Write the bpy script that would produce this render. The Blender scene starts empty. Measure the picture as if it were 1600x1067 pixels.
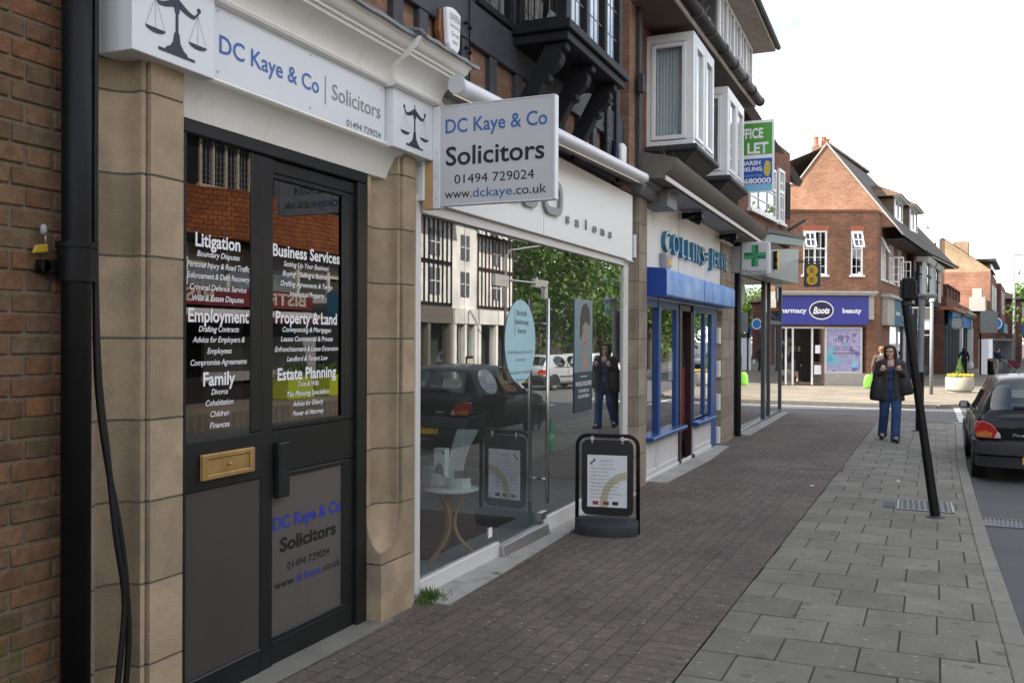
import bpy, bmesh, math, random
from math import radians, sin, cos, pi, sqrt, atan2
from mathutils import Vector, Matrix, noise
R = random.Random(7)
SC = bpy.context.scene
COL = SC.collection

# ------------------------------------------------------------------ camera
F_PX, VPX, VPY = 1420.0, 1415.0, 528.0
yaw = math.atan((VPX - 800) / F_PX); pitch = math.atan((VPY - 533.5) / F_PX); roll = radians(0.25)
fw = Vector((-sin(yaw) * cos(pitch), cos(yaw) * cos(pitch), sin(pitch)))
rt0 = Vector((cos(yaw), sin(yaw), 0)); up0 = rt0.cross(fw)
rt = cos(roll) * rt0 + sin(roll) * up0; up = -sin(roll) * rt0 + cos(roll) * up0
cam = bpy.data.objects.new('camera', bpy.data.cameras.new('camera'))
COL.objects.link(cam)
m4 = Matrix((rt, up, -fw)).transposed().to_4x4(); m4.translation = Vector((2.81, 0, 1.6))
cam.matrix_world = m4
cam.data.sensor_width = 36.0; cam.data.lens = 36.0 * F_PX / 1600.0
cam.data.clip_start = 0.05; cam.data.clip_end = 2000
SC.camera = cam

# ------------------------------------------------------------------ sky, sun, exposure
SUN_DIR = Vector((0.906, 0.423, 0)); SUN_EL = radians(43)
w = bpy.data.worlds.new('World'); SC.world = w; w.use_nodes = True
nt = w.node_tree; nt.nodes.clear()
wo = nt.nodes.new('ShaderNodeOutputWorld'); bg = nt.nodes.new('ShaderNodeBackground')
sky = nt.nodes.new('ShaderNodeTexSky'); sky.sky_type = 'NISHITA'; sky.sun_disc = False
sky.sun_elevation = SUN_EL
sky.sun_rotation = atan2(-SUN_DIR.x, -SUN_DIR.y)
sky.air_density = 1.0; sky.dust_density = 1.6; sky.ozone_density = 1.0
tc = nt.nodes.new('ShaderNodeTexCoord'); mp = nt.nodes.new('ShaderNodeMapping')
mp.inputs['Scale'].default_value = (1, 1, 2.6); mp.inputs['Location'].default_value = (4.37, 12.1, 0.4)
nz = nt.nodes.new('ShaderNodeTexNoise'); nz.inputs['Scale'].default_value = 2.1; nz.inputs['Detail'].default_value = 7; nz.inputs['Roughness'].default_value = 0.55
rp = nt.nodes.new('ShaderNodeValToRGB'); rp.color_ramp.elements[0].position = 0.36; rp.color_ramp.elements[1].position = 0.60
mx = nt.nodes.new('ShaderNodeMix'); mx.data_type = 'RGBA'
mx.inputs[7].default_value = (8.6, 8.8, 9.1, 1)
nt.links.new(tc.outputs['Generated'], mp.inputs['Vector']); nt.links.new(mp.outputs[0], nz.inputs['Vector'])
nt.links.new(nz.outputs[0], rp.inputs[0]); nt.links.new(rp.outputs[0], mx.inputs[0])
sx_ = nt.nodes.new('ShaderNodeSeparateXYZ'); nt.links.new(tc.outputs['Generated'], sx_.inputs[0])
hz_ = nt.nodes.new('ShaderNodeMapRange'); hz_.inputs['From Min'].default_value = 0.31; hz_.inputs['From Max'].default_value = 0.20; nt.links.new(sx_.outputs['Z'], hz_.inputs[0])
cv_ = nt.nodes.new('ShaderNodeMath'); cv_.operation = 'MAXIMUM'; nt.links.new(rp.outputs[0], cv_.inputs[0]); nt.links.new(hz_.outputs[0], cv_.inputs[1]); nt.links.new(cv_.outputs[0], mx.inputs[0])   # cloud banks down to the horizon
nt.links.new(sky.outputs[0], mx.inputs[6]); nt.links.new(mx.outputs[2], bg.inputs[0])
bg.inputs[1].default_value = 0.09
nt.links.new(bg.outputs[0], wo.inputs[0])
sun = bpy.data.objects.new('sun', bpy.data.lights.new('sun', 'SUN')); COL.objects.link(sun)
sun.data.energy = 3.6; sun.data.angle = radians(0.55); sun.data.color = (1.0, 0.94, 0.84)
sd = Vector((SUN_DIR.x * cos(SUN_EL), SUN_DIR.y * cos(SUN_EL), -sin(SUN_EL)))
sun.rotation_euler = sd.to_track_quat('-Z', 'Y').to_euler()
SC.view_settings.view_transform = 'Standard'; SC.view_settings.look = 'None'
SC.view_settings.exposure = 1.68; SC.view_settings.gamma = 1.0
SC.cycles.max_bounces = 8; SC.cycles.glossy_bounces = 5; SC.cycles.transparent_max_bounces = 12
SC.cycles.caustics_reflective = False; SC.cycles.caustics_refractive = False
SC.cycles.use_denoising = True

# ------------------------------------------------------------------ ground heights
def gz(y): return -0.004 - 0.009 * y

# ------------------------------------------------------------------ materials
MATS = {}
def nodes(name):
    m = bpy.data.materials.new(name); m.use_nodes = True
    t = m.node_tree; b = t.nodes['Principled BSDF']
    MATS[name] = m
    return m, t, b
def L(t, a, b): t.links.new(a, b)
def N(t, k, **kw):
    n = t.nodes.new('ShaderNode' + k)
    for a, v in kw.items():
        if a in ('operation', 'data_type', 'blend_type', 'feature', 'noise_dimensions'): setattr(n, a, v)
        else: n.inputs[a].default_value = v
    return n
def rgb(c): return (c[0], c[1], c[2], 1)
def plain(name, col, rough=0.6, var=0.12, scale=6.0, bump=0.0, bscale=60.0, metal=0.0, spec=0.5, coat=0.0, streak=False, island=0.0, dirt=None, specks=()):
    """principled with two scales of tonal variation, optional bump, vertical streaks, per-island tone, dirt tone"""
    m, t, b = nodes(name)
    g = N(t, 'NewGeometry')
    src = g.outputs['Position']
    if streak:
        mp = N(t, 'Mapping'); mp.inputs['Scale'].default_value = (1, 1, 0.12); L(t, src, mp.inputs[0]); src2 = mp.outputs[0]
    else: src2 = src
    n1 = N(t, 'TexNoise', Scale=scale, Detail=6.0, Roughness=0.6); L(t, src2, n1.inputs['Vector'])
    mr = N(t, 'MapRange'); mr.inputs['From Min'].default_value = 0.25; mr.inputs['From Max'].default_value = 0.75
    mr.inputs['To Min'].default_value = 1 - var; mr.inputs['To Max'].default_value = 1 + var
    L(t, n1.outputs[0], mr.inputs[0])
    val = mr.outputs[0]
    if island:
        mi = N(t, 'MapRange'); mi.inputs['To Min'].default_value = 1 - island; mi.inputs['To Max'].default_value = 1 + island
        L(t, g.outputs['Random Per Island'], mi.inputs[0])
        mu = N(t, 'Math', operation='MULTIPLY'); L(t, val, mu.inputs[0]); L(t, mi.outputs[0], mu.inputs[1]); val = mu.outputs[0]
    vm = N(t, 'VectorMath', operation='SCALE'); vm.inputs[0].default_value = col; L(t, val, vm.inputs['Scale'])
    out = vm.outputs[0]
    if dirt:
        n3 = N(t, 'TexNoise', Scale=dirt[1], Detail=8.0, Roughness=0.7); L(t, src2, n3.inputs['Vector'])
        r3 = N(t, 'MapRange'); r3.inputs['From Min'].default_value = dirt[2]; r3.inputs['From Max'].default_value = dirt[2] + 0.22; r3.inputs['To Max'].default_value = dirt[3]
        L(t, n3.outputs[0], r3.inputs[0])
        mx = N(t, 'Mix', data_type='RGBA'); L(t, r3.outputs[0], mx.inputs[0]); L(t, out, mx.inputs[6]); mx.inputs[7].default_value = rgb(dirt[0]); out = mx.outputs[2]
    for sc_, sr_, scol in specks:   # scattered gum spots, chips and flecks
        vo = N(t, 'TexVoronoi', Scale=sc_); L(t, src, vo.inputs['Vector'])
        ra = N(t, 'Math', operation='MULTIPLY'); L(t, vo.outputs['Color'], ra.inputs[0]); ra.inputs[1].default_value = sr_
        lt = N(t, 'Math', operation='LESS_THAN'); L(t, vo.outputs['Distance'], lt.inputs[0]); L(t, ra.outputs[0], lt.inputs[1])
        fa_ = N(t, 'Math', operation='MULTIPLY'); L(t, lt.outputs[0], fa_.inputs[0]); fa_.inputs[1].default_value = 0.65
        mx = N(t, 'Mix', data_type='RGBA'); L(t, fa_.outputs[0], mx.inputs[0]); L(t, out, mx.inputs[6]); mx.inputs[7].default_value = rgb(scol); out = mx.outputs[2]
    L(t, out, b.inputs['Base Color'])
    b.inputs['Roughness'].default_value = rough; b.inputs['Metallic'].default_value = metal
    b.inputs['Specular IOR Level'].default_value = spec
    if coat: b.inputs['Coat Weight'].default_value = coat; b.inputs['Coat Roughness'].default_value = 0.03
    if bump:
        nb = N(t, 'TexNoise', Scale=bscale, Detail=5.0); L(t, src, nb.inputs['Vector'])
        bp = N(t, 'Bump', Strength=bump, Distance=0.01); L(t, nb.outputs[0], bp.inputs['Height']); L(t, bp.outputs[0], b.inputs['Normal'])
    return m
def brick(name, c1, c2, mortar, u=(0, 1, 0), v=(0, 0, 1), bw=0.225, bh=0.075, mo=0.010, rough=0.85, offset=0.5, var=0.25, bump=0.5, dirt=None, specks=()):
    """running bond on a plane spanned by the world directions u, v"""
    m, t, b = nodes(name)
    g = N(t, 'NewGeometry')
    du = N(t, 'VectorMath', operation='DOT_PRODUCT'); du.inputs[1].default_value = u; L(t, g.outputs['Position'], du.inputs[0])
    dv = N(t, 'VectorMath', operation='DOT_PRODUCT'); dv.inputs[1].default_value = v; L(t, g.outputs['Position'], dv.inputs[0])
    # slightly wavering joints
    nw = N(t, 'TexNoise', Scale=9.0, Detail=2.0); L(t, g.outputs['Position'], nw.inputs['Vector'])
    wa = N(t, 'MapRange'); wa.inputs['To Min'].default_value = -0.004; wa.inputs['To Max'].default_value = 0.004; L(t, nw.outputs[0], wa.inputs[0])
    a1 = N(t, 'Math', operation='ADD'); L(t, du.outputs['Value'], a1.inputs[0]); L(t, wa.outputs[0], a1.inputs[1])
    a2 = N(t, 'Math', operation='ADD'); L(t, dv.outputs['Value'], a2.inputs[0]); L(t, wa.outputs[0], a2.inputs[1])
    cb = N(t, 'CombineXYZ'); L(t, a1.outputs[0], cb.inputs[0]); L(t, a2.outputs[0], cb.inputs[1])
    bt = t.nodes.new('ShaderNodeTexBrick'); bt.offset = offset
    bt.inputs['Scale'].default_value = 1.0; bt.inputs['Brick Width'].default_value = bw; bt.inputs['Row Height'].default_value = bh
    bt.inputs['Mortar Size'].default_value = mo * 0.5; bt.inputs['Mortar Smooth'].default_value = 0.25; bt.inputs['Bias'].default_value = -0.1
    bt.inputs['Color1'].default_value = rgb(c1); bt.inputs['Color2'].default_value = rgb(c2); bt.inputs['Mortar'].default_value = rgb(mortar)
    L(t, cb.outputs[0], bt.inputs['Vector'])
    n1 = N(t, 'TexNoise', Scale=14.0, Detail=7.0, Roughness=0.65); L(t, g.outputs['Position'], n1.inputs['Vector'])
    mr = N(t, 'MapRange'); mr.inputs['From Min'].default_value = 0.25; mr.inputs['From Max'].default_value = 0.75; mr.inputs['To Min'].default_value = 1 - var; mr.inputs['To Max'].default_value = 1 + var
    L(t, n1.outputs[0], mr.inputs[0])
    n2 = N(t, 'TexNoise', Scale=0.9, Detail=4.0); L(t, g.outputs['Position'], n2.inputs['Vector'])
    m2 = N(t, 'MapRange'); m2.inputs['From Min'].default_value = 0.3; m2.inputs['From Max'].default_value = 0.7; m2.inputs['To Min'].default_value = 0.76; m2.inputs['To Max'].default_value = 1.2; L(t, n2.outputs[0], m2.inputs[0])
    mu = N(t, 'Math', operation='MULTIPLY'); L(t, mr.outputs[0], mu.inputs[0]); L(t, m2.outputs[0], mu.inputs[1])
    vs = N(t, 'VectorMath', operation='SCALE'); L(t, bt.outputs['Color'], vs.inputs[0]); L(t, mu.outputs[0], vs.inputs['Scale'])
    out = vs.outputs[0]
    if dirt:
        n3 = N(t, 'TexNoise', Scale=dirt[1], Detail=8.0, Roughness=0.7); L(t, g.outputs['Position'], n3.inputs['Vector'])
        r3 = N(t, 'MapRange'); r3.inputs['From Min'].default_value = dirt[2]; r3.inputs['From Max'].default_value = dirt[2] + 0.12; r3.inputs['To Max'].default_value = dirt[3]; L(t, n3.outputs[0], r3.inputs[0])
        mx = N(t, 'Mix', data_type='RGBA'); L(t, r3.outputs[0], mx.inputs[0]); L(t, out, mx.inputs[6]); mx.inputs[7].default_value = rgb(dirt[0]); out = mx.outputs[2]
    for sc_, sr_, scol in specks:
        vo = N(t, 'TexVoronoi', Scale=sc_); L(t, g.outputs['Position'], vo.inputs['Vector'])
        ra = N(t, 'Math', operation='MULTIPLY'); L(t, vo.outputs['Color'], ra.inputs[0]); ra.inputs[1].default_value = sr_
        lt = N(t, 'Math', operation='LESS_THAN'); L(t, vo.outputs['Distance'], lt.inputs[0]); L(t, ra.outputs[0], lt.inputs[1])
        fa_ = N(t, 'Math', operation='MULTIPLY'); L(t, lt.outputs[0], fa_.inputs[0]); fa_.inputs[1].default_value = 0.6
        mx = N(t, 'Mix', data_type='RGBA'); L(t, fa_.outputs[0], mx.inputs[0]); L(t, out, mx.inputs[6]); mx.inputs[7].default_value = rgb(scol); out = mx.outputs[2]
    L(t, out, b.inputs['Base Color']); b.inputs['Roughness'].default_value = rough; b.inputs['Specular IOR Level'].default_value = 0.25
    nb = N(t, 'TexNoise', Scale=90.0, Detail=4.0); L(t, g.outputs['Position'], nb.inputs['Vector'])
    hm = N(t, 'Math', operation='MULTIPLY_ADD'); L(t, bt.outputs['Fac'], hm.inputs[0]); hm.inputs[1].default_value = -1.0
    hn = N(t, 'Math', operation='MULTIPLY'); L(t, nb.outputs[0], hn.inputs[0]); hn.inputs[1].default_value = 0.35; L(t, hn.outputs[0], hm.inputs[2])
    bp = N(t, 'Bump', Strength=bump, Distance=0.006); L(t, hm.outputs[0], bp.inputs['Height']); L(t, bp.outputs[0], b.inputs['Normal'])
    return m
def glass(name, tint=(0.86, 0.9, 0.89), boost=1.0, ior=1.5, wob=0.0):
    """thin pane: both faces of the pane reflect, the rest passes straight through"""
    m, t, b = nodes(name); t.nodes.remove(b)
    o = t.nodes['Material Output']
    fr = N(t, 'Fresnel'); gb = N(t, 'NewGeometry')
    ii = N(t, 'MapRange'); ii.inputs['To Min'].default_value = ior; ii.inputs['To Max'].default_value = 1.0 / ior   # same reflection from either side of the thin pane
    L(t, gb.outputs['Backfacing'], ii.inputs[0]); L(t, ii.outputs[0], fr.inputs['IOR'])
    a = N(t, 'Math', operation='MULTIPLY'); L(t, fr.outputs[0], a.inputs[0]); a.inputs[1].default_value = 2.0 * boost
    c = N(t, 'Math', operation='ADD'); L(t, fr.outputs[0], c.inputs[0]); c.inputs[1].default_value = 1.0
    d = N(t, 'Math', operation='DIVIDE'); L(t, a.outputs[0], d.inputs[0]); L(t, c.outputs[0], d.inputs[1]); d.use_clamp = True
    gl = N(t, 'BsdfGlossy', Roughness=0.0); gl.inputs['Color'].default_value = (1, 1, 1, 1)
    tr = N(t, 'BsdfTransparent'); tr.inputs['Color'].default_value = rgb(tint)
    if wob:
        g = N(t, 'NewGeometry'); nb = N(t, 'TexNoise', Scale=1.3, Detail=1.0); L(t, g.outputs['Position'], nb.inputs['Vector'])
        bp = N(t, 'Bump', Strength=wob, Distance=0.05); L(t, nb.outputs[0], bp.inputs['Height']); L(t, bp.outputs[0], gl.inputs['Normal'])
    mx = N(t, 'MixShader'); L(t, d.outputs[0], mx.inputs[0]); L(t, tr.outputs[0], mx.inputs[1]); L(t, gl.outputs[0], mx.inputs[2])
    L(t, mx.outputs[0], o.inputs[0])
    return m
def emis(name, col, s):
    m, t, b = nodes(name)
    b.inputs['Base Color'].default_value = rgb(col); b.inputs['Emission Color'].default_value = rgb(col); b.inputs['Emission Strength'].default_value = s
    return m
def foliage(name, c1, c2):
    m, t, b = nodes(name)
    g = N(t, 'NewGeometry'); mx = N(t, 'Mix', data_type='RGBA'); L(t, g.outputs['Random Per Island'], mx.inputs[0])
    mx.inputs[6].default_value = rgb(c1); mx.inputs[7].default_value = rgb(c2); L(t, mx.outputs[2], b.inputs['Base Color'])
    b.inputs['Roughness'].default_value = 0.6
    tl = N(t, 'BsdfTranslucent'); L(t, mx.outputs[2], tl.inputs[0]); ms = N(t, 'MixShader'); ms.inputs[0].default_value = 0.35
    L(t, b.outputs[0], ms.inputs[1]); L(t, tl.outputs[0], ms.inputs[2]); L(t, ms.outputs[0], t.nodes['Material Output'].inputs[0])
    return m

# ------------------------------------------------------------------ mesh builder
class MB:
    def __init__(s): s.v = []; s.f = []
    def quad(s, *p):
        i = len(s.v); s.v += [tuple(q) for q in p]; s.f.append(tuple(range(i, i + len(p)))); return s
    def box(s, x0, x1, y0, y1, z0, z1):
        i = len(s.v)
        s.v += [(x0, y0, z0), (x1, y0, z0), (x1, y1, z0), (x0, y1, z0), (x0, y0, z1), (x1, y0, z1), (x1, y1, z1), (x0, y1, z1)]
        s.f += [tuple(i + k for k in q) for q in ((0, 3, 2, 1), (4, 5, 6, 7), (0, 1, 5, 4), (1, 2, 6, 5), (2, 3, 7, 6), (3, 0, 4, 7))]; return s
    def hexa(s, p):  # 8 points: bottom ring 4, top ring 4
        i = len(s.v); s.v += [tuple(q) for q in p]
        s.f += [tuple(i + k for k in q) for q in ((0, 3, 2, 1), (4, 5, 6, 7), (0, 1, 5, 4), (1, 2, 6, 5), (2, 3, 7, 6), (3, 0, 4, 7))]; return s
    def prism(s, pts, d):
        """closed polygon (3D points) pushed along vector d"""
        n = len(pts); i = len(s.v); d = Vector(d)
        s.v += [tuple(p) for p in pts] + [tuple(Vector(p) + d) for p in pts]
        s.f.append(tuple(range(i, i + n))[::-1]); s.f.append(tuple(range(i + n, i + 2 * n)))
        for k in range(n): k2 = (k + 1) % n; s.f.append((i + k, i + k2, i + n + k2, i + n + k))
        return s
    def loft(s, rings, cap=True, closed=True):
        n = len(rings[0]); i = len(s.v)
        for r in rings: s.v += [tuple(p) for p in r]
        for a in range(len(rings) - 1):
            for k in range(n if closed else n - 1):
                k2 = (k + 1) % n
                s.f.append((i + a * n + k, i + a * n + k2, i + (a + 1) * n + k2, i + (a + 1) * n + k))
        if cap: s.f.append(tuple(range(i, i + n))[::-1]); s.f.append(tuple(range(i + (len(rings) - 1) * n, i + len(rings) * n)))
        return s
    def tube(s, path, r, n=10, cap=True):
        path = [Vector(p) for p in path]; rs = r if isinstance(r, (list, tuple)) else [r] * len(path)
        rings = []; ref = None
        for k, p in enumerate(path):
            d = (path[min(k + 1, len(path) - 1)] - path[max(k - 1, 0)]).normalized()
            if ref is None: ref = Vector((0, 0, 1)) if abs(d.z) < 0.9 else Vector((1, 0, 0))
            a = (ref - d * ref.dot(d)).normalized(); ref = a; bb = d.cross(a)
            rings.append([p + (a * cos(2 * pi * j / n) + bb * sin(2 * pi * j / n)) * rs[k] for j in range(n)])
        return s.loft(rings, cap)
    def cyl(s, p, q, r, n=16): return s.tube([p, q], r, n)
    def lathe(s, prof, c, n=24):
        """prof: (radius, z) list about a vertical axis through c"""
        return s.loft([[(c[0] + r * cos(2 * pi * j / n), c[1] + r * sin(2 * pi * j / n), c[2] + z) for j in range(n)] for r, z in prof])
    def ell(s, c, r, n=10, rot=None):
        rings = []
        for a in range(1, n):
            th = pi * a / n; ring = []
            for j in range(n * 2):
                ph = pi * j / n; p = Vector((r[0] * sin(th) * cos(ph), r[1] * sin(th) * sin(ph), -r[2] * cos(th)))
                if rot: p = rot @ p
                ring.append(p + Vector(c))
            rings.append(ring)
        return s.loft(rings)
    def cap(s, p, q, r1, r2, n=12):
        """tapered limb with round ends"""
        p = Vector(p); q = Vector(q); d = q - p; l = d.length
        if l < 1e-6: return s.ell(p, (r1, r1, r1))
        d /= l
        pts = []; rr = []
        for a in (-80, -55, -30, 0): pts.append(p + d * r1 * sin(radians(a))); rr.append(max(r1 * cos(radians(a)), .001))
        for a in (0, 30, 55, 80): pts.append(q + d * r2 * sin(radians(a))); rr.append(max(r2 * cos(radians(a)), .001))
        return s.tube(pts, rr, n)
    def xf(s, M):
        s.v = [tuple(M @ Vector(p)) for p in s.v]; return s
    def each(s, name, mat, parent=None, **k):
        """one object per separate piece"""
        par = list(range(len(s.v)))
        def fnd(i):
            while par[i] != i: par[i] = par[par[i]]; i = par[i]
            return i
        for f in s.f:
            for i in f[1:]: par[fnd(i)] = fnd(f[0])
        gr = {}
        for f in s.f: gr.setdefault(fnd(f[0]), []).append(f)
        out = []
        for fs in gr.values():
            m = MB(); ix = {}
            for f in fs:
                for i in f:
                    if i not in ix: ix[i] = len(m.v); m.v.append(s.v[i])
                m.f.append(tuple(ix[i] for i in f))
            out.append(m.build(name, mat, parent, **k))
        return out
    def build(s, name, mat, parent=None, smooth=False, bevel=0.0, local=False, seg=1, autos=None):
        me = bpy.data.meshes.new(name)
        o = bpy.data.objects.new(name, me); COL.objects.link(o)
        v = s.v
        if parent is not None:
            o.parent = parent
            if not local:
                org = worldloc(parent); v = [(p[0] - org.x, p[1] - org.y, p[2] - org.z) for p in v]
        me.from_pydata(v, [], s.f); me.materials.append(mat if not isinstance(mat, str) else MATS[mat])
        bm = bmesh.new(); bm.from_mesh(me); bmesh.ops.recalc_face_normals(bm, faces=bm.faces); bm.to_mesh(me); bm.free()
        if smooth: me.polygons.foreach_set('use_smooth', [True] * len(me.polygons))
        if bevel:
            b = o.modifiers.new('bevel', 'BEVEL'); b.width = bevel; b.segments = seg; b.limit_method = 'ANGLE'; b.angle_limit = radians(40)
        if autos:
            me.polygons.foreach_set('use_smooth', [True] * len(me.polygons)); sharp(me, autos)
        return o
def sharp(me, deg):
    bm = bmesh.new(); bm.from_mesh(me)
    for e in bm.edges:
        if len(e.link_faces) == 2 and e.calc_face_angle(0) > radians(deg): e.smooth = False
    bm.to_mesh(me); bm.free()
def worldloc(o):
    p = Vector(o.location)
    while o.parent: o = o.parent; p = p + Vector(o.location)
    return p
def thing(name, label, cat, loc=(0, 0, 0), group=None, rz=0.0):
    o = bpy.data.objects.new(name, None); o.empty_display_size = 0.2; COL.objects.link(o)
    o.location = loc; o.rotation_euler = (0, 0, rz); o['label'] = label; o['category'] = cat
    if group: o['group'] = group
    return o
def tag(o, label, cat, group=None):
    o['label'] = label; o['category'] = cat
    if group: o['group'] = group
    return o
def structure(o, kind='structure'): o['kind'] = kind; return o
def B(x0, x1, y0, y1, z0, z1): return MB().box(x0, x1, y0, y1, z0, z1)

# ------------------------------------------------------------------ lettering
def lettering(s, mat, parent, c, width=None, cap=None, u=(0, 1, 0), v=(0, 0, 1), bold=0.0, shear=0.0, depth=0.0, lift=0.002, name='lettering', align='C', space=1.0, local=False, tilt=0.0):
    """text mesh centred on point c (cap-height middle) on the plane u, v"""
    cu = bpy.data.curves.new('t', 'FONT'); cu.body = s; cu.size = 1.0; cu.offset = bold; cu.shear = shear; cu.space_character = space
    cu.resolution_u = 3
    if depth: cu.extrude = 0.5
    ob = bpy.data.objects.new('t', cu); COL.objects.link(ob)
    dg = bpy.context.evaluated_depsgraph_get(); me = bpy.data.meshes.new_from_object(ob.evaluated_get(dg))
    bpy.data.objects.remove(ob); bpy.data.curves.remove(cu)
    xs = [p.co.x for p in me.vertices]
    if not xs: return None
    x0, x1 = min(xs), max(xs)
    CAP = 0.70
    if width and cap: sx = width / (x1 - x0); sy = cap / CAP
    elif width: sx = sy = width / (x1 - x0)
    else: sx = sy = cap / CAP
    xm = {'C': (x0 + x1) / 2, 'L': x0, 'R': x1}[align]
    u = Vector(u).normalized(); v = Vector(v).normalized(); n = u.cross(v)
    org = worldloc(parent) if (parent and not local) else Vector()
    c = Vector(c)
    for p in me.vertices:
        a = (p.co.x - xm) * sx; b = (p.co.y - CAP / 2) * sy
        z = lift + (p.co.z + 0.5 if depth else 0) * depth
        p.co = c + u * a + v * b + n * z - org
    me.name = name
    o = bpy.data.objects.new(name, me); COL.objects.link(o); o.parent = parent
    me.materials.clear(); me.materials.append(MATS[mat])
    return o
# ------------------------------------------------------------------ palette
plain('stone', (0.37, 0.285, 0.195), 0.9, 0.30, 3.5, 0.5, 140, island=0.24, spec=0.15, dirt=((0.22, 0.19, 0.155), 2.6, 0.50, 0.75), specks=((26.0, .10, (.12, .10, .08)),))
plain('stone_grey', (0.30, 0.255, 0.20), 0.9, 0.24, 3.5, 0.45, 140, island=0.16, spec=0.15, dirt=((0.11, 0.10, 0.09), 4, 0.58, 0.6))
plain('stone_joint', (0.13, 0.115, 0.095), 0.9, 0.2, 20)
plain('white_paint', (0.79, 0.775, 0.73), 0.5, 0.05, 3, 0.08, 60, streak=True, dirt=((0.42, 0.38, 0.30), 7.0, 0.58, 0.4))
plain('white_sign', (0.73, 0.75, 0.785), 0.35, 0.02, 2)
plain('grey_sign', (0.56, 0.57, 0.59), 0.35, 0.03, 2)
plain('white_fascia', (0.80, 0.81, 0.80), 0.35, 0.02, 2)
plain('white_upvc', (0.78, 0.79, 0.79), 0.35, 0.04, 4, dirt=((0.5, 0.48, 0.42), 5, 0.62, 0.3))
plain('white_dirty', (0.76, 0.74, 0.69), 0.6, 0.08, 3, streak=True, dirt=((0.36, 0.33, 0.28), 5, 0.55, 0.55))
plain('frame_white', (0.66, 0.65, 0.63), 0.4, 0.05, 4, dirt=((0.4, 0.38, 0.34), 4, 0.6, 0.4))
plain('lead', (0.17, 0.175, 0.185), 0.55, 0.25, 9, 0.15, 40)
plain('soffit_dark', (0.12, 0.10, 0.08), 0.8, 0.1)  # even dark brown of the eaves soffit
plain('timber_black', (0.014, 0.0145, 0.017), 0.6, 0.3, 8, 0.25, 50, spec=0.2, dirt=((0.10, 0.10, 0.10), 7, 0.6, 0.5))
plain('timber_grey', (0.050, 0.052, 0.060), 0.55, 0.25, 7, 0.3, 60, spec=0.3)
plain('door_dark', (0.013, 0.0145, 0.015), 0.4, 0.25, 6, 0.08, 90, spec=0.3)
plain('door_panel', (0.055, 0.050, 0.046), 0.5, 0.14, 3, 0.05, 140, streak=True, dirt=((.10, .092, .085), 8, .60, .35))
plain('door_panel_light', (0.098, 0.089, 0.081), 0.5, 0.14, 3, 0.05, 140, streak=True, dirt=((.15, .14, .13), 8, .60, .3))
plain('brass', (0.50, 0.33, 0.14), 0.42, 0.2, 14, 0.05, 50, metal=0.8)
plain('iron_black', (0.005, 0.0052, 0.006), 0.5, 0.3, 9, 0.2, 40, spec=0.22)
plain('cable_black', (0.008, 0.008, 0.009), 0.45, 0.2, spec=0.3)
plain('concrete', (0.34, 0.33, 0.305), 0.9, 0.15, 7, 0.4, 80, dirt=((0.13, 0.13, 0.11), 4.5, 0.52, 0.75))
plain('steel', (0.55, 0.55, 0.54), 0.28, 0.08, 9, metal=1.0)
plain('chequer_plate', (0.36, 0.36, 0.36), 0.4, 0.3, 60, 0.6, 80, metal=0.9)
plain('ink_navy', (0.020, 0.026, 0.052), 0.4, 0.05)
plain('ink_blue', (0.045, 0.13, 0.40), 0.4, 0.05)
plain('ink_blue_dark', (0.03, 0.045, 0.36), 0.4, 0.05)
plain('ink_black', (0.012, 0.012, 0.014), 0.4, 0.05)
plain('ink_grey', (0.10, 0.11, 0.125), 0.4, 0.05)
plain('ink_midgrey', (0.22, 0.23, 0.245), 0.4, 0.05)
plain('vinyl_white', (0.86, 0.86, 0.88), 0.5, 0.02)
plain('navy_plastic', (0.015, 0.02, 0.09), 0.4, 0.1)
plain('alarm_brown', (0.20, 0.07, 0.025), 0.4, 0.15)
plain('plaster_grey', (0.35, 0.34, 0.33), 0.9, 0.08, 3)
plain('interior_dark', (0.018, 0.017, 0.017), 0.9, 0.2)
plain('interior_mid', (0.10, 0.095, 0.09), 0.9, 0.15)
plain('interior_floor', (0.33, 0.37, 0.38), 0.3, 0.08, 3)
plain('mat_brown', (0.05, 0.035, 0.028), 0.95, 0.3, 30, 0.4, 200)
plain('beech', (0.50, 0.32, 0.16), 0.45, 0.12, 9)
plain('glass_white', (0.70, 0.78, 0.76), 0.25, 0.03)
plain('tile_roof', (0.065, 0.052, 0.043), 0.85, 0.3, 6, 0.5, 25, dirt=((0.17, 0.14, 0.09), 3, 0.6, 0.5))
plain('tile_roof_brown', (0.13, 0.085, 0.055), 0.85, 0.3, 6, 0.4, 25, island=0.25)
plain('gutter', (0.030, 0.030, 0.030), 0.6, 0.25, 8, 0.1, 30)
plain('gutter_grey', (0.14, 0.125, 0.105), 0.6, 0.2, 8, 0.1, 30, dirt=((0.05, 0.05, 0.045), 8, 0.55, 0.5))
plain('soffit_flaky', (0.42, 0.40, 0.36), 0.8, 0.2, 5, dirt=((0.13, 0.12, 0.10), 9, 0.50, 0.8))
plain('letters_teal', (0.018, 0.17, 0.31), 0.4, 0.15, 8)
plain('letters_rim', (0.55, 0.74, 0.78), 0.4, 0.08)
plain('canopy_blue', (0.09, 0.25, 0.60), 0.55, 0.10, 2, dirt=((0.42, 0.53, 0.70), 1.1, 0.47, 0.85))
plain('canopy_blue_deep', (0.012, 0.055, 0.33), 0.55, 0.10, 3)
plain('frame_blue', (0.015, 0.07, 0.26), 0.4, 0.12, 6)
plain('panel_white', (0.70, 0.70, 0.69), 0.5, 0.06, 3, dirt=((0.35, 0.33, 0.29), 3, 0.62, 0.5))
plain('door_brown', (0.035, 0.012, 0.010), 0.4, 0.2, 8)
plain('pharm_grey', (0.30, 0.34, 0.34), 0.4, 0.06, 2)
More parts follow.
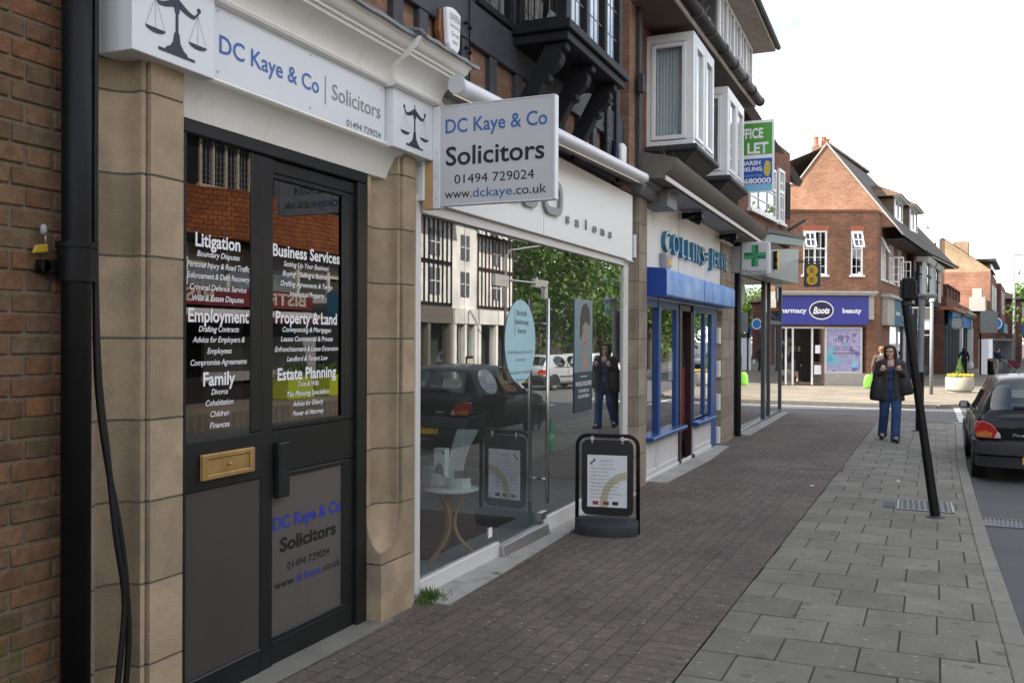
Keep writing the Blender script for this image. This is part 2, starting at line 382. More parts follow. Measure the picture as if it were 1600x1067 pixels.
plain('pharm_green', (0.33, 0.43, 0.42), 0.5, 0.08, 4, dirt=((0.15, 0.18, 0.17), 6, 0.55, 0.6))
plain('pharm_frame', (0.055, 0.065, 0.078), 0.4, 0.1)
plain('sign_box_grey', (0.30, 0.30, 0.31), 0.5, 0.06)
plain('green_light', (0.05, 0.34, 0.14), 0.4, 0.05)
plain('green_dark', (0.012, 0.17, 0.065), 0.4, 0.05)
plain('pharm_text', (0.012, 0.09, 0.11), 0.4, 0.05)
plain('ee_yellow', (0.75, 0.44, 0.012), 0.4, 0.04)
plain('ee_slate', (0.035, 0.05, 0.07), 0.4, 0.05)
plain('let_green', (0.07, 0.32, 0.035), 0.4, 0.05)
plain('let_blue', (0.015, 0.075, 0.42), 0.4, 0.05)
plain('let_cyan', (0.22, 0.52, 0.75), 0.4, 0.05)
plain('let_gold', (0.55, 0.46, 0.06), 0.4, 0.15, 30)
plain('shop_purple', (0.036, 0.044, 0.27), 0.4, 0.03, 2)
plain('shop_navy', (0.018, 0.016, 0.06), 0.4, 0.03)
plain('stone_pale', (0.40, 0.38, 0.34), 0.8, 0.1, 5, dirt=((0.2, 0.19, 0.17), 4, 0.56, 0.5))
plain('shop_blue', (0.015, 0.20, 0.62), 0.4, 0.05)
plain('shop_teal', (0.035, 0.13, 0.24), 0.4, 0.08, 1.5)
plain('blue_dark', (0.02, 0.05, 0.20), 0.4, 0.08)
plain('road_asphalt', (0.085, 0.085, 0.087), 0.9, 0.14, 1.3, 0.6, 220, dirt=((0.07, 0.07, 0.07), 0.8, 0.55, 0.5))
plain('slab', (0.163, 0.154, 0.130), 0.9, 0.20, 3, 0.5, 160, island=0.15, dirt=((0.12, 0.115, 0.095), 1.6, 0.50, 0.6), specks=((7.0, .30, (.085, .082, .075)), (16.0, .26, (.28, .27, .25)), (60.0, .34, (.10, .098, .088))))
plain('slab_joint', (0.060, 0.062, 0.048), 0.95, 0.3, 20)
plain('kerb_stone', (0.175, 0.167, 0.145), 0.9, 0.16, 6, 0.4, 120, island=0.10, dirt=((0.10, 0.11, 0.07), 4, 0.57, 0.6))
plain('road_paint', (0.60, 0.60, 0.57), 0.8, 0.15, 12, dirt=((0.14, 0.14, 0.14), 9, 0.5, 0.7))
plain('cast_iron', (0.13, 0.14, 0.155), 0.5, 0.25, 20, 0.2, 60, metal=0.6)
plain('cast_dark', (0.035, 0.036, 0.038), 0.7, 0.25, 20, 0.2, 60)
plain('planter_conc', (0.42, 0.385, 0.31), 0.8, 0.06, 4, 0.1, 50)
plain('grey_post', (0.22, 0.23, 0.24), 0.5, 0.12, 6)
plain('chalk_white', (0.8, 0.8, 0.78), 0.9, 0.05)
foliage('leaf_tree', (0.05, 0.115, 0.02), (0.12, 0.20, 0.04))
foliage('leaf_bright', (0.10, 0.20, 0.03), (0.20, 0.30, 0.05))
foliage('grass_tuft', (0.055, 0.12, 0.022), (0.13, 0.22, 0.05))
foliage('flower_yellow', (0.75, 0.50, 0.03), (0.80, 0.62, 0.15))
plain('bark', (0.07, 0.055, 0.04), 0.9, 0.3, 10, 0.5, 30)
TH = radians(6.6); BU = Vector((sin(TH), cos(TH), 0)); BN = Vector((cos(TH), -sin(TH), 0))
PR = radians(1.5)
brick('brick_nog', (0.27, 0.155, 0.10), (0.18, 0.10, 0.07), (0.15, 0.12, 0.095), bw=0.225, bh=0.078, mo=0.012)
brick('brick_upper', (0.21, 0.085, 0.05), (0.13, 0.06, 0.042), (0.13, 0.10, 0.08), bw=0.225, bh=0.075)
brick('brick_front', (0.27, 0.125, 0.073), (0.17, 0.085, 0.055), (0.23, 0.165, 0.12), u=(.918, .397, 0), bw=0.225, bh=0.09, mo=0.013)
brick('brick_side', (0.25, 0.122, 0.075), (0.17, 0.087, 0.058), (0.22, 0.16, 0.12), u=tuple(BU), bw=0.225, bh=0.09, mo=0.013)
brick('brick_gable', (0.33, 0.165, 0.098), (0.25, 0.112, 0.068), (0.31, 0.225, 0.155), u=tuple(BN), bw=0.24, bh=0.10, mo=0.02)
brick('brick_pale', (0.40, 0.28, 0.165), (0.32, 0.21, 0.12), (0.38, 0.32, 0.24), u=tuple(BN), bw=0.24, bh=0.10, mo=0.016)
brick('brick_red_far', (0.33, 0.14, 0.085), (0.24, 0.095, 0.06), (0.34, 0.25, 0.19), u=tuple(BN), bw=0.3, bh=0.12, mo=0.026)
brick('brick_far_side', (0.20, 0.09, 0.065), (0.15, 0.065, 0.05), (0.16, 0.11, 0.09), u=tuple(BU), bw=0.24, bh=0.10)
brick('paver', (0.136, 0.112, 0.098), (0.106, 0.088, 0.079), (0.044, 0.039, 0.034), u=(sin(PR), cos(PR), 0), v=(cos(PR), -sin(PR), 0), bw=0.2, bh=0.1, mo=0.007, rough=0.9, var=0.22, bump=0.6, specks=((20.0, .24, (.30, .29, .27)), (50.0, .30, (.19, .18, .17)), (9.0, .26, (.05, .046, .043)), (110.0, .34, (.05, .047, .045))))
brick('paver_header', (0.136, 0.112, 0.098), (0.106, 0.088, 0.079), (0.044, 0.039, 0.034), v=(sin(PR), cos(PR), 0), u=(cos(PR), -sin(PR), 0), bw=30.0, bh=0.1, mo=0.007, rough=0.9, var=0.22, bump=0.6, offset=0.0, specks=((20.0, .24, (.30, .29, .27)), (50.0, .30, (.19, .18, .17)), (9.0, .26, (.05, .046, .043)), (110.0, .34, (.05, .047, .045))))
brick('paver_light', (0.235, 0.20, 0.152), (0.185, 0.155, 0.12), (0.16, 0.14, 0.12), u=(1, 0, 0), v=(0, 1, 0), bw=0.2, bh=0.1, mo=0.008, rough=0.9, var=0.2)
brick('tile_hung', (0.33, 0.105, 0.040), (0.22, 0.070, 0.03), (0.06, 0.025, 0.015), bw=0.17, bh=0.11, mo=0.016, var=0.2, bump=0.8)
glass('glass_shop', (0.76, 0.80, 0.79), 1.25, 1.62)
glass('glass_door', (0.5, 0.52, 0.51), 0.95, 1.52)
glass('glass_window', (0.72, 0.78, 0.8), 1.15, 1.6, wob=0.02)
glass('glass_car', (0.52, 0.62, 0.60), 1.0, 1.5)

# ------------------------------------------------------------------ ground
def bnd(y): return 1.795 + 0.0262 * (y - 4.3)          # brick paving / slabs
KP = [(-20, 2.75), (-6, 3.02), (0, 3.19), (5, 3.30), (8.3, 3.345), (11, 3.40), (13.9, 3.475), (17.5, 3.62), (20.2, 3.74), (21.6, 3.80)]
def kerb(y):
    for (a, xa), (b, xb) in zip(KP, KP[1:]):
        if y <= b: return xa + (xb - xa) * (y - a) / (b - a)
    return KP[-1][1]
KW = 0.12; RD = 0.12                                     # kerb width, kerb height
YC = 21.6
# corner of the pavement into the side street
corner = []
for k in range(0, 10):
    a = radians(90 * k / 9); corner.append((3.80 - 1.9 + 1.9 * cos(a), YC + 1.9 * sin(a)))
corner_end = (-30, YC + 1.9)
def strip(left, right, ys, name, mat, dz=0.0):
    m = MB()
    for a, b in zip(ys, ys[1:]): m.quad((left(a), a, gz(a) + dz), (right(a), a, gz(a) + dz), (right(b), b, gz(b) + dz), (left(b), b, gz(b) + dz))
    return structure(m.build(name, mat))
ysn = [-20, -6, 0, 3, 5, 8.3, 11, 13.9, 17.5, 20.2, 21.6]
HDR = 0.205
strip(lambda y: -0.3, lambda y: bnd(y) - HDR, ysn, 'pavement_brick', 'paver')
strip(lambda y: bnd(y) - HDR, bnd, ysn, 'pavement_brick_border', 'paver_header')
strip(bnd, kerb, ysn, 'pavement_slab_bed', 'slab_joint', -0.012)
# end of the pavement, round the corner into the side street
m = MB(); pts = [(-30, YC)] + [(bnd(YC), YC)] + [(c[0], c[1]) for c in corner] + [(-30, YC + 1.9)]
m.quad(*[(x, y, gz(y)) for x, y in pts]); structure(m.build('pavement_corner', 'paver'))
# slabs: every slab its own little tile in the one paved sheet
m = MB(); row = 0.401; y = -2.0; k = 0; rs = random.Random(3)
def sxy(u, y): return bnd(y) + u
while y < YC - 0.05:
    off = 0.0 if k % 2 else -0.195
    off += rs.uniform(-0.015, 0.015); u = off
    while True:
        y1 = min(y + row, YC); wm = kerb(y) - bnd(y)
        a = max(u, 0); b = min(u + 0.386, wm)
        if a >= wm - 0.02: break
        if b - a > 0.05:
            g = 0.0045; dz = rs.uniform(-0.002, 0.002); tl = rs.uniform(-0.0015, 0.0015)
            P = [(sxy(a + g, y), y + g), (sxy(b - g, y), y + g), (sxy(b - g, y1), y1 - g), (sxy(a + g, y1), y1 - g)]
            top = [(px, py, gz(py) + dz + (tl if i in (0, 3) else -tl)) for i, (px, py) in enumerate(P)]
            bot = [(px, py, gz(py) - 0.02) for px, py in P]
            m.hexa(bot + top)
        u += 0.386
    y += row; k += 1
structure(m.build('pavement_slabs', 'slab', bevel=0.003))
# kerb stones along the road and round the corner
m = MB(); y = -20.0
def kquad(p, q, n0, n1):
    (x0, y0), (x1, y1) = p, q; g = 0.003
    d = Vector((x1 - x0, y1 - y0)).normalized() * g
    a = (x0 + d.x, y0 + d.y); b = (x1 - d.x, y1 - d.y)
    o0 = (a[0] + n0[0] * KW, a[1] + n0[1] * KW); o1 = (b[0] + n1[0] * KW, b[1] + n1[1] * KW)
    m.hexa([(a[0], a[1], gz(a[1]) - 0.2), (o0[0], o0[1], gz(o0[1]) - 0.2), (o1[0], o1[1], gz(o1[1]) - 0.2), (b[0], b[1], gz(b[1]) - 0.2),
            (a[0], a[1], gz(a[1]) + 0.003), (o0[0], o0[1], gz(o0[1]) - 0.002), (o1[0], o1[1], gz(o1[1]) - 0.002), (b[0], b[1], gz(b[1]) + 0.003)])
while y < YC - 0.1:
    y1 = min(y + 0.915, YC); kquad((kerb(y), y), (kerb(y1), y1), (1, 0), (1, 0)); y = y1
for i, (p, q) in enumerate(zip(corner, corner[1:])):
    a0 = radians(90 * i / 9); a1 = radians(90 * (i + 1) / 9)
    kquad(p, q, (cos(a0), sin(a0)), (cos(a1), sin(a1)))
xk = corner[-1][0]
while xk > -28: kquad((xk, YC + 1.9), (xk - 0.9, YC + 1.9), (0, 1), (0, 1)); xk -= 0.9
structure(m.build('kerb', 'kerb_stone', bevel=0.012, seg=2))
# one big sheet of road under everything, reaching the horizon
m = MB(); ys = [-300, -20, -6, 0, 6, 12, 18, 24, 30, 40, 60, 90, 150, 300, 700]
for a, b in zip(ys, ys[1:]):
    za = (gz(a) if a < 120 else gz(120)) - RD; zb = (gz(b) if b < 120 else gz(120)) - RD
    m.quad((-600, a, za), (600, a, za), (600, b, zb), (-600, b, zb))
structure(m.build('road', 'road_asphalt'))
# far pavement beyond the side street, then along the bending street
FK = [(-40, 28.55), (2.6, 28.65), (3.6, 28.95), (4.3, 29.7), (4.75, 31.0)]
q0 = Vector((4.75, 31.0, 0))
for s in (4, 8, 14, 24, 40, 70): p = q0 + BU * s; FK.append((p.x, p.y))
m = MB()
for (x0, y0), (x1, y1) in zip(FK, FK[1:]):
    if x1 <= 2.7: continue
m.quad(*([(x, y, gz(y)) for x, y in FK] + [(FK[-1][0] - 30, FK[-1][1], gz(FK[-1][1])), (-40, FK[-1][1], gz(FK[-1][1]))]))
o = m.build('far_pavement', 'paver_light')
bmx = bmesh.new(); bmx.from_mesh(o.data); bmesh.ops.triangulate(bmx, faces=bmx.faces); bmx.to_mesh(o.data); bmx.free(); structure(o)
m = MB()
for (x0, y0), (x1, y1) in zip(FK, FK[1:]):
    d = Vector((x1 - x0, y1 - y0, 0)).normalized(); n = Vector((d.y, -d.x, 0)) * 0.14
    n = n if n.dot(Vector((1, -1, 0))) > 0 else -n
    m.hexa([(x0, y0, gz(y0) - .3), (x0 + n.x, y0 + n.y, gz(y0) - .3), (x1 + n.x, y1 + n.y, gz(y1) - .3), (x1, y1, gz(y1) - .3),
            (x0, y0, gz(y0) + .004), (x0 + n.x, y0 + n.y, gz(y0)), (x1 + n.x, y1 + n.y, gz(y1)), (x1, y1, gz(y1) + .004)])
structure(m.build('far_kerb', 'kerb_stone'))
# opposite pavement (seen in the shop windows)
m = MB()
for a, b in zip([-20, 0, 12, 24, 27], [0, 12, 24, 27, 27.5]): m.box(9.6, 14, a, b, -.6, .08)
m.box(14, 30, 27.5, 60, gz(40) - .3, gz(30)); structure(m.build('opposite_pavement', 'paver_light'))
# painted road marks: give-way dashes across the side street mouth and the edge line
m = MB()
def rmark(x0, y0, x1, y1, wd):
    d = Vector((x1 - x0, y1 - y0, 0)).normalized(); n = Vector((-d.y, d.x, 0)) * wd / 2; z = 0.004 - RD
    m.quad(*[(p[0], p[1], gz(p[1]) + z) for p in ((x0 + n.x, y0 + n.y), (x0 - n.x, y0 - n.y), (x1 - n.x, y1 - n.y), (x1 + n.x, y1 + n.y))])
for k in range(8): rmark(4.05 + 0.02 * k, 23.9 + 0.85 * k, 4.07 + 0.02 * k, 24.45 + 0.85 * k, 0.16)
rmark(3.62, 23.35, 5.2, 23.1, 0.10); rmark(-12, 28.0, 3.2, 28.1, 0.12); rmark(4.2, 25.6, 5.6, 27.8, 0.18)
for k in range(6): rmark(6.5, -2 + 6 * k, 6.6, 1 + 6 * k, 0.12)
structure(m.build('road_markings', 'road_paint'))
# concrete strip along the salon and Collins fronts, and the stone door step
m = MB()
for a, b, x0, x1 in ((4.98, 6.0, 0.235, 0.215), (6.0, 7.25, 0.215, 0.17), (7.25, 9.7, 0.17, 0.15), (10.5, 13.0, 0.24, 0.28), (13.0, 14.9, 0.28, 0.2), (16.9, 20.0, 0.22, 0.2), (20.0, 23.3, 0.2, 0.16)):
    m.hexa([(-.3, a, gz(a) - .05), (x0, a, gz(a) - .05), (x1, b, gz(b) - .05), (-.3, b, gz(b) - .05), (-.3, a, gz(a) + .022), (x0, a, gz(a) + .008), (x1, b, gz(b) + .008), (-.3, b, gz(b) + .022)])
structure(m.build('threshold_strip', 'concrete'))
# ================================================================== the row of buildings on the left
def mbox(parent, name, mat, *a, bevel=0.0, **k): return B(*a).build(name, mat, parent, bevel=bevel, **k)

# ---------- stone piers with a hollow (scotia) cut out of their near corner
def pier(parent, y0, yb, y1, xw, xf, z0, z1, back=-0.35, stop=True, mat='stone', right=None):
    """front face from yb to y1 at x = xf, hollow corner from (xw, y0) to (xf, yb)"""
    def prof(k):       # k = 1 full hollow between two fillets, 0 = square corner
        n = 10; W = yb - y0; D = xf - xw; fa = min(.042, W * .2); e = min(.03, D * .27); fb = min(.04, W * .17); gv = fb * .35
        P = [(xw, y0), (xw, y0 + fa), (xw - e, y0 + fa + .001)]
        ax0, ay0, ax1, ay1 = xw - e, y0 + fa + .002, xf - e * 1.6, yb - fb
        for j in range(n + 1): a = radians(88 * j / n); P.append((ax0 + (ax1 - ax0) * (1 - cos(a)), ay0 + (ay1 - ay0) * sin(a)))
        P += [(xf - e * .55, yb - fb + .001), (xf - e * .5, yb - gv), (xf - e * 1.5, yb - gv + .001), (xf - e * 1.5, yb - .001), (xf, yb)]
        C = (xf, y0)                                        # the hollow shrinks into the square corner at its stop
        out = [(back, y0 + 0.0005)] + [(C[0] + (x - C[0]) * k, C[1] + (y - C[1]) * k) for x, y in P]
        out += [(xf, y1), (back, y1)]
        return out
    m = MB(); h = 0.3265; z = 2.572
    while z > z0: z -= h
    zs = []
    zz = z + h
    while zz < z1 - 0.02: zs.append(zz); zz += h
    edges = [z0] + [q for q in zs if q > z0 + 0.10] + [z1]
    g = 0.005
    for i, (a, b) in enumerate(zip(edges, edges[1:])):
        a2, b2 = a + g, b - g
        if stop and i == 0: ks = [(a2, .001), (b2, .001)]
        elif stop and i == 1:
            ks = []; n = 9
            hb = b2 - (b2 - a2) * 0.80
            ks.append((a2, .001)); ks.append((hb, .001))
            for j in range(1, n + 1): t = (j / n) ** 1.6; ks.append((hb + (b2 - hb) * t, sqrt(1 - (1 - t) ** 2)))
        else: ks = [(a2, 1), (b2, 1)]
        m.loft([[(x, y, q) for x, y in prof(k)] for q, k in ks])
    o = m.build('stone_pier', mat, parent, autos=32)
    m = MB(); m.loft([[(x - 0.004 if x > back + .01 else x, y, q) for x, y in prof(1.0)] for q in (z0 + .05 + (0.55 if stop else 0), z1 - 0.003)])
    m.build('joint_bed', 'stone_joint', o)
    if right: # narrow return on the far side
        B(back, xf - 0.03, y1 + .002, right, z0, z1).build('pier_return', mat, o, bevel=.004)
    return o

# ---------- neighbour at the left edge: Flemish bond brick, drainpipe and cables
nb = thing('brick_building', 'brown brick building with a black drainpipe and two hanging cables beside the stone pier', 'building', (-0.08, 1.0, gz(1)))
brick_m, bt_, bb_ = nodes('brick_single')
g_ = N(bt_, 'NewGeometry'); cr = bt_.nodes.new('ShaderNodeValToRGB'); e = cr.color_ramp.elements
e[0].color = (0.135, 0.094, 0.060, 1); e[1].color = (0.20, 0.118, 0.068, 1)
for p_, c_ in ((0.2, (0.145, 0.075, 0.046)), (0.4, (0.145, 0.102, 0.062)), (0.6, (0.19, 0.090, 0.048)), (0.8, (0.105, 0.068, 0.042))):
    q_ = e.new(p_); q_.color = rgb(c_)
L(bt_, g_.outputs['Random Per Island'], cr.inputs[0])
n_ = N(bt_, 'TexNoise', Scale=22.0, Detail=8.0, Roughness=0.7); L(bt_, g_.outputs['Position'], n_.inputs['Vector'])
mr_ = N(bt_, 'MapRange'); mr_.inputs['From Min'].default_value = .3; mr_.inputs['From Max'].default_value = .7; mr_.inputs['To Min'].default_value = .62; mr_.inputs['To Max'].default_value = 1.35; L(bt_, n_.outputs[0], mr_.inputs[0])
vs_ = N(bt_, 'VectorMath', operation='SCALE'); L(bt_, cr.outputs[0], vs_.inputs[0]); L(bt_, mr_.outputs[0], vs_.inputs['Scale'])
# pits and moss low down on the wall
n3_ = N(bt_, 'TexNoise', Scale=5.0, Detail=6.0); L(bt_, g_.outputs['Position'], n3_.inputs['Vector'])
sp_ = N(bt_, 'SeparateXYZ'); L(bt_, g_.outputs['Position'], sp_.inputs[0])
zf_ = N(bt_, 'MapRange'); zf_.inputs['From Min'].default_value = 0.75; zf_.inputs['From Max'].default_value = 0.15; zf_.inputs['To Max'].default_value = 0.16; L(bt_, sp_.outputs['Z'], zf_.inputs[0])
ad_ = N(bt_, 'Math', operation='ADD'); L(bt_, n3_.outputs[0], ad_.inputs[0]); L(bt_, zf_.outputs[0], ad_.inputs[1])
mm_ = N(bt_, 'MapRange'); mm_.inputs['From Min'].default_value = .60; mm_.inputs['From Max'].default_value = .72; mm_.inputs['To Max'].default_value = .7; L(bt_, ad_.outputs[0], mm_.inputs[0])
mx_ = N(bt_, 'Mix', data_type='RGBA'); L(bt_, mm_.outputs[0], mx_.inputs[0]); L(bt_, vs_.outputs[0], mx_.inputs[6]); mx_.inputs[7].default_value = (.075, .085, .03, 1)
L(bt_, mx_.outputs[2], bb_.inputs['Base Color']); bb_.inputs['Roughness'].default_value = .9; bb_.inputs['Specular IOR Level'].default_value = .2
nb_ = N(bt_, 'TexNoise', Scale=70.0, Detail=6.0, Roughness=.7); L(bt_, g_.outputs['Position'], nb_.inputs['Vector'])
bp_ = N(bt_, 'Bump', Strength=.7, Distance=.008); L(bt_, nb_.outputs[0], bp_.inputs['Height']); L(bt_, bp_.outputs[0], bb_.inputs['Normal'])
plain('mortar', (0.15, 0.118, 0.082), 0.95, 0.2, 30, 0.5, 120)
m = MB(); rb = random.Random(11); z = -0.12; k = 0
while z < 3.6:
    y = -3.0065 + (0.0 if k % 2 else 0.1675); j = 0
    while y < 2.54:
        ln = 0.215 if j % 2 == 0 else 0.1025
        a, b = y, min(y + ln, 2.546); dx = rb.uniform(-.003, .003); dz = rb.uniform(-.002, .002)
        if b - a > .02: m.box(-0.14, -0.08 + dx, a + rb.uniform(0, .002), b, z + dz, z + .065 + dz)
        y += ln + 0.0105; j += 1
    z += 0.0752; k += 1
m.build('brickwork', 'brick_single', nb, bevel=.005)
mbox(nb, 'mortar_bed', 'mortar', -.6, -.088, -3.0, 2.55, -.3, 3.62)
mbox(nb, 'side_wall', 'brick_upper', -9, -.09, -14, -3.01, -.3, 7.0)
mbox(nb, 'upper_wall', 'brick_upper', -9, -.095, -3.0, 2.55, 3.63, 7.0)
pp = MB().cyl((0.0, 2.44, -.15), (0.0, 2.44, 4.2), .052, 20).build('drainpipe', 'iron_black', nb, smooth=True)
m = MB(); m.cyl((0, 2.44, 1.80), (0, 2.44, 1.93), .066, 20); m.cyl((0, 2.44, 1.925), (0, 2.44, 1.945), .072, 20); m.box(-.085, -.03, 2.33, 2.55, 1.83, 1.875); m.cyl((-.06, 2.335, 1.852), (-.03, 2.335, 1.852), .022, 10)
m.build('pipe_collar', 'iron_black', pp, autos=40)
plain('tag_yellow', (0.38, 0.25, 0.02), 0.4, 0.1)
m = MB(); m.hexa([(-.065, 2.30, 1.895), (-.05, 2.30, 1.895), (-.05, 2.365, 1.905), (-.065, 2.365, 1.905), (-.065, 2.312, 1.925), (-.05, 2.312, 1.925), (-.05, 2.36, 1.935), (-.065, 2.36, 1.935)])
m.build('yellow_tag', 'tag_yellow', pp, bevel=.003)
m = MB(); m.ell((-.055, 2.345, 1.985), (.012, .013, .022), 6); m.tube([(-.055, 2.352, 1.965), (-.052, 2.352, 1.94)], .003, 6); m.build('cable_clip', 'sign_box_grey', pp, smooth=True)
def cable(pts, r):
    P = [Vector(p) for p in pts]; out = []
    for i in range(len(P) - 1):
        a = P[max(i - 1, 0)]; b = P[i]; c = P[i + 1]; d = P[min(i + 2, len(P) - 1)]
        for j in range(6):
            t = j / 6; out.append(0.5 * ((2 * b) + (c - a) * t + (2 * a - 5 * b + 4 * c - d) * t * t + (3 * b - a - 3 * c + d) * t ** 3))
    return out + [P[-1]]
for off, low in ((0.0, 2.60), (0.022, 2.555)):
    pth = cable([(.012, 2.515 + off * .3, 4.0), (.012, 2.512, 2.6), (.014, 2.512, 1.9), (.016, 2.52 + off * .4, 1.45), (.03, 2.55 + off * .3, 1.15), (.05, 2.60 - off, .85), (.06, 2.625 - off * .6, .6), (.06, 2.632 - off * 1.6, .4), (.055, low + .01, .15), (.05, low - .03, -.08)], .011)
    MB().tube(pth, .0115, 8).build('cable', 'cable_black', nb, smooth=True)

# ---------- half-timbered building over the solicitors and the salon
tb = thing('half_timbered_building', 'black timber and brick upper floor with stone piers over the solicitors and the salon', 'building', (0, 5, gz(5)))
pier(tb, 2.552, 2.76, 2.938, -0.075, 0.04, -0.06, 2.70, stop=False)
pier(tb, 4.505, 4.742, 4.885, -0.062, 0.042, -0.085, 2.70, stop=True, right=4.955)
pier(tb, 9.72, 9.98, 10.30, -0.08, 0.045, -0.12, 3.3, stop=True, mat='stone_grey', right=10.44)
# shell: back, floors, roof (one long roof that throws the street's shade)
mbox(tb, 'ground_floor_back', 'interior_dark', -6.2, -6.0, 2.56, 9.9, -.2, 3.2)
mbox(tb, 'party_wall', 'plaster_grey', -6.0, -.36, 2.56, 2.66, -.2, 3.2)
mbox(tb, 'party_wall', 'plaster_grey', -6.0, -.36, 4.72, 4.95, -.2, 3.2)
mbox(tb, 'party_wall', 'plaster_grey', -6.0, -.36, 9.75, 9.95, -.2, 3.2)
mbox(tb, 'inner_ceiling', 'plaster_grey', -6.0, -.12, 2.96, 9.70, 2.62, 2.7)
mbox(tb, 'upper_wall', 'brick_nog', -6.2, 0.0, 2.56, 9.95, 3.21, 6.3)
def roof(parent, y0, y1, xe, ze, xr, zr, xb, zb, mat='tile_roof', name='roof'):
    m = MB(); m.loft([[(xe, y, ze), (xr, y, zr), (xb, y, zb), (xb, y, zb - .3), (xr, y, zr - .35), (xe - .1, y, ze - .12)] for y in (y0, y1)]); return m.build(name, mat, parent)
roof(tb, 2.5, 9.9, .55, 6.2, -4.6, 9.3, -9.5, 6.2)
# timbers, 4 cm proud of the brick
def timber(y0, y1, z0, z1, x1=.045, mat='timber_grey'): return B(-.02, x1, y0, y1, z0, z1).build('timber', mat, tb, bevel=.006)
timber(2.58, 9.35, 3.215, 3.36, .05)
timber(2.58, 9.36, 3.64, 3.93, .048)
for y in (2.75, 3.2, 3.72, 4.2, 4.62, 4.93, 5.52, 5.98, 6.46, 7.0, 7.45, 7.92, 8.33, 8.80): timber(y, y + .115, 3.362, 3.638)
for y in (2.75, 3.5, 4.2, 4.93, 5.60): timber(y, y + .12, 3.932, 6.2, .046)
timber(6.34, 6.50, 3.932, 6.2, .06); timber(8.0, 8.12, 3.932, 6.2, .046); timber(8.55, 8.66, 3.932, 6.2, .046); timber(9.05, 9.18, 3.20, 6.2, .05)
for y in (2.9, 4.35): timber(y, y + .55, 4.6, 4.72)
# wall windows with leaded lights
def leaded(parent, y0, y1, z0, z1, x, nv, nh, frame='timber_black', fw_=.05, glassmat='glass_window', back='interior_dark'):
    f = MB(); f.box(x - .03, x + .02, y0, y1, z0, z0 + fw_); f.box(x - .03, x + .02, y0, y1, z1 - fw_, z1); f.box(x - .03, x + .02, y0, y0 + fw_, z0 + fw_, z1 - fw_); f.box(x - .03, x + .02, y1 - fw_, y1, z0 + fw_, z1 - fw_)
    win = f.build('window', frame, parent, bevel=.004)
    MB().quad((x - .01, y0 + fw_, z0 + fw_), (x - .01, y1 - fw_, z0 + fw_), (x - .01, y1 - fw_, z1 - fw_), (x - .01, y0 + fw_, z1 - fw_)).build('pane', glassmat, win)
    l = MB()
    for i in range(1, nv): yy = y0 + fw_ + (y1 - y0 - 2 * fw_) * i / nv; l.box(x - .013, x - .005, yy - .005, yy + .005, z0 + fw_, z1 - fw_)
    for i in range(1, nh): zz = z0 + fw_ + (z1 - z0 - 2 * fw_) * i / nh; l.box(x - .012, x - .006, y0 + fw_, y1 - fw_, zz - .005, zz + .005)
    l.build('lead_came', 'lead', win)
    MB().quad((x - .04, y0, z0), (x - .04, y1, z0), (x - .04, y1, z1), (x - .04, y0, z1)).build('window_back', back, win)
    return win
leaded(tb, 5.725, 6.335, 3.935, 5.4, .05, 4, 7)
leaded(tb, 5.06, 5.595, 3.935, 5.4, .05, 4, 7)
leaded(tb, 8.67, 9.04, 3.40, 4.6, .052, 3, 6)
leaded(tb, 8.13, 8.54, 3.94, 5.4, .052, 3, 7)
# projecting oriel window on curved brackets
oY0, oY1, oX = 6.40, 7.86, .47
orl = B(-.0, oX + .05, oY0 - .06, oY1 + .06, 3.90, 3.975).build('oriel_window', 'timber_black', tb, bevel=.008)
m = MB(); m.box(0.05, oX + .02, oY0 - .02, oY1 + .02, 3.83, 3.898)
m.box(oX - .07, oX, oY0, oY0 + .09, 3.98, 6.0); m.box(oX - .06, oX, oY0 + .47, oY0 + .53, 3.98, 6.0); m.box(oX - .06, oX, oY0 + .95, oY0 + 1.01, 3.98, 6.0); m.box(oX - .07, oX, oY1 - .09, oY1, 3.98, 6.0)
m.box(.065, .10, oY0, oY0 + .05, 3.98, 6.0); m.box(.051, oX + .15, oY0 - .1, oY1 + .1, 6.01, 6.12); m.box(.05, oX - .01, oY0 + .005, oY0 + .05, 3.98, 4.02)
m.build('oriel_frame', 'timber_black', orl, bevel=.005)
m = MB(); m.quad((oX - .03, oY0 + .09, 3.98), (oX - .03, oY1 - .09, 3.98), (oX - .03, oY1 - .09, 6.0), (oX - .03, oY0 + .09, 6.0)); m.quad((.10, oY0 + .025, 3.98), (oX - .07, oY0 + .025, 3.98), (oX - .07, oY0 + .025, 6.0), (.10, oY0 + .025, 6.0)); m.quad((.06, oY1 - .025, 3.98), (oX - .07, oY1 - .025, 3.98), (oX - .07, oY1 - .025, 6.0), (.06, oY1 - .025, 6.0))
m.build('oriel_glass', 'glass_window', orl)
m = MB()
for a, b, n in ((oY0 + .09, oY0 + .47, 4), (oY0 + .53, oY0 + .95, 4), (oY0 + 1.01, oY1 - .09, 4)):
    for i in range(1, n): yy = a + (b - a) * i / n; m.box(oX - .034, oX - .026, yy - .004, yy + .004, 3.98, 6.0)
for i in range(1, 9): zz = 3.98 + .25 * i; m.box(oX - .034, oX - .027, oY0 + .09, oY1 - .09, zz - .004, zz + .004); m.box(.10, oX - .07, oY0 + .021, oY0 + .029, zz - .004, zz + .004)
for i in range(1, 4): xx = .1 + .3 * i / 4; m.box(xx - .004, xx + .004, oY0 + .021, oY0 + .029, 3.98, 6.0)
m.build('lead_came', 'lead', orl)
plain('curtain_brown', (0.16, 0.085, 0.04), 0.9, 0.3, 12); plain('curtain_net', (0.82, 0.84, 0.84), 0.9, 0.06, 8)
mbox(orl, 'curtain', 'curtain_brown', .07, .09, oY0 + .06, oY0 + .75, 3.98, 6.0)
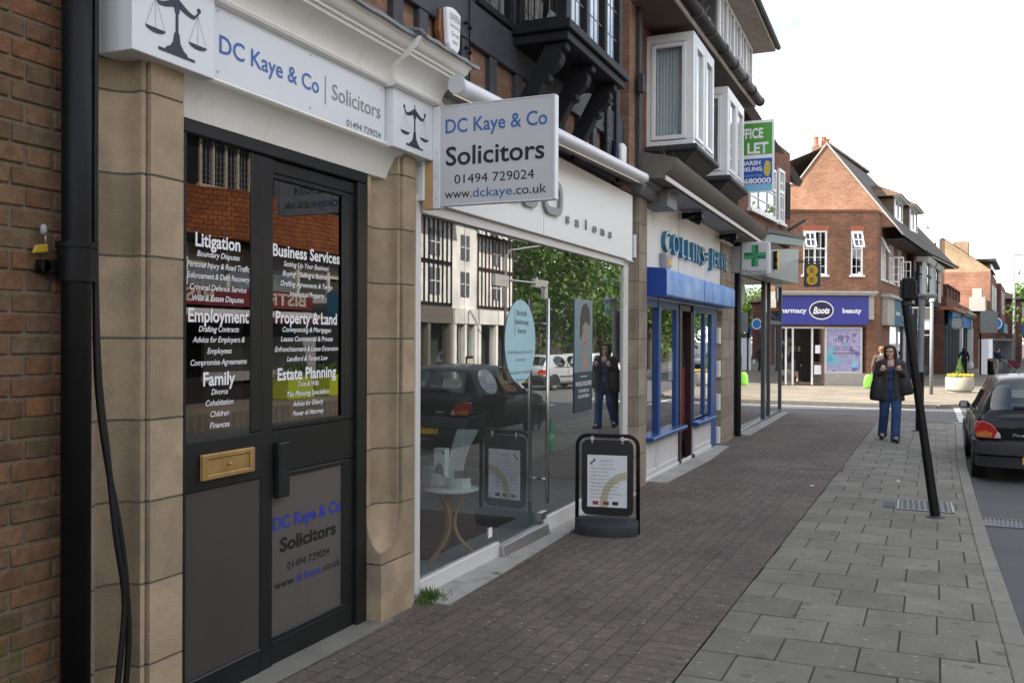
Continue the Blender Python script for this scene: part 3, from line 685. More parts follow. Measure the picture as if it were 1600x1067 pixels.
mbox(orl, 'net_curtain', 'curtain_net', oX - .075, oX - .070, oY0 + .10, oY1 - .1, 3.985, 6.0)
m = MB(); m.hexa([(.27, oY0 + .06, 3.985), (.35, oY0 + .06, 3.985), (.35, oY0 + .075, 3.985), (.27, oY0 + .075, 3.985), (.31, oY0 + .06, 4.10), (.36, oY0 + .06, 4.06), (.36, oY0 + .07, 4.06), (.31, oY0 + .07, 4.10)]); m.build('paper', 'vinyl_white', orl)
def bracket(y):
    # diagonal strut from the wall to the front of the sill with a curled, stepped end
    pts = [(.05, 3.40), (.05, 3.19), (.085, 3.19), (.275, 3.545), (.31, 3.55), (.325, 3.575), (.315, 3.605), (.36, 3.63), (.40, 3.67), (.42, 3.72), (.41, 3.77), (.455, 3.775), (.46, 3.828), (.29, 3.828)]
    m = MB(); m.prism([(x, y, z) for x, z in pts], (0, .10, 0)); m.build('bracket', 'timber_black', orl, bevel=.006)
for y in (6.43, 7.05, 7.66): bracket(y)
# vertical wires with little insulators, brick pier and dark downpipe at the far end
m = MB(); m.box(-.1, .10, 9.36, 9.74, 3.31, 6.2); m.build('brick_pier', 'brick_nog', tb)
m = MB(); m.box(.102, .15, 9.60, 9.70, 3.31, 6.2); m.box(.15, .21, 9.52, 9.60, 4.25, 4.45); m.build('downpipe', 'timber_grey', tb, bevel=.006)
m = MB()
for y in (5.60, 8.72):
    m.tube([(.058, y, 3.3), (.058, y, 5.2)], .005, 6)
    for z in (3.55, 3.72, 3.95): m.ell((.065, y, z), (.016, .016, .014), 5); m.ell((.065, y - .06, z + .015), (.016, .016, .014), 5)
m.build('wiring', 'cable_black', tb, smooth=True)
m = MB(); m.hexa([(0.0, 5.12, 3.17), (.20, 5.12, 3.12), (.20, 9.72, 3.26), (0, 9.72, 3.30), (0, 5.12, 3.20), (.20, 5.12, 3.14), (.20, 9.72, 3.28), (0, 9.72, 3.32)]); m.build('flashing', 'lead', tb)

# white painted cornice over the solicitors (sweeps, breaking forward over the two end boxes)
CP = [(-.06, 3.04), (.06, 3.04), (.082, 3.048), (.088, 3.062), (.078, 3.074), (.066, 3.078), (.072, 3.11), (.090, 3.145), (.122, 3.178), (.165, 3.198), (.172, 3.198), (.174, 3.216), (.190, 3.218), (.192, 3.232), (.205, 3.236), (.222, 3.252), (.232, 3.276), (.246, 3.284), (.248, 3.300), (-.06, 3.300)]
def cornice(y0, y1, d, ret=0.0):
    m = MB(); rings = [[(x + (d if x > 0 else 0), y, z) for x, z in CP] for y in (y0, y1)]
    if ret: rings.append([(x + (d if x > 0 else 0), y1 + max(0, x - .06) * ret, z) for x, z in CP])
    m.loft(rings); return m
mc = cornice(3.04, 4.50, 0.0); co = mc.build('cornice', 'white_paint', tb, autos=30)
cornice(2.60, 3.055, .055).build('cornice_end', 'white_paint', co, autos=30)
cornice(4.495, 5.075, .055, .35).build('cornice_end', 'white_paint', co, autos=30)
m = MB()
def leadrun(y0, y1, d, s):
    rg = []
    for i in range(13):
        y = y0 + (y1 - y0) * i / 12; wv = .006 * sin(i * 2.1 + s)
        rg.append([(-.01, y, 3.40), (.14 + d, y, 3.345 + wv), (.266 + d, y, 3.313 + wv), (.272 + d, y, 3.29 + wv * .5), (.258 + d, y, 3.29 + wv * .5), (.25 + d, y, 3.303), (-.01, y, 3.303)])
    m.loft(rg)
leadrun(2.5, 3.06, .055, 0); leadrun(3.06, 4.49, 0, 1); leadrun(4.49, 5.21, .055, 2)
for y in (3.05, 4.49): m.tube([(-.0, y, 3.41), (.15, y, 3.362), (.30, y, 3.325), (.325, y, 3.295)], .013, 8)
m.build('lead_flashing', 'lead', co, autos=40)
mbox(tb, 'fascia_backing', 'white_paint', -.15, .03, 2.62, 5.0, 2.705, 3.05)
m = MB(); m.loft([[(-.10, y, 2.725), (.055, y, 2.725), (.06, y, 2.712), (.052, y, 2.70), (.04, y, 2.695), (.0, y, 2.66), (-.03, y, 2.60), (-.045, y, 2.545), (-.10, y, 2.54)] for y in (2.94, 4.74)])
m.build('architrave', 'white_paint', tb, autos=35)

# solicitors' dark timber door screen
XD = -.07
scr = MB()
scr.box(-.13, XD + .02, 2.942, 4.50, 2.485, 2.552)                # head
scr.box(-.13, XD + .02, 2.942, 3.058, -.06, 2.484)                # left jamb
scr.box(-.13, XD + .02, 4.40, 4.50, -.06, 2.484)                  # right jamb
scr.box(-.13, XD + .004, 3.575, 3.665, -.06, 2.484)                # mullion
scr.box(-.12, XD + .008, 3.059, 3.574, .912, 1.138)               # mid rail with letter slot
scr.box(-.12, XD + .008, 3.059, 3.574, -.055, .085)
scr.box(-.12, XD + .006, 3.497, 3.574, 1.139, 2.484)
so = scr.build('door_screen', 'door_dark', tb, bevel=.006)
so_gl = MB().quad((XD - .002, 3.059, 1.139), (XD - .002, 3.4965, 1.139), (XD - .002, 3.4965, 2.484), (XD - .002, 3.059, 2.484)).build('side_light', 'glass_door', so)
B(-.11, XD - .004, 3.06, 3.573, .086, .911).build('side_panel', 'door_panel', so)
m = MB(); m.box(XD + .008, XD + .018, 3.146, 3.50, .958, 1.074); lb = m.build('letterbox', 'brass', so, bevel=.003)
m = MB(); m.box(XD + .0185, XD + .022, 3.178, 3.468, .982, 1.05); m.ell((XD + .028, 3.325, 1.016), (.008, .009, .009), 6); m.build('letter_flap', 'brass', lb, bevel=.002)
m = MB()
for (a, b, c, d) in ((3.146, 3.178, .958, 1.074), (3.468, 3.50, .958, 1.074)): m.box(XD + .0185, XD + .03, a, b, c, d)
for (c, d) in ((.958, .982), (1.05, 1.074)): m.box(XD + .0185, XD + .03, 3.178, 3.468, c, d)
m.build('letterbox_rim', 'brass', lb, bevel=.004)
dm = MB(); xi = XD - .006
dm.box(-.13, xi, 3.668, 4.398, 2.412, 2.482); dm.box(-.13, xi, 3.668, 4.398, .915, 1.136); dm.box(-.13, xi, 3.668, 4.398, -.045, .085)
dm.box(-.13, xi, 4.315, 4.398, .086, .914); dm.box(-.13, xi, 4.30, 4.398, 1.137, 2.411)
dr = dm.build('door', 'door_dark', so, bevel=.006)
dr_gl = MB().quad((XD - .016, 3.667, 1.136), (XD - .016, 4.30, 1.136), (XD - .016, 4.30, 2.412), (XD - .016, 3.667, 2.412)).build('door_glass', 'glass_door', dr)
B(-.115, XD - .014, 3.667, 4.315, .086, .914).build('door_panel', 'door_panel_light', dr)
m = MB()
for (a, b, c, d) in ((4.27, 4.299, 1.165, 2.385),): m.box(xi - .006, xi + .004, a, b, c, d)
m.box(xi - .006, xi + .004, 3.667, 4.299, 2.385, 2.411); m.box(xi - .006, xi + .004, 3.667, 4.299, 1.137, 1.165); m.box(xi - .006, xi + .004, 4.286, 4.314, .11, .90); m.box(xi - .006, xi + .004, 3.667, 4.314, .89, .914); m.box(xi - .006, xi + .004, 3.667, 4.314, .086, .11)
m.build('glazing_bead', 'door_dark', dr, bevel=.004)
m = MB(); m.box(xi, xi + .045, 3.672, 3.76, .80, 1.075); m.build('pull_handle', 'door_dark', dr, bevel=.008)
B(-.14, XD + .012, 3.668, 4.398, -.066, -.046).build('threshold_bar', 'steel', so)
# lettering on the glass
T1 = [('Litigation', 3.128, 3.423, 2.032, 1), ('Boundary Disputes', 3.138, 3.42, 1.97, 0), ('Personal Injury & Road Traffic', 3.075, 3.49, 1.921, 0), ('Enforcement & Debt Recovery', 3.075, 3.49, 1.872, 0), ('Criminal Defence Service', 3.094, 3.467, 1.821, 0), ('Wills & Estate Disputes', 3.109, 3.45, 1.773, 0), ('Employment', 3.085, 3.485, 1.696, 1), ('Drafting Contracts', 3.15, 3.416, 1.635, 0), ('Advice for Employers &', 3.112, 3.457, 1.587, 0), ('Employees', 3.204, 3.366, 1.536, 0), ('Compromise Agreements', 3.1, 3.472, 1.485, 0), ('Family', 3.179, 3.389, 1.41, 1), ('Divorce', 3.231, 3.342, 1.35, 0), ('Cohabitation', 3.195, 3.378, 1.301, 0), ('Children', 3.226, 3.348, 1.25, 0), ('Finances', 3.221, 3.354, 1.199, 0)]
T2 = [('Business Services', 3.68, 4.262, 2.036, 1), ('Setting Up Your Business', 3.767, 4.158, 1.973, 0), ('Buying / Selling a Business', 3.758, 4.174, 1.924, 0), ('Drafting Agreements & Terms', 3.742, 4.194, 1.873, 0), ('Intellectual Property', 3.815, 4.121, 1.822, 0), ('Property & Land', 3.704, 4.238, 1.7, 1), ('Conveyancing & Mortgages', 3.759, 4.184, 1.639, 0), ('Leases Commercial & Private', 3.746, 4.2, 1.591, 0), ('Enfranchisement & Lease Extension', 3.698, 4.251, 1.539, 0), ('Landlord & Tenant Law', 3.797, 4.154, 1.489, 0), ('Estate Planning', 3.721, 4.232, 1.412, 1), ('Trust & Wills', 3.886, 4.072, 1.356, 0), ('Tax Planning Specialists', 3.797, 4.167, 1.308, 0), ('Advice for Elderly', 3.845, 4.114, 1.255, 0), ('Power of Attorney', 3.845, 4.118, 1.206, 0)]
for T, pa, x in ((T1, so_gl, XD - .002), (T2, dr_gl, XD - .016)):
    for s_, a, b, z, hd in T:
        lettering(s_, 'vinyl_white', pa, (x, (a + b) / 2, z), b - a, .060 if hd else .026, bold=.025 if hd else .008, shear=0 if hd else .25, space=1.0 if hd else .95)
for s_, a, b, z, cp, mt, bo in (('DC Kaye & Co', 3.69, 4.286, .664, .062, 'ink_blue_dark', .03), ('Solicitors', 3.742, 4.233, .549, .068, 'ink_black', .03), ('01494 729024', 3.803, 4.171, .432, .04, 'ink_black', .0)):
    lettering(s_, mt, dr, (XD - .014, (a + b) / 2, z), b - a, cp, bold=bo)
for s_, a, b, mt in (('www.', 3.70, 3.868, 'ink_black'), ('dckaye', 3.874, 4.094, 'ink_blue_dark'), ('.co.uk', 4.10, 4.275, 'ink_black')): lettering(s_, mt, dr, (XD - .014, (a + b) / 2, .354), b - a, .044)
# stone step in front of the door
m = MB(); m.hexa([(-.14, 2.95, -.09), (.10, 2.95, -.09), (.10, 4.60, -.09), (-.14, 4.72, -.09), (-.14, 2.95, -.067), (.09, 2.95, -.030 - .045), (.09, 4.60, -.030 - .045), (-.14, 4.72, -.067)]); m.v = [(x, y, z + .04 + gz(y) + .035) for x, y, z in m.v]
m.build('door_step', 'kerb_stone', tb, bevel=.01)
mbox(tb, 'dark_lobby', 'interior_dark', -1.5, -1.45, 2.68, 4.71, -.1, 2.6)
mbox(tb, 'lobby_floor', 'interior_dark', -6.0, -.13, 2.68, 4.71, -.14, -.06)

# ---------- salon shop front
sf = MB()
sf.box(-.05, .0, 4.958, 5.04, -.075, 2.50); sf.box(-.05, .0, 9.54, 9.71, -.10, 2.50); sf.box(-.05, .012, 5.041, 9.539, 2.385, 2.452)
sf.hexa([(-.05, 5.041, -.08), (.0, 5.041, -.08), (.0, 6.27, -.08), (-.05, 6.27, -.08), (-.05, 5.041, .06), (.0, 5.041, .06), (.0, 6.27, .06), (-.05, 6.27, .06)])
sf.box(-.05, .0, 7.20, 9.539, -.10, .07)
salon = sf.build('shop_front', 'frame_white', tb, bevel=.004)
MB().quad((-.02, 5.04, .06), (-.02, 5.69, .06), (-.02, 5.69, 2.386), (-.02, 5.04, 2.386)).build('shop_window', 'glass_shop', salon)
MB().quad((-.02, 5.694, .06), (-.02, 6.27, .06), (-.02, 6.27, 2.386), (-.02, 5.694, 2.386)).build('shop_window', 'glass_shop', salon)
MB().quad((-.02, 7.20, .07), (-.02, 9.54, .07), (-.02, 9.54, 2.386), (-.02, 7.20, 2.386)).build('shop_window', 'glass_shop', salon)
MB().quad((-.02, 6.275, 2.06), (-.02, 7.196, 2.06), (-.02, 7.196, 2.386), (-.02, 6.275, 2.386)).build('shop_window', 'glass_shop', salon)
gd = MB().quad((-.02, 6.277, .05), (-.02, 7.194, .05), (-.02, 7.194, 2.055), (-.02, 6.277, 2.055)).build('glass_door', 'glass_shop', salon)
m = MB(); m.box(-.035, .0, 6.18, 6.42, 1.99, 2.08); m.box(-.035, .0, 6.98, 7.09, 2.02, 2.09); m.box(-.035, .0, 7.10, 7.26, 2.03, 2.09); m.box(-.035, .0, 7.20, 7.26, 1.93, 2.03); m.box(-.035, .0, 7.11, 7.25, .06, .13)
m.tube([(-.005, 6.30, 2.045), (-.005, 7.0, 2.055)], .008, 6); m.each('patch_fitting', 'steel', gd, bevel=.003)
m = MB(); m.tube([(.06, 7.105, .22), (.06, 7.105, 1.93)], .016, 12)
for z in (.42, 1.72): m.tube([(-.02, 7.105, z), (.06, 7.105, z)], .009, 8)
m.build('door_handle', 'steel', gd, smooth=True)
m = MB(); m.hexa([(-.04, 6.262, -.075), (.055, 6.262, -.075), (.055, 7.215, -.085), (-.04, 7.215, -.085), (-.04, 6.262, .045), (.03, 6.262, .03), (.03, 7.215, .03), (-.04, 7.215, .045)]); m.build('tread_plate', 'chequer_plate', salon, bevel=.006)
mbox(salon, 'salon_floor', 'interior_floor', -5.99, -.052, 4.96, 9.74, -.14, .0)
mbox(salon, 'salon_back_wall', 'interior_mid', -4.3, -4.2, 4.96, 9.74, .001, 2.61)
mbox(salon, 'salon_partition', 'interior_mid', -2.6, -2.52, 6.0, 8.6, .001, 2.61)
mbox(salon, 'door_mat', 'mat_brown', -1.5, -.35, 5.75, 7.4, .001, .011)
mbox(salon, 'black_cabinet', 'interior_dark', -1.15, -.75, 4.97, 5.30, .001, 1.05)
m = MB(); m.box(-.018, -.012, 6.1, 6.16, .12, .19); m.build('door_sticker', 'vinyl_white', salon)
lettering('01494 72919', 'ink_blue', salon, (-.03, 9.1, 2.20), .62, .075, bold=.01)
mbox(salon, 'blue_notice', 'ink_blue', -.04, -.035, 8.95, 9.15, 1.83, 2.02)
# ================================================================== shop building with white bays (Collins) and corner pharmacy
cb_ = thing('bay_window_building', 'brick building with white bay windows above a faded blue shop canopy', 'building', (0, 13, gz(13)))
pier(cb_, 14.89, 15.12, 16.28, -.06, .03, -.16, 3.2, stop=False, mat='stone_grey')
mbox(cb_, 'upper_wall', 'brick_upper', -6.2, 0.0, 9.96, 16.3, 3.56, 5.5)
mbox(cb_, 'back_wall', 'interior_mid', -5.0, -4.9, 9.96, 16.3, -.3, 3.4)
mbox(cb_, 'side_wall', 'plaster_grey', -4.9, -.36, 14.95, 15.1, -.3, 3.1)
mbox(cb_, 'shop_ceiling', 'plaster_grey', -4.9, -.05, 9.97, 14.94, 2.5, 2.6)
mbox(cb_, 'shop_floor', 'mat_brown', -4.9, -.10, 9.97, 14.94, -.3, -.09)
# white board behind the letters
wf = mbox(cb_, 'shop_fascia', 'white_dirty', -.05, .0, 10.45, 16.32, 2.08, 3.33)
mbox(wf, 'fascia_joint', 'plaster_grey', .0005, .003, 12.10, 12.112, 2.45, 3.3); mbox(wf, 'fascia_joint', 'plaster_grey', .0005, .003, 15.55, 15.565, 2.6, 3.3)
# heavy lead gutter-cornice with its boarded soffit
CX0, CX1 = 10.35, 17.2
m = MB(); m.loft([[(-.05, y, 3.36), (.34, y, 3.36), (.36, y, 3.345), (.38, y, 3.345), (.38, y, 3.40), (.42, y, 3.42), (.50, y, 3.50), (.52, y, 3.565), (.40, y, 3.60), (-.05, y, 3.70)] for y in (9.78, 17.2)])
cc = m.build('gutter_cornice', 'gutter_grey', cb_, autos=35)
mbox(cc, 'fascia_board', 'white_dirty', .385, .40, 9.80, 17.1, 3.335, 3.385)
m = MB()
for i in range(9): m.box(.002, .335, 10.5 + .75 * i, 10.5 + .75 * i + .735, 3.335, 3.357)
m.build('soffit_board', 'plaster_grey', cc, bevel=.003)
m = MB(); m.loft([[(-.05, y, 3.20), (.10, y, 3.20), (.13, y, 3.24), (.14, y, 3.30), (.20, y, 3.33), (.20, y, 3.358), (-.05, y, 3.358)] for y in (9.80, 10.42)]); m.box(-.05, .26, 10.43, 10.9, 3.14, 3.334); m.build('cornice_console', 'lead', cc, bevel=.006)
for y in (12.2, 14.9):
    m = MB(); m.box(.02, .12, y, y + .07, 3.22, 3.30); m.cyl((.10, y + .03, 3.26), (.27, y + .05, 3.17), .05, 12); m.cyl((.10, y - .02, 3.24), (.22, y - .25, 3.20), .025, 8); m.box(.16, .30, y - .04, y + .13, 3.21, 3.30)
    m.build('spot_lamp', 'iron_black', cc, bevel=.004)
# blue ground-floor window frames
fm = MB(); X0, X1 = -.06, .0
def fr(y0, y1, z0, z1, a=X0, b=X1): fm.box(a, b, y0, y1, z0, z1)
fr(10.46, 10.52, .40, 2.08); fr(11.02, 11.14, .40, 2.08, X0, .012); fr(12.02, 12.16, .40, 2.08); fr(10.52, 11.02, 1.98, 2.08); fr(11.14, 12.02, 1.98, 2.08)
fr(13.08, 13.16, .36, 2.08); fr(14.40, 14.62, -.14, 2.08); fr(13.16, 14.40, 1.98, 2.08); fr(13.86, 13.95, .44, 1.98); fr(14.63, 14.88, -.14, 2.4, X0, -.01)
near_, far_ = MB(), MB()
for f_ in fm.f:
    q_ = near_ if fm.v[f_[0]][1] < 12.5 else far_; i_ = len(q_.v); q_.v += [fm.v[k] for k in f_]; q_.f.append(tuple(range(i_, i_ + len(f_))))
far_.build('window_frame', 'frame_blue', cb_); fb = near_.build('window_frame', 'frame_blue', cb_)
m = MB(); m.box(-.06, .10, 10.46, 12.30, .38, .43); m.box(-.06, .10, 13.02, 14.40, .34, .40); m.build('window_sill', 'frame_blue', fb, bevel=.012)
for a, b in ((10.52, 11.02), (11.14, 12.02), (13.16, 13.86), (13.95, 14.40)): MB().quad((-.03, a, .43), (-.03, b, .43), (-.03, b, 1.98), (-.03, a, 1.98)).build('shop_window', 'glass_shop', fb)
m = MB(); m.box(-.07, -.005, 10.46, 12.16, -.2, .379); m.box(-.07, -.005, 13.08, 14.40, -.2, .339); sr = m.each('stall_riser', 'panel_white', cb_)[0]
m = MB()
for a, b, zt in ((10.50, 10.98, .33), (11.04, 12.10, .33), (13.12, 14.36, .30)):
    m.box(-.004, .006, a, b, zt - .035, zt); m.box(-.004, .006, a, b, -.02, .02); m.box(-.004, .006, a, a + .035, .021, zt - .036); m.box(-.004, .006, b - .035, b, .021, zt - .036)
m.box(-.004, .012, 10.40, 14.40, -.16, -.06); m.build('panel_moulding', 'panel_white', sr, bevel=.004)
m = MB(); m.box(-.75, -.03, 12.34, 12.42, -.10, 1.98); m.box(-.10, .015, 12.165, 12.30, -.12, 2.07); m.box(-.75, -.70, 12.43, 13.05, -.10, 1.98); m.box(-.10, -.01, 12.98, 13.07, -.12, 1.98); m.box(-.08, .03, 12.95, 13.10, -.14, -.06); m.box(-.09, -.02, 12.301, 12.98, 1.98, 2.07)
m.build('shop_door', 'door_brown', cb_, bevel=.006)
B(-.045, -.04, 11.75, 11.98, 1.05, 1.42).build('notice', 'vinyl_white', fb)
plain('stock_red', (0.30, 0.05, 0.06), 0.7, 0.3, 20); plain('stock_cream', (0.5, 0.45, 0.35), 0.7, 0.3, 20)
m = MB()
for i in range(9): yy = 10.6 + i * .42; m.box(-.55, -.28, yy, yy + .26, .1, .45 + .18 * ((i * 7) % 5))
m.build('window_display', 'stock_red', cb_, bevel=.02)
mbox(cb_, 'display_shelf', 'stock_cream', -.75, -.2, 10.5, 12.0, .05, .09)
# quoined tile edge on the pier
m = MB()
for i in range(9):
    if i % 2 == 0: m.box(-.05, .036, 14.87, 15.02, -.1 + i * .27, .16 + i * .27)
m.build('tile_quoin', 'white_dirty', cb_, bevel=.004)
# white bays
def bay(y0, y1, z0, z1, X):
    f = MB(); t = .065
    bo = B(0, X + .06, y0 - .06, y1 + .06, z0 - .14, z0 - .06).build('bay_window', 'gutter', cb_, bevel=.02)
    m = MB(); m.hexa([(0, y0 + .05, z0 - .26), (X - .12, y0 + .05, z0 - .26), (X - .12, y1 - .05, z0 - .26), (0, y1 - .05, z0 - .26), (0, y0 - .02, z0 - .141), (X + .02, y0 - .02, z0 - .141), (X + .02, y1 + .02, z0 - .141), (0, y1 + .02, z0 - .141)]); m.build('bay_base', 'gutter', bo)
    f.box(0, X, y0, y1, z0 - .06, z0); f.box(0, X, y0, y1, z1 - .10, z1)
    f.box(X - .09, X, y0, y0 + .09, z0, z1 - .1); f.box(X - .09, X, y1 - .09, y1, z0, z1 - .1); f.box(0, .06, y0, y0 + .06, z0, z1 - .1); f.box(0, .06, y1 - .06, y1, z0, z1 - .1)
    ym = (y0 + y1) / 2; f.box(X - .07, X - .005, ym - .05, ym + .05, z0, z1 - .1)
    # opening lights proud of the frame
    for a, b in ((y0 + .09, ym - .05), (ym + .05, y1 - .09)):
        f.box(X - .05, X + .012, a, a + .05, z0 + .01, z1 - .11); f.box(X - .05, X + .012, b - .05, b, z0 + .01, z1 - .11); f.box(X - .05, X + .012, a + .05, b - .05, z0 + .01, z0 + .06); f.box(X - .05, X + .012, a + .05, b - .05, z1 - .16, z1 - .11)
    a, b = .06, X - .09
    f.box(a, a + .05, y0 - .012, y0 + .05, z0 + .01, z1 - .11); f.box(b - .05, b, y0 - .012, y0 + .05, z0 + .01, z1 - .11); f.box(a + .05, b - .05, y0 - .012, y0 + .05, z0 + .01, z0 + .06); f.box(a + .05, b - .05, y0 - .012, y0 + .05, z1 - .16, z1 - .11)
    f.build('bay_frame', 'white_upvc', bo, bevel=.006)
    m = MB(); m.quad((.11, y0 + .01, z0 + .06), (X - .14, y0 + .01, z0 + .06), (X - .14, y0 + .01, z1 - .16), (.11, y0 + .01, z1 - .16))
    for p, q in ((y0 + .14, ym - .10), (ym + .10, y1 - .14)): m.quad((X - .02, p, z0 + .06), (X - .02, q, z0 + .06), (X - .02, q, z1 - .16), (X - .02, p, z1 - .16))
    m.quad((.06, y1 - .02, z0), (X - .09, y1 - .02, z0), (X - .09, y1 - .02, z1 - .1), (.06, y1 - .02, z1 - .1)); m.build('bay_glass', 'glass_window', bo)
    # pleated net curtain behind the glass
    m = MB(); pth = []
    n = 30
    for i in range(n + 1): pth.append((.08 + (X - .22) * i / n, y0 + .10 + .012 * sin(i * 1.9)))
    for i in range(1, 41): pth.append((X - .14 + .012 * sin(i * 1.9), y0 + .10 + (y1 - y0 - .2) * i / 40))
    for (x0_, y0_), (x1_, y1_) in zip(pth, pth[1:]): m.quad((x0_, y0_, z0), (x1_, y1_, z0), (x1_, y1_, z1 - .1), (x0_, y0_, z1 - .1))
    m.build('net_curtain', 'curtain_net', bo, smooth=True)
bay(10.42, 11.62, 3.90, 5.14, .56); bay(12.60, 13.95, 3.90, 5.06, .56)
# eaves: soffit, white fascia board, black gutter with brackets and bird spikes
def eave(p, q, name='eaves'):
    """p, q = gutter line ends (x, y, z)"""
    p = Vector(p); q = Vector(q)
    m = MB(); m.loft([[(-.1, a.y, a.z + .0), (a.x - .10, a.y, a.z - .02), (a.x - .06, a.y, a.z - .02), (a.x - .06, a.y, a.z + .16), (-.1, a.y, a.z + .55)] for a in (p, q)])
    e = m.build(name, 'soffit_dark', cb_)
    MB().loft([[(a.x - .058, a.y, a.z - .03), (a.x - .03, a.y, a.z - .03), (a.x - .03, a.y, a.z + .15), (a.x - .058, a.y, a.z + .15)] for a in (p, q)]).build('fascia_board', 'white_dirty', e)
    g = MB(); g.tube([p + Vector((.03, 0, .06)), q + Vector((.03, 0, .06))], .065, 12)
    n = int((q - p).length / .8)
    for i in range(n + 1):
        c = p + (q - p) * (i / n) + Vector((.03, 0, .06)); d = (q - p).normalized() * .03; g.tube([c - d, c + d], .078, 12)
    g.build('gutter', 'gutter', e, smooth=True)
    s = MB(); rr = random.Random(5)
    for i in range(int((q - p).length * 14)):
        t = rr.random(); c = p + (q - p) * t; s.tube([(c.x + rr.uniform(-.02, .06), c.y, c.z + .11), (c.x + rr.uniform(-.09, .13), c.y + rr.uniform(-.06, .06), c.z + rr.uniform(.18, .27))], .0022, 3)
    s.build('bird_spike', 'gutter_grey', e)
    return e
eave((.60, 9.40, 5.20), (.60, 15.05, 5.37))
roof(cb_, 9.9, 23.6, .45, 5.50, -4.6, 8.9, -9.5, 5.5)
# spikes on the ledge under the bays too
m = MB(); rr = random.Random(8)
for i in range(80):
    y = rr.uniform(10.1, 14.5); m.tube([(.30, y, 3.62), (.30 + rr.uniform(-.1, .14), y + rr.uniform(-.06, .06), 3.62 + rr.uniform(.07, .17))], .002, 3)
m.build('bird_spike', 'gutter_grey', cb_)

# corner building: pharmacy glass front, oversailing brick floor, dormer with flat roof
pb = thing('corner_building', 'corner building with glazed pharmacy front, grey fascia and a flat-roofed dormer', 'building', (0, 20, gz(20)))
m = MB(); m.hexa([(-6.2, 16.31, 3.56), (.08, 16.31, 3.56), (.50, 20.4, 3.56), (-6.2, 20.4, 3.56), (-6.2, 16.31, 5.6), (.08, 16.31, 5.6), (.50, 20.4, 5.6), (-6.2, 20.4, 5.6)]); m.build('upper_wall', 'brick_upper', pb)
mbox(pb, 'end_wall', 'brick_upper', -9, -.05, 20.41, 23.4, 3.3, 6.2)
mbox(pb, 'back_wall', 'interior_dark', -2.6, -2.5, 16.4, 23.3, -.3, 2.95)
mbox(pb, 'ground_end_wall', 'brick_upper', -9, -.09, 23.31, 23.4, -.5, 3.29)
mbox(pb, 'shop_ceiling', 'plaster_grey', -4.9, -.05, 16.4, 23.3, 2.95, 3.05)
mbox(pb, 'shop_floor', 'interior_floor', -4.9, -.06, 16.4, 23.3, -.4, -.16)
mbox(pb, 'display_counter', 'stock_cream', -2.2, -1.6, 17.2, 20.0, -.15, .9)
mbox(pb, 'partition', 'plaster_grey', -4.9, -.40, 16.31, 16.39, -.3, 3.2); mbox(pb, 'shop_unit', 'interior_mid', -1.2, -.5, 20.6, 23.2, -.15, 1.5)
m = MB()
for y in (16.86, 20.30, 21.15, 23.20): m.box(-.09, .0, y, y + (.22 if y == 20.30 else .10), -.22, 2.95)
m.box(-.07, -.01, 16.96, 23.2, -.22, -.13); m.box(-.07, -.01, 16.96, 23.2, 2.86, 2.95); m.box(-.07, -.01, 21.25, 23.2, 1.95, 2.03)
pf = m.build('shop_front', 'pharm_frame', pb, bevel=.005)
for a, b in ((16.96, 20.30), (20.52, 21.15), (21.25, 23.20)): MB().quad((-.04, a, -.13), (-.04, b, -.13), (-.04, b, 2.86), (-.04, a, 2.86)).build('shop_window', 'glass_shop', pf)
m = MB(); m.cyl((-.039, 17.6, 2.5), (-.036, 17.6, 2.5), .26, 24); m.build('round_sticker', 'stone_pale', pf)
m = MB(); m.box(-.3, -.28, 17.3, 18.1, -.13, .45); m.v = [(x - (z) * .25, y + z * .2, z) for x, y, z in m.v]; m.build('easel_board', 'pharm_grey', pf)
MB().cyl((.04, 16.70, -.16), (.04, 16.70, 3.4), .05, 12).build('downpipe', 'gutter', pb, smooth=True)
m = MB(); m.hexa([(0, 17.0, 2.80), (.30, 17.2, 2.80), (.55, 21.75, 2.86), (0, 21.75, 2.86), (0, 17.0, 3.25), (.30, 17.2, 3.25), (.55, 21.75, 3.68), (0, 21.75, 3.68)])
fa = m.build('shop_fascia', 'pharm_grey', pb, bevel=.008)
m = MB(); m.hexa([(0, 17.0, 3.40), (.46, 17.0, 3.36), (.62, 21.9, 3.74), (0, 21.9, 3.78), (0, 17.0, 3.54), (.50, 17.0, 3.52), (.66, 21.9, 3.90), (0, 21.9, 3.94)]); fg = m.build('fascia_gutter', 'pharm_green', fa, bevel=.01)
m = MB(); m.hexa([(0, 16.9, 3.545), (.52, 16.9, 3.525), (.68, 22.0, 3.905), (0, 22.0, 3.945), (0, 16.9, 3.62), (.52, 16.9, 3.60), (.68, 22.0, 3.98), (0, 22.0, 4.05)]); m.build('lead_capping', 'gutter', fg)
m = MB()
for i in range(24): yy = 17.0 + i * .14; m.box(.05, .26 + .006 * i, yy, yy + .07, 3.26 + .012 * i, 3.40 + .012 * i)
m.build('ribbed_sheet', 'white_dirty', fa)
e2 = eave((.60, 15.06, 5.37), (.985, 20.3, 5.46)); e2.parent = pb; e2.location = -Vector(pb.location); 
for ch in e2.children: ch.location = (0, 0, 0)
def fixparent(o):
    pass
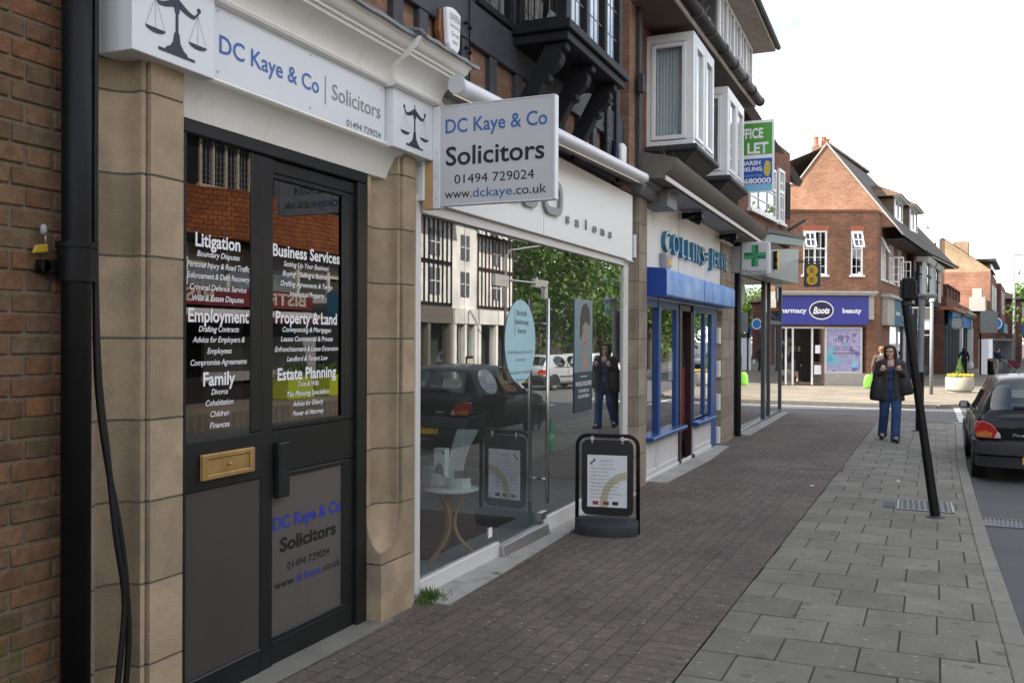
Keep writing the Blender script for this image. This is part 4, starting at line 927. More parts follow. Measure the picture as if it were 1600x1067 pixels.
# two sash windows on the oversailing floor, downpipes, a stay bracket
def sash(parent, p0, p1, z0, z1, out, nmat='white_upvc', bars=(2, 2)):
    """window between ground points p0, p1 in a wall whose outward normal is out"""
    p0 = Vector((*p0, 0)); p1 = Vector((*p1, 0)); u = (p1 - p0); wd = u.length; u /= wd; o_ = Vector((*out, 0)).normalized()
    def bx(m, a, b, c, d, t0, t1):
        P = [p0 + u * x + o_ * t + Vector((0, 0, z)) for z in (c, d) for x, t in ((a, t0), (b, t0), (b, t1), (a, t1))]; m.hexa(P)
    m = MB(); f = .055
    bx(m, 0, wd, z0, z0 + f, -.02, .03); bx(m, 0, wd, z1 - f, z1, -.02, .03); bx(m, 0, f, z0 + f, z1 - f, -.02, .03); bx(m, wd - f, wd, z0 + f, z1 - f, -.02, .03)
    zm = z0 + (z1 - z0) * .58; bx(m, f, wd - f, zm - .03, zm + .03, -.02, .025)
    bx(m, -.06, wd + .06, z0 - .06, z0 - .001, -.02, .07)
    win = m.build('window', nmat, parent)
    m = MB(); m.quad(*[p0 + u * a + o_ * .004 + Vector((0, 0, z)) for a, z in ((f, z0 + f), (wd - f, z0 + f), (wd - f, z1 - f), (f, z1 - f))]); m.build('pane', 'glass_window', win)
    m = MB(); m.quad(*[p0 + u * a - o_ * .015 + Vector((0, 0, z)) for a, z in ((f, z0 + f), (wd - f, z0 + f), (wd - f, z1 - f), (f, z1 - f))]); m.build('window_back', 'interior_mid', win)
    m = MB()
    for i in range(1, bars[0] + 1): a = wd * i / (bars[0] + 1); bx(m, a - .014, a + .014, z0 + f, z1 - f, .005, .02)
    for i in range(1, 4): z = z0 + (z1 - z0) * i / 4; bx(m, f, wd - f, z - .012, z + .012, .006, .019)
    m.build('glazing_bar', nmat, win)
    return win
def uw(y): return (.08 + (y - 16.31) * .42 / 4.09 + .012, y)
NV = Vector((1, -.1027, 0))
sash(pb, uw(17.0), uw(19.0), 4.0, 5.0, (NV.x, NV.y)); sash(pb, uw(19.25), uw(19.75), 4.0, 5.1, (NV.x, NV.y))
m = MB()
for y in (19.95, 20.15): x = uw(y)[0] + .03; m.tube([(x, y, 4.15), (x, y, 4.9)], .025, 6)
m.tube([(.50, 20.3, 3.95), (.80, 20.5, 4.16)], .03, 6); m.build('wall_bracket', 'gutter', pb)
# dormer
dz0 = 6.7
dm_ = mbox(pb, 'dormer', 'gutter', -3.0, -.52, 17.3, 21.6, dz0 - .6, 8.32)
m = MB(); m.box(-.53, -.47, 17.5, 21.5, dz0, dz0 + .08); m.box(-.53, -.47, 17.5, 21.5, 8.22, 8.31)
for i in range(6): y = 17.5 + i * .784; m.box(-.53, -.47, y, y + .09, dz0 + .08, 8.22)
for i in range(5): y = 17.5 + i * .784 + .40; m.box(-.52, -.48, y, y + .05, dz0 + .08, 8.22)
m.build('dormer_frame', 'white_upvc', dm_)
MB().quad((-.505, 17.5, dz0), (-.505, 21.5, dz0), (-.505, 21.5, 8.25), (-.505, 17.5, 8.25)).build('dormer_glass', 'glass_window', dm_)
mbox(dm_, 'flat_roof', 'soffit_flaky', -3.2, -.02, 15.6, 22.0, 8.33, 8.42)
m = MB(); m.box(-3.2, .0, 15.5, 22.1, 8.421, 8.50); m.tube([(.03, 15.5, 8.44), (.03, 22.1, 8.44)], .06, 10); m.build('roof_edge', 'gutter', dm_)
# a floodlight-style corner of a white soffit at the very top edge
mbox(cb_, 'verge_board', 'white_dirty', .30, .62, 9.25, 9.38, 5.24, 5.34)
# ================================================================== signs and fittings on the row
def emblem(parent, cy, z0, x):
    """balance scales on a stepped foot, drawn as flat cut vinyl on the plane x"""
    def poly(m, pts): m.prism([(x + .001, cy + a, z0 + b) for a, b in pts], (.002, 0, 0))
    m = MB()
    poly(m, [(-.098, 0), (.1, 0), (.1, .010), (-.098, .012)]); poly(m, [(-.062, .0125), (.06, .0105), (.056, .019), (.036, .03), (.022, .05), (-.024, .05), (-.034, .034), (-.058, .022)])
    poly(m, [(-.021, .0505), (.019, .0505), (.013, .088), (.0085, .095), (-.0085, .095), (-.014, .088)]); poly(m, [(-.0072, .0955), (.0072, .0955), (.0062, .17), (-.0062, .17)])
    poly(m, [(-.0105, .1705), (.0105, .1705), (.016, .20), (.011, .225), (.004, .232), (.003, .256), (-.003, .256), (-.004, .232), (-.011, .225), (-.016, .20)])
    for sgn in (-1, 1):
        up_ = []; lo = []
        for i in range(13):
            t = i / 12; a = .012 + .113 * t; b = .2125 - .028 * sin(min(t * 1.28, 1) * pi * .5) * 1.0 + (.0 if t < .75 else .05 * (t - .75) ** 1.0 * 2.2); th = .012 * (1 - t) + .0045
            up_.append((sgn * a, b + th)); lo.append((sgn * a, b - th))
        pts = up_ + lo[::-1]; poly(m, pts if sgn > 0 else pts[::-1])
        cx, cz = sgn * .124, .2215; poly(m, [(cx + .0105 * cos(k * pi / 5), cz + .0105 * sin(k * pi / 5)) for k in range(10)])
    e = m.build('emblem', 'ink_navy', parent)
    m = MB()
    def line(a0, b0, a1, b1, w_=.0007):
        d = Vector((a1 - a0, b1 - b0)).normalized(); n = Vector((-d.y, d.x)) * w_
        m.quad(*[(x + .0015, cy + p, z0 + q) for p, q in ((a0 + n.x, b0 + n.y), (a0 - n.x, b0 - n.y), (a1 - n.x, b1 - n.y), (a1 + n.x, b1 + n.y))])
    m2 = MB()
    for c in (-.114, .118):
        for a in (-.05, 0, .05): line(c, .197, c + a, .078)
        m2.prism([(x + .001, cy + c + .052 * cos(pi + pi * k / 10), z0 + .078 + .019 * sin(pi + pi * k / 10)) for k in range(11)], (.002, 0, 0))
    m.build('scale_strings', 'ink_grey', e); m2.build('scale_pans', 'ink_navy', e)
sb = thing('box_sign', 'white box sign with navy scales above the stone pier beside the drainpipe', 'sign', (0, 2.83, 2.7), 'scales signs above the solicitors')
B(-.082, .10, 2.605, 3.054, 2.695, 3.039).build('box', 'white_sign', sb, bevel=.003); emblem(sb, 2.834, 2.732, .10)
sb = thing('box_sign', 'small white box sign with navy scales next to the projecting solicitors board', 'sign', (0, 4.82, 2.7), 'scales signs above the solicitors')
B(-.05, .10, 4.53, 5.085, 2.70, 3.039).build('box', 'white_sign', sb, bevel=.003); emblem(sb, 4.772, 2.736, .10)
fs = thing('fascia_sign', 'long flat white sign reading DC Kaye & Co Solicitors over the dark door', 'sign', (.03, 3.8, 2.73))
B(.031, .050, 3.08, 4.515, 2.7275, 3.042).build('board', 'white_sign', fs, bevel=.002)
lettering('DC Kaye & Co', 'ink_blue', fs, (.050, 3.506, 2.881), .735, .079, bold=.012)
lettering('Solicitors', 'ink_midgrey', fs, (.050, 4.226, 2.885), .475, .082, bold=.004)
lettering('01494 729024', 'ink_grey', fs, (.050, 4.295, 2.752), .342, .036)
B(.050, .0515, 3.926, 3.932, 2.80, 2.945).build('divider', 'ink_grey', fs)
m = MB()
for y in (3.13, 3.80, 4.475):
    for z in (2.755, 3.02): m.cyl((.05, y, z), (.055, y, z), .006, 8)
m.build('screw_caps', 'grey_sign', fs)
# projecting board
ps = thing('projecting_sign', 'grey white projecting board reading DC Kaye & Co Solicitors with phone number and web address', 'sign', (.5, 5.0, 2.42))
B(.155, .905, 5.003, 5.045, 2.425, 3.028).build('board', 'grey_sign', ps, bevel=.002)
m = MB(); m.box(.905, .917, 4.998, 5.05, 2.42, 3.032); m.box(.155, .904, 4.999, 5.049, 2.415, 2.424); m.box(.155, .904, 4.999, 5.049, 3.0285, 3.034); m.build('edge_trim', 'white_sign', ps)
m = MB(); m.box(.101, .154, 4.998, 5.05, 2.40, 3.034); m.build('mounting_channel', 'white_sign', ps, bevel=.003)
B(.03, .10, 5.0, 5.045, 2.40, 2.69).build('timber_batten', 'beech', ps)
m = MB()
for z in (2.46, 2.60, 2.75, 2.9, 3.0): m.cyl((.128, 4.998, z), (.128, 4.994, z), .006, 8)
m.build('screw_caps', 'grey_sign', ps)
U, V = (1, 0, 0), (0, 0, 1)
lettering('DC Kaye & Co', 'ink_blue', ps, (.527, 5.003, 2.905), .675, .086, U, V, bold=.012)
lettering('Solicitors', 'ink_black', ps, (.520, 5.003, 2.720), .655, .114, U, V, bold=.016)
lettering('01494 729024', 'ink_black', ps, (.517, 5.003, 2.575), .53, .056, U, V)
for s_, a, b, mt in (('www.', .185, .372, 'ink_black'), ('dckaye', .378, .640, 'ink_blue'), ('.co.uk', .647, .860, 'ink_black')): lettering(s_, mt, ps, ((a + b) / 2, 5.003, 2.487), b - a, .055, U, V, bold=.003)
lettering('01494 729024', 'ink_black', ps, (.517, 5.045, 2.575), .53, .056, (-1, 0, 0), V); lettering('www.dckaye.co.uk', 'ink_black', ps, (.52, 5.045, 2.487), .66, .055, (-1, 0, 0), V); lettering('Solicitors', 'ink_black', ps, (.52, 5.045, 2.72), .655, .098, (-1, 0, 0), V, bold=.016); lettering('DC Kaye & Co', 'ink_blue', ps, (.527, 5.045, 2.905), .675, .083, (-1, 0, 0), V, bold=.012)
# salon fascia
sg = thing('fascia_sign', 'big plain white salon fascia with grey rounded letters above the shop window', 'sign', (.0, 7.4, 2.45))
m = MB(); m.box(-.04, .045, 4.985, 9.705, 2.455, 3.17); m.box(-.04, .06, 9.5, 9.72, 2.44, 2.454); m.build('board', 'white_fascia', sg, bevel=.003)
B(.0455, .047, 7.03, 7.034, 2.46, 3.165).build('panel_joint', 'grey_sign', sg)
def ring(cy, cz, wy, hz, t, r):
    o_, i_ = [], []
    for lst, k in ((o_, 0), (i_, t)):
        for qa, (sy, sz) in enumerate(((1, 1), (-1, 1), (-1, -1), (1, -1))):
            for j in range(6):
                a = radians(90 * qa + 18 * j); rr_ = max(r - k, .01)
                lst.append((cy + sy * (wy / 2 - r) + rr_ * cos(a), cz + sz * (hz / 2 - r) + rr_ * sin(a)))
    m = MB(); n = len(o_)
    for x in (.046, .075):
        pass
    m.v = [(x, y, z) for x in (.0465, .075) for lst in (o_, i_) for y, z in lst]
    for k in range(n):
        k2 = (k + 1) % n
        m.f += [(2 * n + k, 2 * n + k2, 3 * n + k2, 3 * n + k), (k, k2, 2 * n + k2, 2 * n + k), (n + k, n + k2, 3 * n + k2, 3 * n + k), (k, k2, n + k2, n + k)]
    m.build('letter', 'ink_midgrey', sg)
for cy in (6.02, 6.36): ring(cy, 2.79, .30, .30, .05, .09)
ring(6.68, 2.79, .34, .30, .06, .10); ring(7.20, 2.79, .44, .30, .065, .12)
for k_, (c_, w_) in enumerate(zip('salons', (.085, .10, .022, .105, .10, .085))): lettering(c_, 'ink_midgrey', sg, (.045, 7.60 + .253 * k_, 2.665), w_, .095, bold=.014, depth=.012, name='letter')
mbox(sg, 'end_bracket', 'grey_sign', .0, .05, 9.75, 9.85, 2.5, 2.75)
tl = thing('trough_light', 'long white tube trough light on arms above the salon fascia', 'light fitting', (.3, 7, 3.2))
tp = (.30, 4.95, 3.137); tq = (.30, 9.22, 3.272)
MB().cyl(tp, tq, .050, 18).build('housing', 'white_sign', tl, autos=40)
m = MB(); m.cyl((.30, 4.925, 3.136), (.30, 4.949, 3.137), .058, 18); m.cyl((.30, 9.221, 3.272), (.30, 9.24, 3.273), .054, 18); m.each('end_cap', 'grey_sign', tl)
m = MB()
for y in (5.3, 6.6, 8.1, 9.1):
    z = 3.137 + (y - 4.95) * .0316; m.tube([(.0, y, z + .02), (.28, y, z + .02)], .012, 8)
m.build('arm', 'grey_sign', tl)
emis('lamp_warm', (1.0, 0.84, 0.60), 0.10)
m = MB(); m.hexa([(.250, 4.98, 3.090), (.262, 4.98, 3.090), (.262, 9.2, 3.224), (.250, 9.2, 3.224), (.250, 4.98, 3.096), (.262, 4.98, 3.096), (.262, 9.2, 3.230), (.250, 9.2, 3.230)]); m.build('tube', 'lamp_warm', tl)
# alarm boxes
def alarm(label, x, y, z, w_, h_, base, face, txt):
    a = thing('alarm_box', label, 'alarm box', (x, y, z), 'alarm boxes on the row')
    m = MB(); m.prism([(x, y - w_ * .55, z + h_ * .5), (x, y + w_ * .35, z + h_ * .5), (x, y + w_ * .45, z + h_ * .2), (x, y + w_ * .25, z - h_ * .5), (x, y - w_ * .30, z - h_ * .5), (x, y - w_ * .62, z - h_ * .1)], (.05, 0, 0)); m.build('back_box', base, a, bevel=.01)
    P = []
    for i in range(7): t = i / 6; P.append((y - w_ * .5 + w_ * t, z + h_ * .5 + h_ * .08 * sin(pi * t)))
    P += [(y + w_ * .42, z - h_ * .35), (y + w_ * .28, z - h_ * .5), (y - w_ * .22, z - h_ * .5), (y - w_ * .38, z - h_ * .35)]
    m = MB(); m.prism([(x + .051, p, q) for p, q in P], (.04, 0, 0)); c = m.build('cover', face, a, bevel=.012, seg=2)
    for i, (s_, ww, cp) in enumerate(txt): lettering(s_, 'ink_midgrey', a, (x + .091, y + .01, z + h_ * (.33 - .2 * i)), w_ * ww, cp, lift=.0012)
    return a
alarm('white and brown alarm box on the timber wall above the solicitors cornice', .02, 5.27, 3.585, .20, .26, 'alarm_brown', 'vinyl_white', (('UNIVERSAL', .8, .05), ('Security', .7, .028), ('Group', .55, .028), ('0800', .4, .02)))
alarm('white and dark blue alarm box low on the brick pier beyond the tube light', .06, 9.02, 3.46, .19, .24, 'navy_plastic', 'vinyl_white', ())
a = thing('alarm_box', 'pale grey wedge alarm box below the teal shop letters', 'alarm box', (.0, 11.2, 2.55), 'alarm boxes on the row')
m = MB(); m.prism([(.0, 11.05, 2.66), (.0, 11.4, 2.66), (.0, 11.36, 2.50), (.0, 11.22, 2.42), (.0, 11.10, 2.46)], (.09, 0, 0)); m.build('cover', 'sign_box_grey', a, bevel=.02, seg=2); B(.0905, .095, 11.2, 11.36, 2.52, 2.6).build('yellow_panel', 'ee_yellow', a)
# teal letters
cl = thing('letter_sign', 'deep teal built-up capital letters on the dirty white shop board', 'sign', (0, 13.3, 2.7))
for i_, (s_, w_) in enumerate((('C', .30), ('O', .34), ('L', .20), ('L', .20), ('I', .05), ('N', .24), ('S', .22))):
    y_ = (11.30, 11.75, 12.19, 12.53, 12.80, 13.10, 13.50)[i_]
    lettering(s_, 'letters_teal', cl, (.001, y_, 2.83), w_, .27, depth=.055, name='letter'); lettering(s_, 'letters_rim', cl, (.056, y_, 2.83), w_, .27, bold=-.004, name='letter_face')
for i_, (s_, w_) in enumerate((('J', .14), ('E', .19), ('R', .21), ('V', .24), ('I', .05), ('E', .19))):
    y_ = (14.13, 14.40, 14.68, 14.97, 15.20, 15.40)[i_]
    lettering(s_, 'letters_teal', cl, (.001, y_, 2.87), w_, .27, depth=.055, name='letter'); lettering(s_, 'letters_rim', cl, (.056, y_, 2.87), w_, .27, bold=-.004, name='letter_face')
m = MB(); m.box(.001, .055, 13.78, 13.95, 2.79, 2.82); m.box(.001, .055, 13.78, 13.95, 2.87, 2.90); m.build('dash', 'letters_teal', cl)
# blue canopy
bc = thing('blind_box', 'faded blue box canopy over the blue framed shop windows', 'canopy', (0, 13, 2.1))
m = MB(); m.loft([[(.001, y, 2.44), (.22, y, 2.42), (.24, y, 2.39), (.24, y, 2.12), (.22, y, 2.10), (.001, y, 2.10)] for y in (10.47, 15.1)]); m.build('canopy_front', 'canopy_blue', bc, autos=40)
m = MB(); m.prism([(.001, 10.462, 2.445), (.225, 10.462, 2.425), (.245, 10.462, 2.395), (.245, 10.462, 2.115), (.225, 10.462, 2.095), (.001, 10.462, 2.095)], (0, .007, 0)); m.build('canopy_end', 'canopy_blue_deep', bc)
B(.2401, .2435, 12.66, 12.672, 2.11, 2.40).build('seam', 'canopy_blue_deep', bc)
# to-let board
tb2 = thing('estate_agent_board', 'green and blue office to let board sticking out beyond the white bays', 'sign', (.5, 14.5, 3.88))
Yl = 14.5
B(.03, .93, Yl, Yl + .03, 3.88, 5.0).build('board', 'vinyl_white', tb2)
B(.06, .90, Yl - .003, Yl - .0005, 4.465, 4.955).build('green_panel', 'let_green', tb2); B(.06, .90, Yl - .003, Yl - .0005, 4.005, 4.405).build('blue_panel', 'let_blue', tb2); B(.06, .90, Yl - .003, Yl - .0005, 3.90, 4.0).build('pale_panel', 'let_cyan', tb2)
lettering('OFFICE', 'vinyl_white', tb2, (.535, Yl - .003, 4.80), .46, .15, U, V, bold=.035); lettering('TO LET', 'vinyl_white', tb2, (.505, Yl - .003, 4.57), .68, .16, U, V, bold=.035)
lettering('MARSH', 'vinyl_white', tb2, (.575, Yl - .003, 4.34), .30, .065, U, V, bold=.03); lettering('& DEUNG', 'vinyl_white', tb2, (.55, Yl - .003, 4.245), .40, .065, U, V, bold=.03); lettering('property', 'let_cyan', tb2, (.55, Yl - .003, 4.15), .4, .04, U, V); lettering('680000', 'vinyl_white', tb2, (.68, Yl - .003, 4.06), .41, .08, U, V, bold=.03)
m = MB(); m.prism([(.83 + .05 * cos(k * .7) * (1 + .25 * (k % 2)), Yl - .0045, 4.24 + .13 * sin(k * .7)) for k in range(9)], (0, -.001, 0)); m.build('gold_mark', 'let_gold', tb2)
m = MB(); m.tube([(.0, Yl + .015, 4.7), (.05, Yl + .015, 4.7)], .02, 8); m.tube([(.0, Yl + .015, 4.1), (.05, Yl + .015, 4.1)], .02, 8); m.build('bracket', 'iron_black', tb2)
# pharmacy cross box
pc = thing('pharmacy_sign', 'white square pharmacy box sign with faceted green cross', 'sign', (.4, 16, 2.7))
B(.182, .665, 16.0, 16.2, 2.70, 3.275).build('box', 'grey_sign', pc, bevel=.04, seg=4); B(-.06, .178, 16.04, 16.17, 2.75, 3.21).build('mounting_box', 'sign_box_grey', pc, bevel=.004)
ccx, ccz, aw, al = .425, 3.03, .058, .185
def tri(m, *p): m.quad(*[(ccx + a, 15.9975, ccz + b) for a, b in p])
ml, md = MB(), MB()
for k in range(4):
    c_, s_ = cos(k * pi / 2), sin(k * pi / 2); r_ = lambda a, b: (a * c_ - b * s_, a * s_ + b * c_)
    tri(ml, r_(0, 0), r_(-aw, aw), r_(-aw, al), r_(0, al)); tri(md, r_(0, 0), r_(0, al), r_(aw, al), r_(aw, aw))
ml.build('cross_light', 'green_light', pc); md.build('cross_dark', 'green_dark', pc)
lettering('Pharmacy', 'pharm_text', pc, (.425, 15.999, 2.765), .39, .06, U, V, bold=.008)
# phone shop signs
def fasc_x(y): return .30 + (y - 17.2) * .25 / 4.55
e8 = thing('shop_logo', 'yellow figure-eight disc logo standing off the grey fascia', 'sign', (.4, 18.7, 3.18))
yy = 18.75; n8 = Vector((4.55, -.25, 0)).normalized(); u8 = Vector((.25, 4.55, 0)).normalized(); c8 = Vector((fasc_x(yy), yy, 3.17))
def disc(m, c, r, n_, th, k=20):
    a = Vector((0, 0, 1)); b = n_.cross(a); m.prism([c + a * r * sin(2 * pi * j / k) + b * r * cos(2 * pi * j / k) for j in range(k)], n_ * th)
md_, mf = MB(), MB()
for dz, t in ((.088, 0), (-.088, .001)): disc(md_, c8 + Vector((0, 0, dz)) + n8 * .003, .098, n8, .07 + t); disc(mf, c8 + Vector((0, 0, dz)) + n8 * (.075 + t), .100, n8, .012)
md_.build('return', 'ink_black', e8); mf.build('face', 'ee_yellow', e8)
for dz in (.085, -.085): lettering('E', 'ee_slate', e8, tuple(c8 + Vector((0, 0, dz)) + n8 * .088), .05, .07, tuple(u8), V, bold=.01)
eh = thing('hanging_sign', 'slate blue hanging sign with yellow EE discs on a wrought bracket', 'sign', (.85, 21.7, 2.8))
B(.67, 1.03, 21.7, 21.74, 2.79, 3.32).build('board', 'ee_slate', eh, bevel=.004)
m = MB(); m.tube([(.54, 21.72, 3.44), (.54, 21.72, 2.95)], .012, 6); m.tube([(.54, 21.72, 3.36), (1.06, 21.72, 3.36)], .014, 6); m.tube([(.54, 21.72, 3.40), (.70, 21.72, 3.40)], .01, 6)
for x in (.73, .97): m.tube([(x, 21.72, 3.32), (x, 21.72, 3.38)], .012, 6)
m.build('bracket', 'gutter', eh); m = MB()
for dz, t in ((3.165, 0), (2.955, .001)): disc(m, Vector((.85, 21.699 - t, dz)), .122, Vector((0, -1, 0)), .003)
m.build('yellow_discs', 'ee_yellow', eh)
for z in (3.165, 2.955): lettering('E', 'ee_slate', eh, (.85, 21.695, z), .085, .105, U, V, bold=.012)
# things behind and on the salon glass
ov = thing('window_sticker', 'pale blue oval awards sticker on the salon glass', 'sticker', (-.018, 6.69, 1.57))
m = MB(); m.prism([(-.017, 6.70 + .315 * cos(2 * pi * k / 40), 1.57 + .335 * sin(2 * pi * k / 40)) for k in range(40)], (.001, 0, 0)); plain('pale_blue', (.40, .62, .68), .6, .04); m.build('oval', 'pale_blue', ov)
for i, (s_, w_, cp) in enumerate((('British', .20, .045), ('Hairdressing', .28, .045), ('Awards', .18, .045))): lettering(s_, 'ink_grey', ov, (-.016, 6.72, 1.80 - .07 * i), w_, cp)
B(-.0158, -.015, 6.575, 6.583, 1.62, 1.84).build('rule', 'ink_grey', ov)
for s_, z, w_ in (('British Hairdresser of the Year 2013', 1.49, .50), ('we won it', 1.43, .2), ('See inside for the stylists', 1.33, .44), ('who won it', 1.27, .2)): lettering(s_, 'ink_midgrey', ov, (-.016, 6.70, z), w_, .028)
plain('poster_grey', (.17, .25, .28), .5, .12); plain('poster_slate', (.016, .035, .048), .5, .1)
po = thing('window_poster', 'tall hair salon poster with a dark-haired face inside the window', 'poster', (-0.0115, 8.2, 1))
B(-0.0165, -0.0115, 7.98, 8.50, 1.28, 1.97).build('photo_sheet', 'poster_grey', po); B(-0.0165, -0.0113, 7.98, 8.50, .90, 1.279).build('text_sheet', 'poster_slate', po)
plain('skin_poster', (.30, .24, .21), .6, .1); plain('hair_dark', (.035, .022, .016), .5, .25, 20)
m = MB(); m.prism([(-0.0105, 8.27 + .115 * cos(t) * (1.0 if sin(t) > 0 else .85), 1.66 + .17 * sin(t)) for t in [2 * pi * k / 24 for k in range(24)]], (.001, 0, 0)); m.prism([(-0.0107, 8.18, 1.30), (-0.0107, 8.40, 1.30), (-0.0107, 8.33, 1.52), (-0.0107, 8.22, 1.52)], (.001, 0, 0)); fc = m.build('printed_face', 'skin_poster', po)
m = MB(); m.prism([(-0.0090, 8.13, 1.60), (-0.0090, 8.14, 1.80), (-0.0090, 8.20, 1.91), (-0.0090, 8.30, 1.94), (-0.0090, 8.40, 1.88), (-0.0090, 8.42, 1.75), (-0.0090, 8.39, 1.72), (-0.0090, 8.30, 1.76), (-0.0090, 8.20, 1.72), (-0.0090, 8.175, 1.62)], (.001, 0, 0)); m.build('printed_hair', 'hair_dark', po)
m = MB()
for y in (8.22, 8.32): m.prism([(-0.0090, y - .02, 1.67), (-0.0090, y, 1.66), (-0.0090, y + .02, 1.67), (-0.0090, y, 1.682)], (.001, 0, 0))
m.prism([(-0.0090, 8.24, 1.555), (-0.0090, 8.27, 1.545), (-0.0090, 8.30, 1.555), (-0.0090, 8.27, 1.565)], (.001, 0, 0)); m.build('printed_features', 'stock_red', fc)
for s_, z, w_, cp in (('MODELS REQUIRED', 1.17, .46, .04), ('TO WORK ON', 1.10, .30, .03), ('COLOUR FRIDAY', 1.05, .34, .03), ('www', 1.24, .2, .02)): lettering(s_, 'vinyl_white', po, (-0.0110, 8.24, z), w_, cp, bold=.01)
rbn = thing('window_sticker', 'small green rosette sticker low on the salon door side', 'sticker', (-.018, 7.42, .75))
plain('rosette_green', (.02, .16, .07), .5, .1)
m = MB(); m.prism([(-.017, 7.42 + .075 * cos(2 * pi * k / 20), .74 + .085 * sin(2 * pi * k / 20)) for k in range(20)], (.001, 0, 0)); m.prism([(-.0168, 7.37, .68), (-.0168, 7.40, .58), (-.0168, 7.42, .62), (-.0168, 7.45, .57), (-.0168, 7.47, .68)], (.0005, 0, 0)); m.prism([(-.0168, 7.38, .80), (-.0168, 7.46, .80), (-.0168, 7.44, .90), (-.0168, 7.40, .90)], (.0005, 0, 0)); m.build('rosette', 'rosette_green', rbn)
lettering('SMART', 'stock_cream', rbn, (-.016, 7.42, .74), .11, .03)
# bent-leg table with leaflets in the salon window
TX, TY = -.24, 5.93
tt = thing('side_table', 'small round glass-topped table with bent beech legs in the salon window', 'table', (TX, TY, 0))
MB().lathe([(.001, .488), (.20, .488), (.205, .492), (.205, .498), (.20, .502), (.001, .502)], (TX, TY, 0), 40).build('table_top', 'glass_white', tt, autos=40)
for a in (15, 135, 255):
    c_, s_ = cos(radians(a)), sin(radians(a)); rings = []
    for i in range(13):
        t = i / 12; z = .486 * t; r = .028 + .17 * (2 * t - 1) ** 2 * (1.18 if t < .5 else .62); dz_ = .0
        tx, ty = -s_ * .019, c_ * .019; w_ = .009
        rings.append([(TX + c_ * (r + w_ * q) + tx * p, TY + s_ * (r + w_ * q) + ty * p, z) for p, q in ((-1, -1), (1, -1), (1, 1), (-1, 1))])
    MB().loft(rings).build('leg', 'beech', tt, bevel=.002)
ds = thing('leaflet_stand', 'tall curved white display stand leaning back on the salon table', 'leaflet stand', (TX + .06, TY, .503))
rings = []
for i in range(11):
    t = i / 10; z = .503 + .42 * t; x0 = TX - .035 + .035 * t - .03 * sin(pi * t); x1 = TX + .075 + .10 * t ** 2 - .015 * sin(pi * t); y = TY + .03 + .07 * t
    rings.append([(x0, y, z), (x1, y, z), (x1, y + .006, z), (x0, y + .006, z)])
MB().loft(rings).build('back_sheet', 'glass_white', ds)
m = MB(); m.loft([[(TX + .05 + .10 * cos(radians(a)), TY + .02 - .07 * sin(radians(a)), z) for z in (.504, .58)][::1] + [(TX + .05 + .094 * cos(radians(a)), TY + .02 - .064 * sin(radians(a)), z) for z in (.58, .504)] for a in range(0, 181, 15)]); m.build('tray', 'glass_white', ds)
lf = B(TX + .03, TX + .10, TY - .005, TY + .0, .53, .63).build('leaflet', 'ink_midgrey', ds)
bx_ = thing('product_box', 'tall pale product box with grey print on the salon table', 'box', (TX - .12, TY, .503))
m = MB(); m.box(TX - .155, TX - .06, TY + .02, TY + .09, .503, .78); m.build('carton', 'vinyl_white', bx_, bevel=.003); B(TX - .085, TX - .065, TY + .0185, TY + .0195, .74, .76).build('printed_square', 'ink_black', bx_)
m = MB(); m.prism([(TX - .15, TY + .019, .60), (TX - .07, TY + .019, .58), (TX - .075, TY + .019, .64), (TX - .10, TY + .019, .68), (TX - .13, TY + .019, .66)], (0, .0005, 0)); m.build('printed_swirl', 'ink_midgrey', bx_)
bx_ = thing('product_box', 'squat grey product box in front of the tall pale one', 'box', (TX - .16, TY, .503))
B(TX - .20, TX - .12, TY - .08, TY - .01, .503, .66).build('carton', 'sign_box_grey', bx_, bevel=.003); B(TX - .199, TX - .121, TY - .0815, TY - .0805, .60, .655).build('lid_band', 'grey_sign', bx_)
# grass tuft at the foot of the pier
m = MB(); rr = random.Random(2)
for i in range(300):
    a = rr.uniform(0, 6.28); r = abs(rr.gauss(0, .055)); x, y = .085 + r * cos(a) * .9, 5.02 + r * sin(a) * 1.5
    h = rr.uniform(.02, .095) * (1.1 - r * 5); h = max(h, .02); dx, dy = rr.gauss(0, .03), rr.gauss(0, .03); w_ = rr.uniform(.0015, .004)
    z = gz(y); m.quad((x - w_, y - w_ * .5, z), (x + w_, y + w_ * .5, z), (x + dx * .6 + w_ * .8, y + dy * .6, z + h * .7), (x + dx, y + dy, z + h)); 
m = m.build('grass_tuft', 'grass_tuft'); tag(m, 'tuft of green grass growing at the foot of the stone pier by the salon', 'plant'); 
m = MB()
for i in range(50):
    a = rr.uniform(0, 6.28); r = abs(rr.gauss(0, .02)); x, y = .20 + r * cos(a), 5.78 + r * sin(a); z = gz(y); m.quad((x - .002, y, z), (x + .002, y, z), (x + rr.gauss(0, .015), y + rr.gauss(0, .015), z + rr.uniform(.01, .03)))
m = m.build('weed', 'grass_tuft'); tag(m, 'tiny weed growing in the edge of the concrete strip', 'plant')
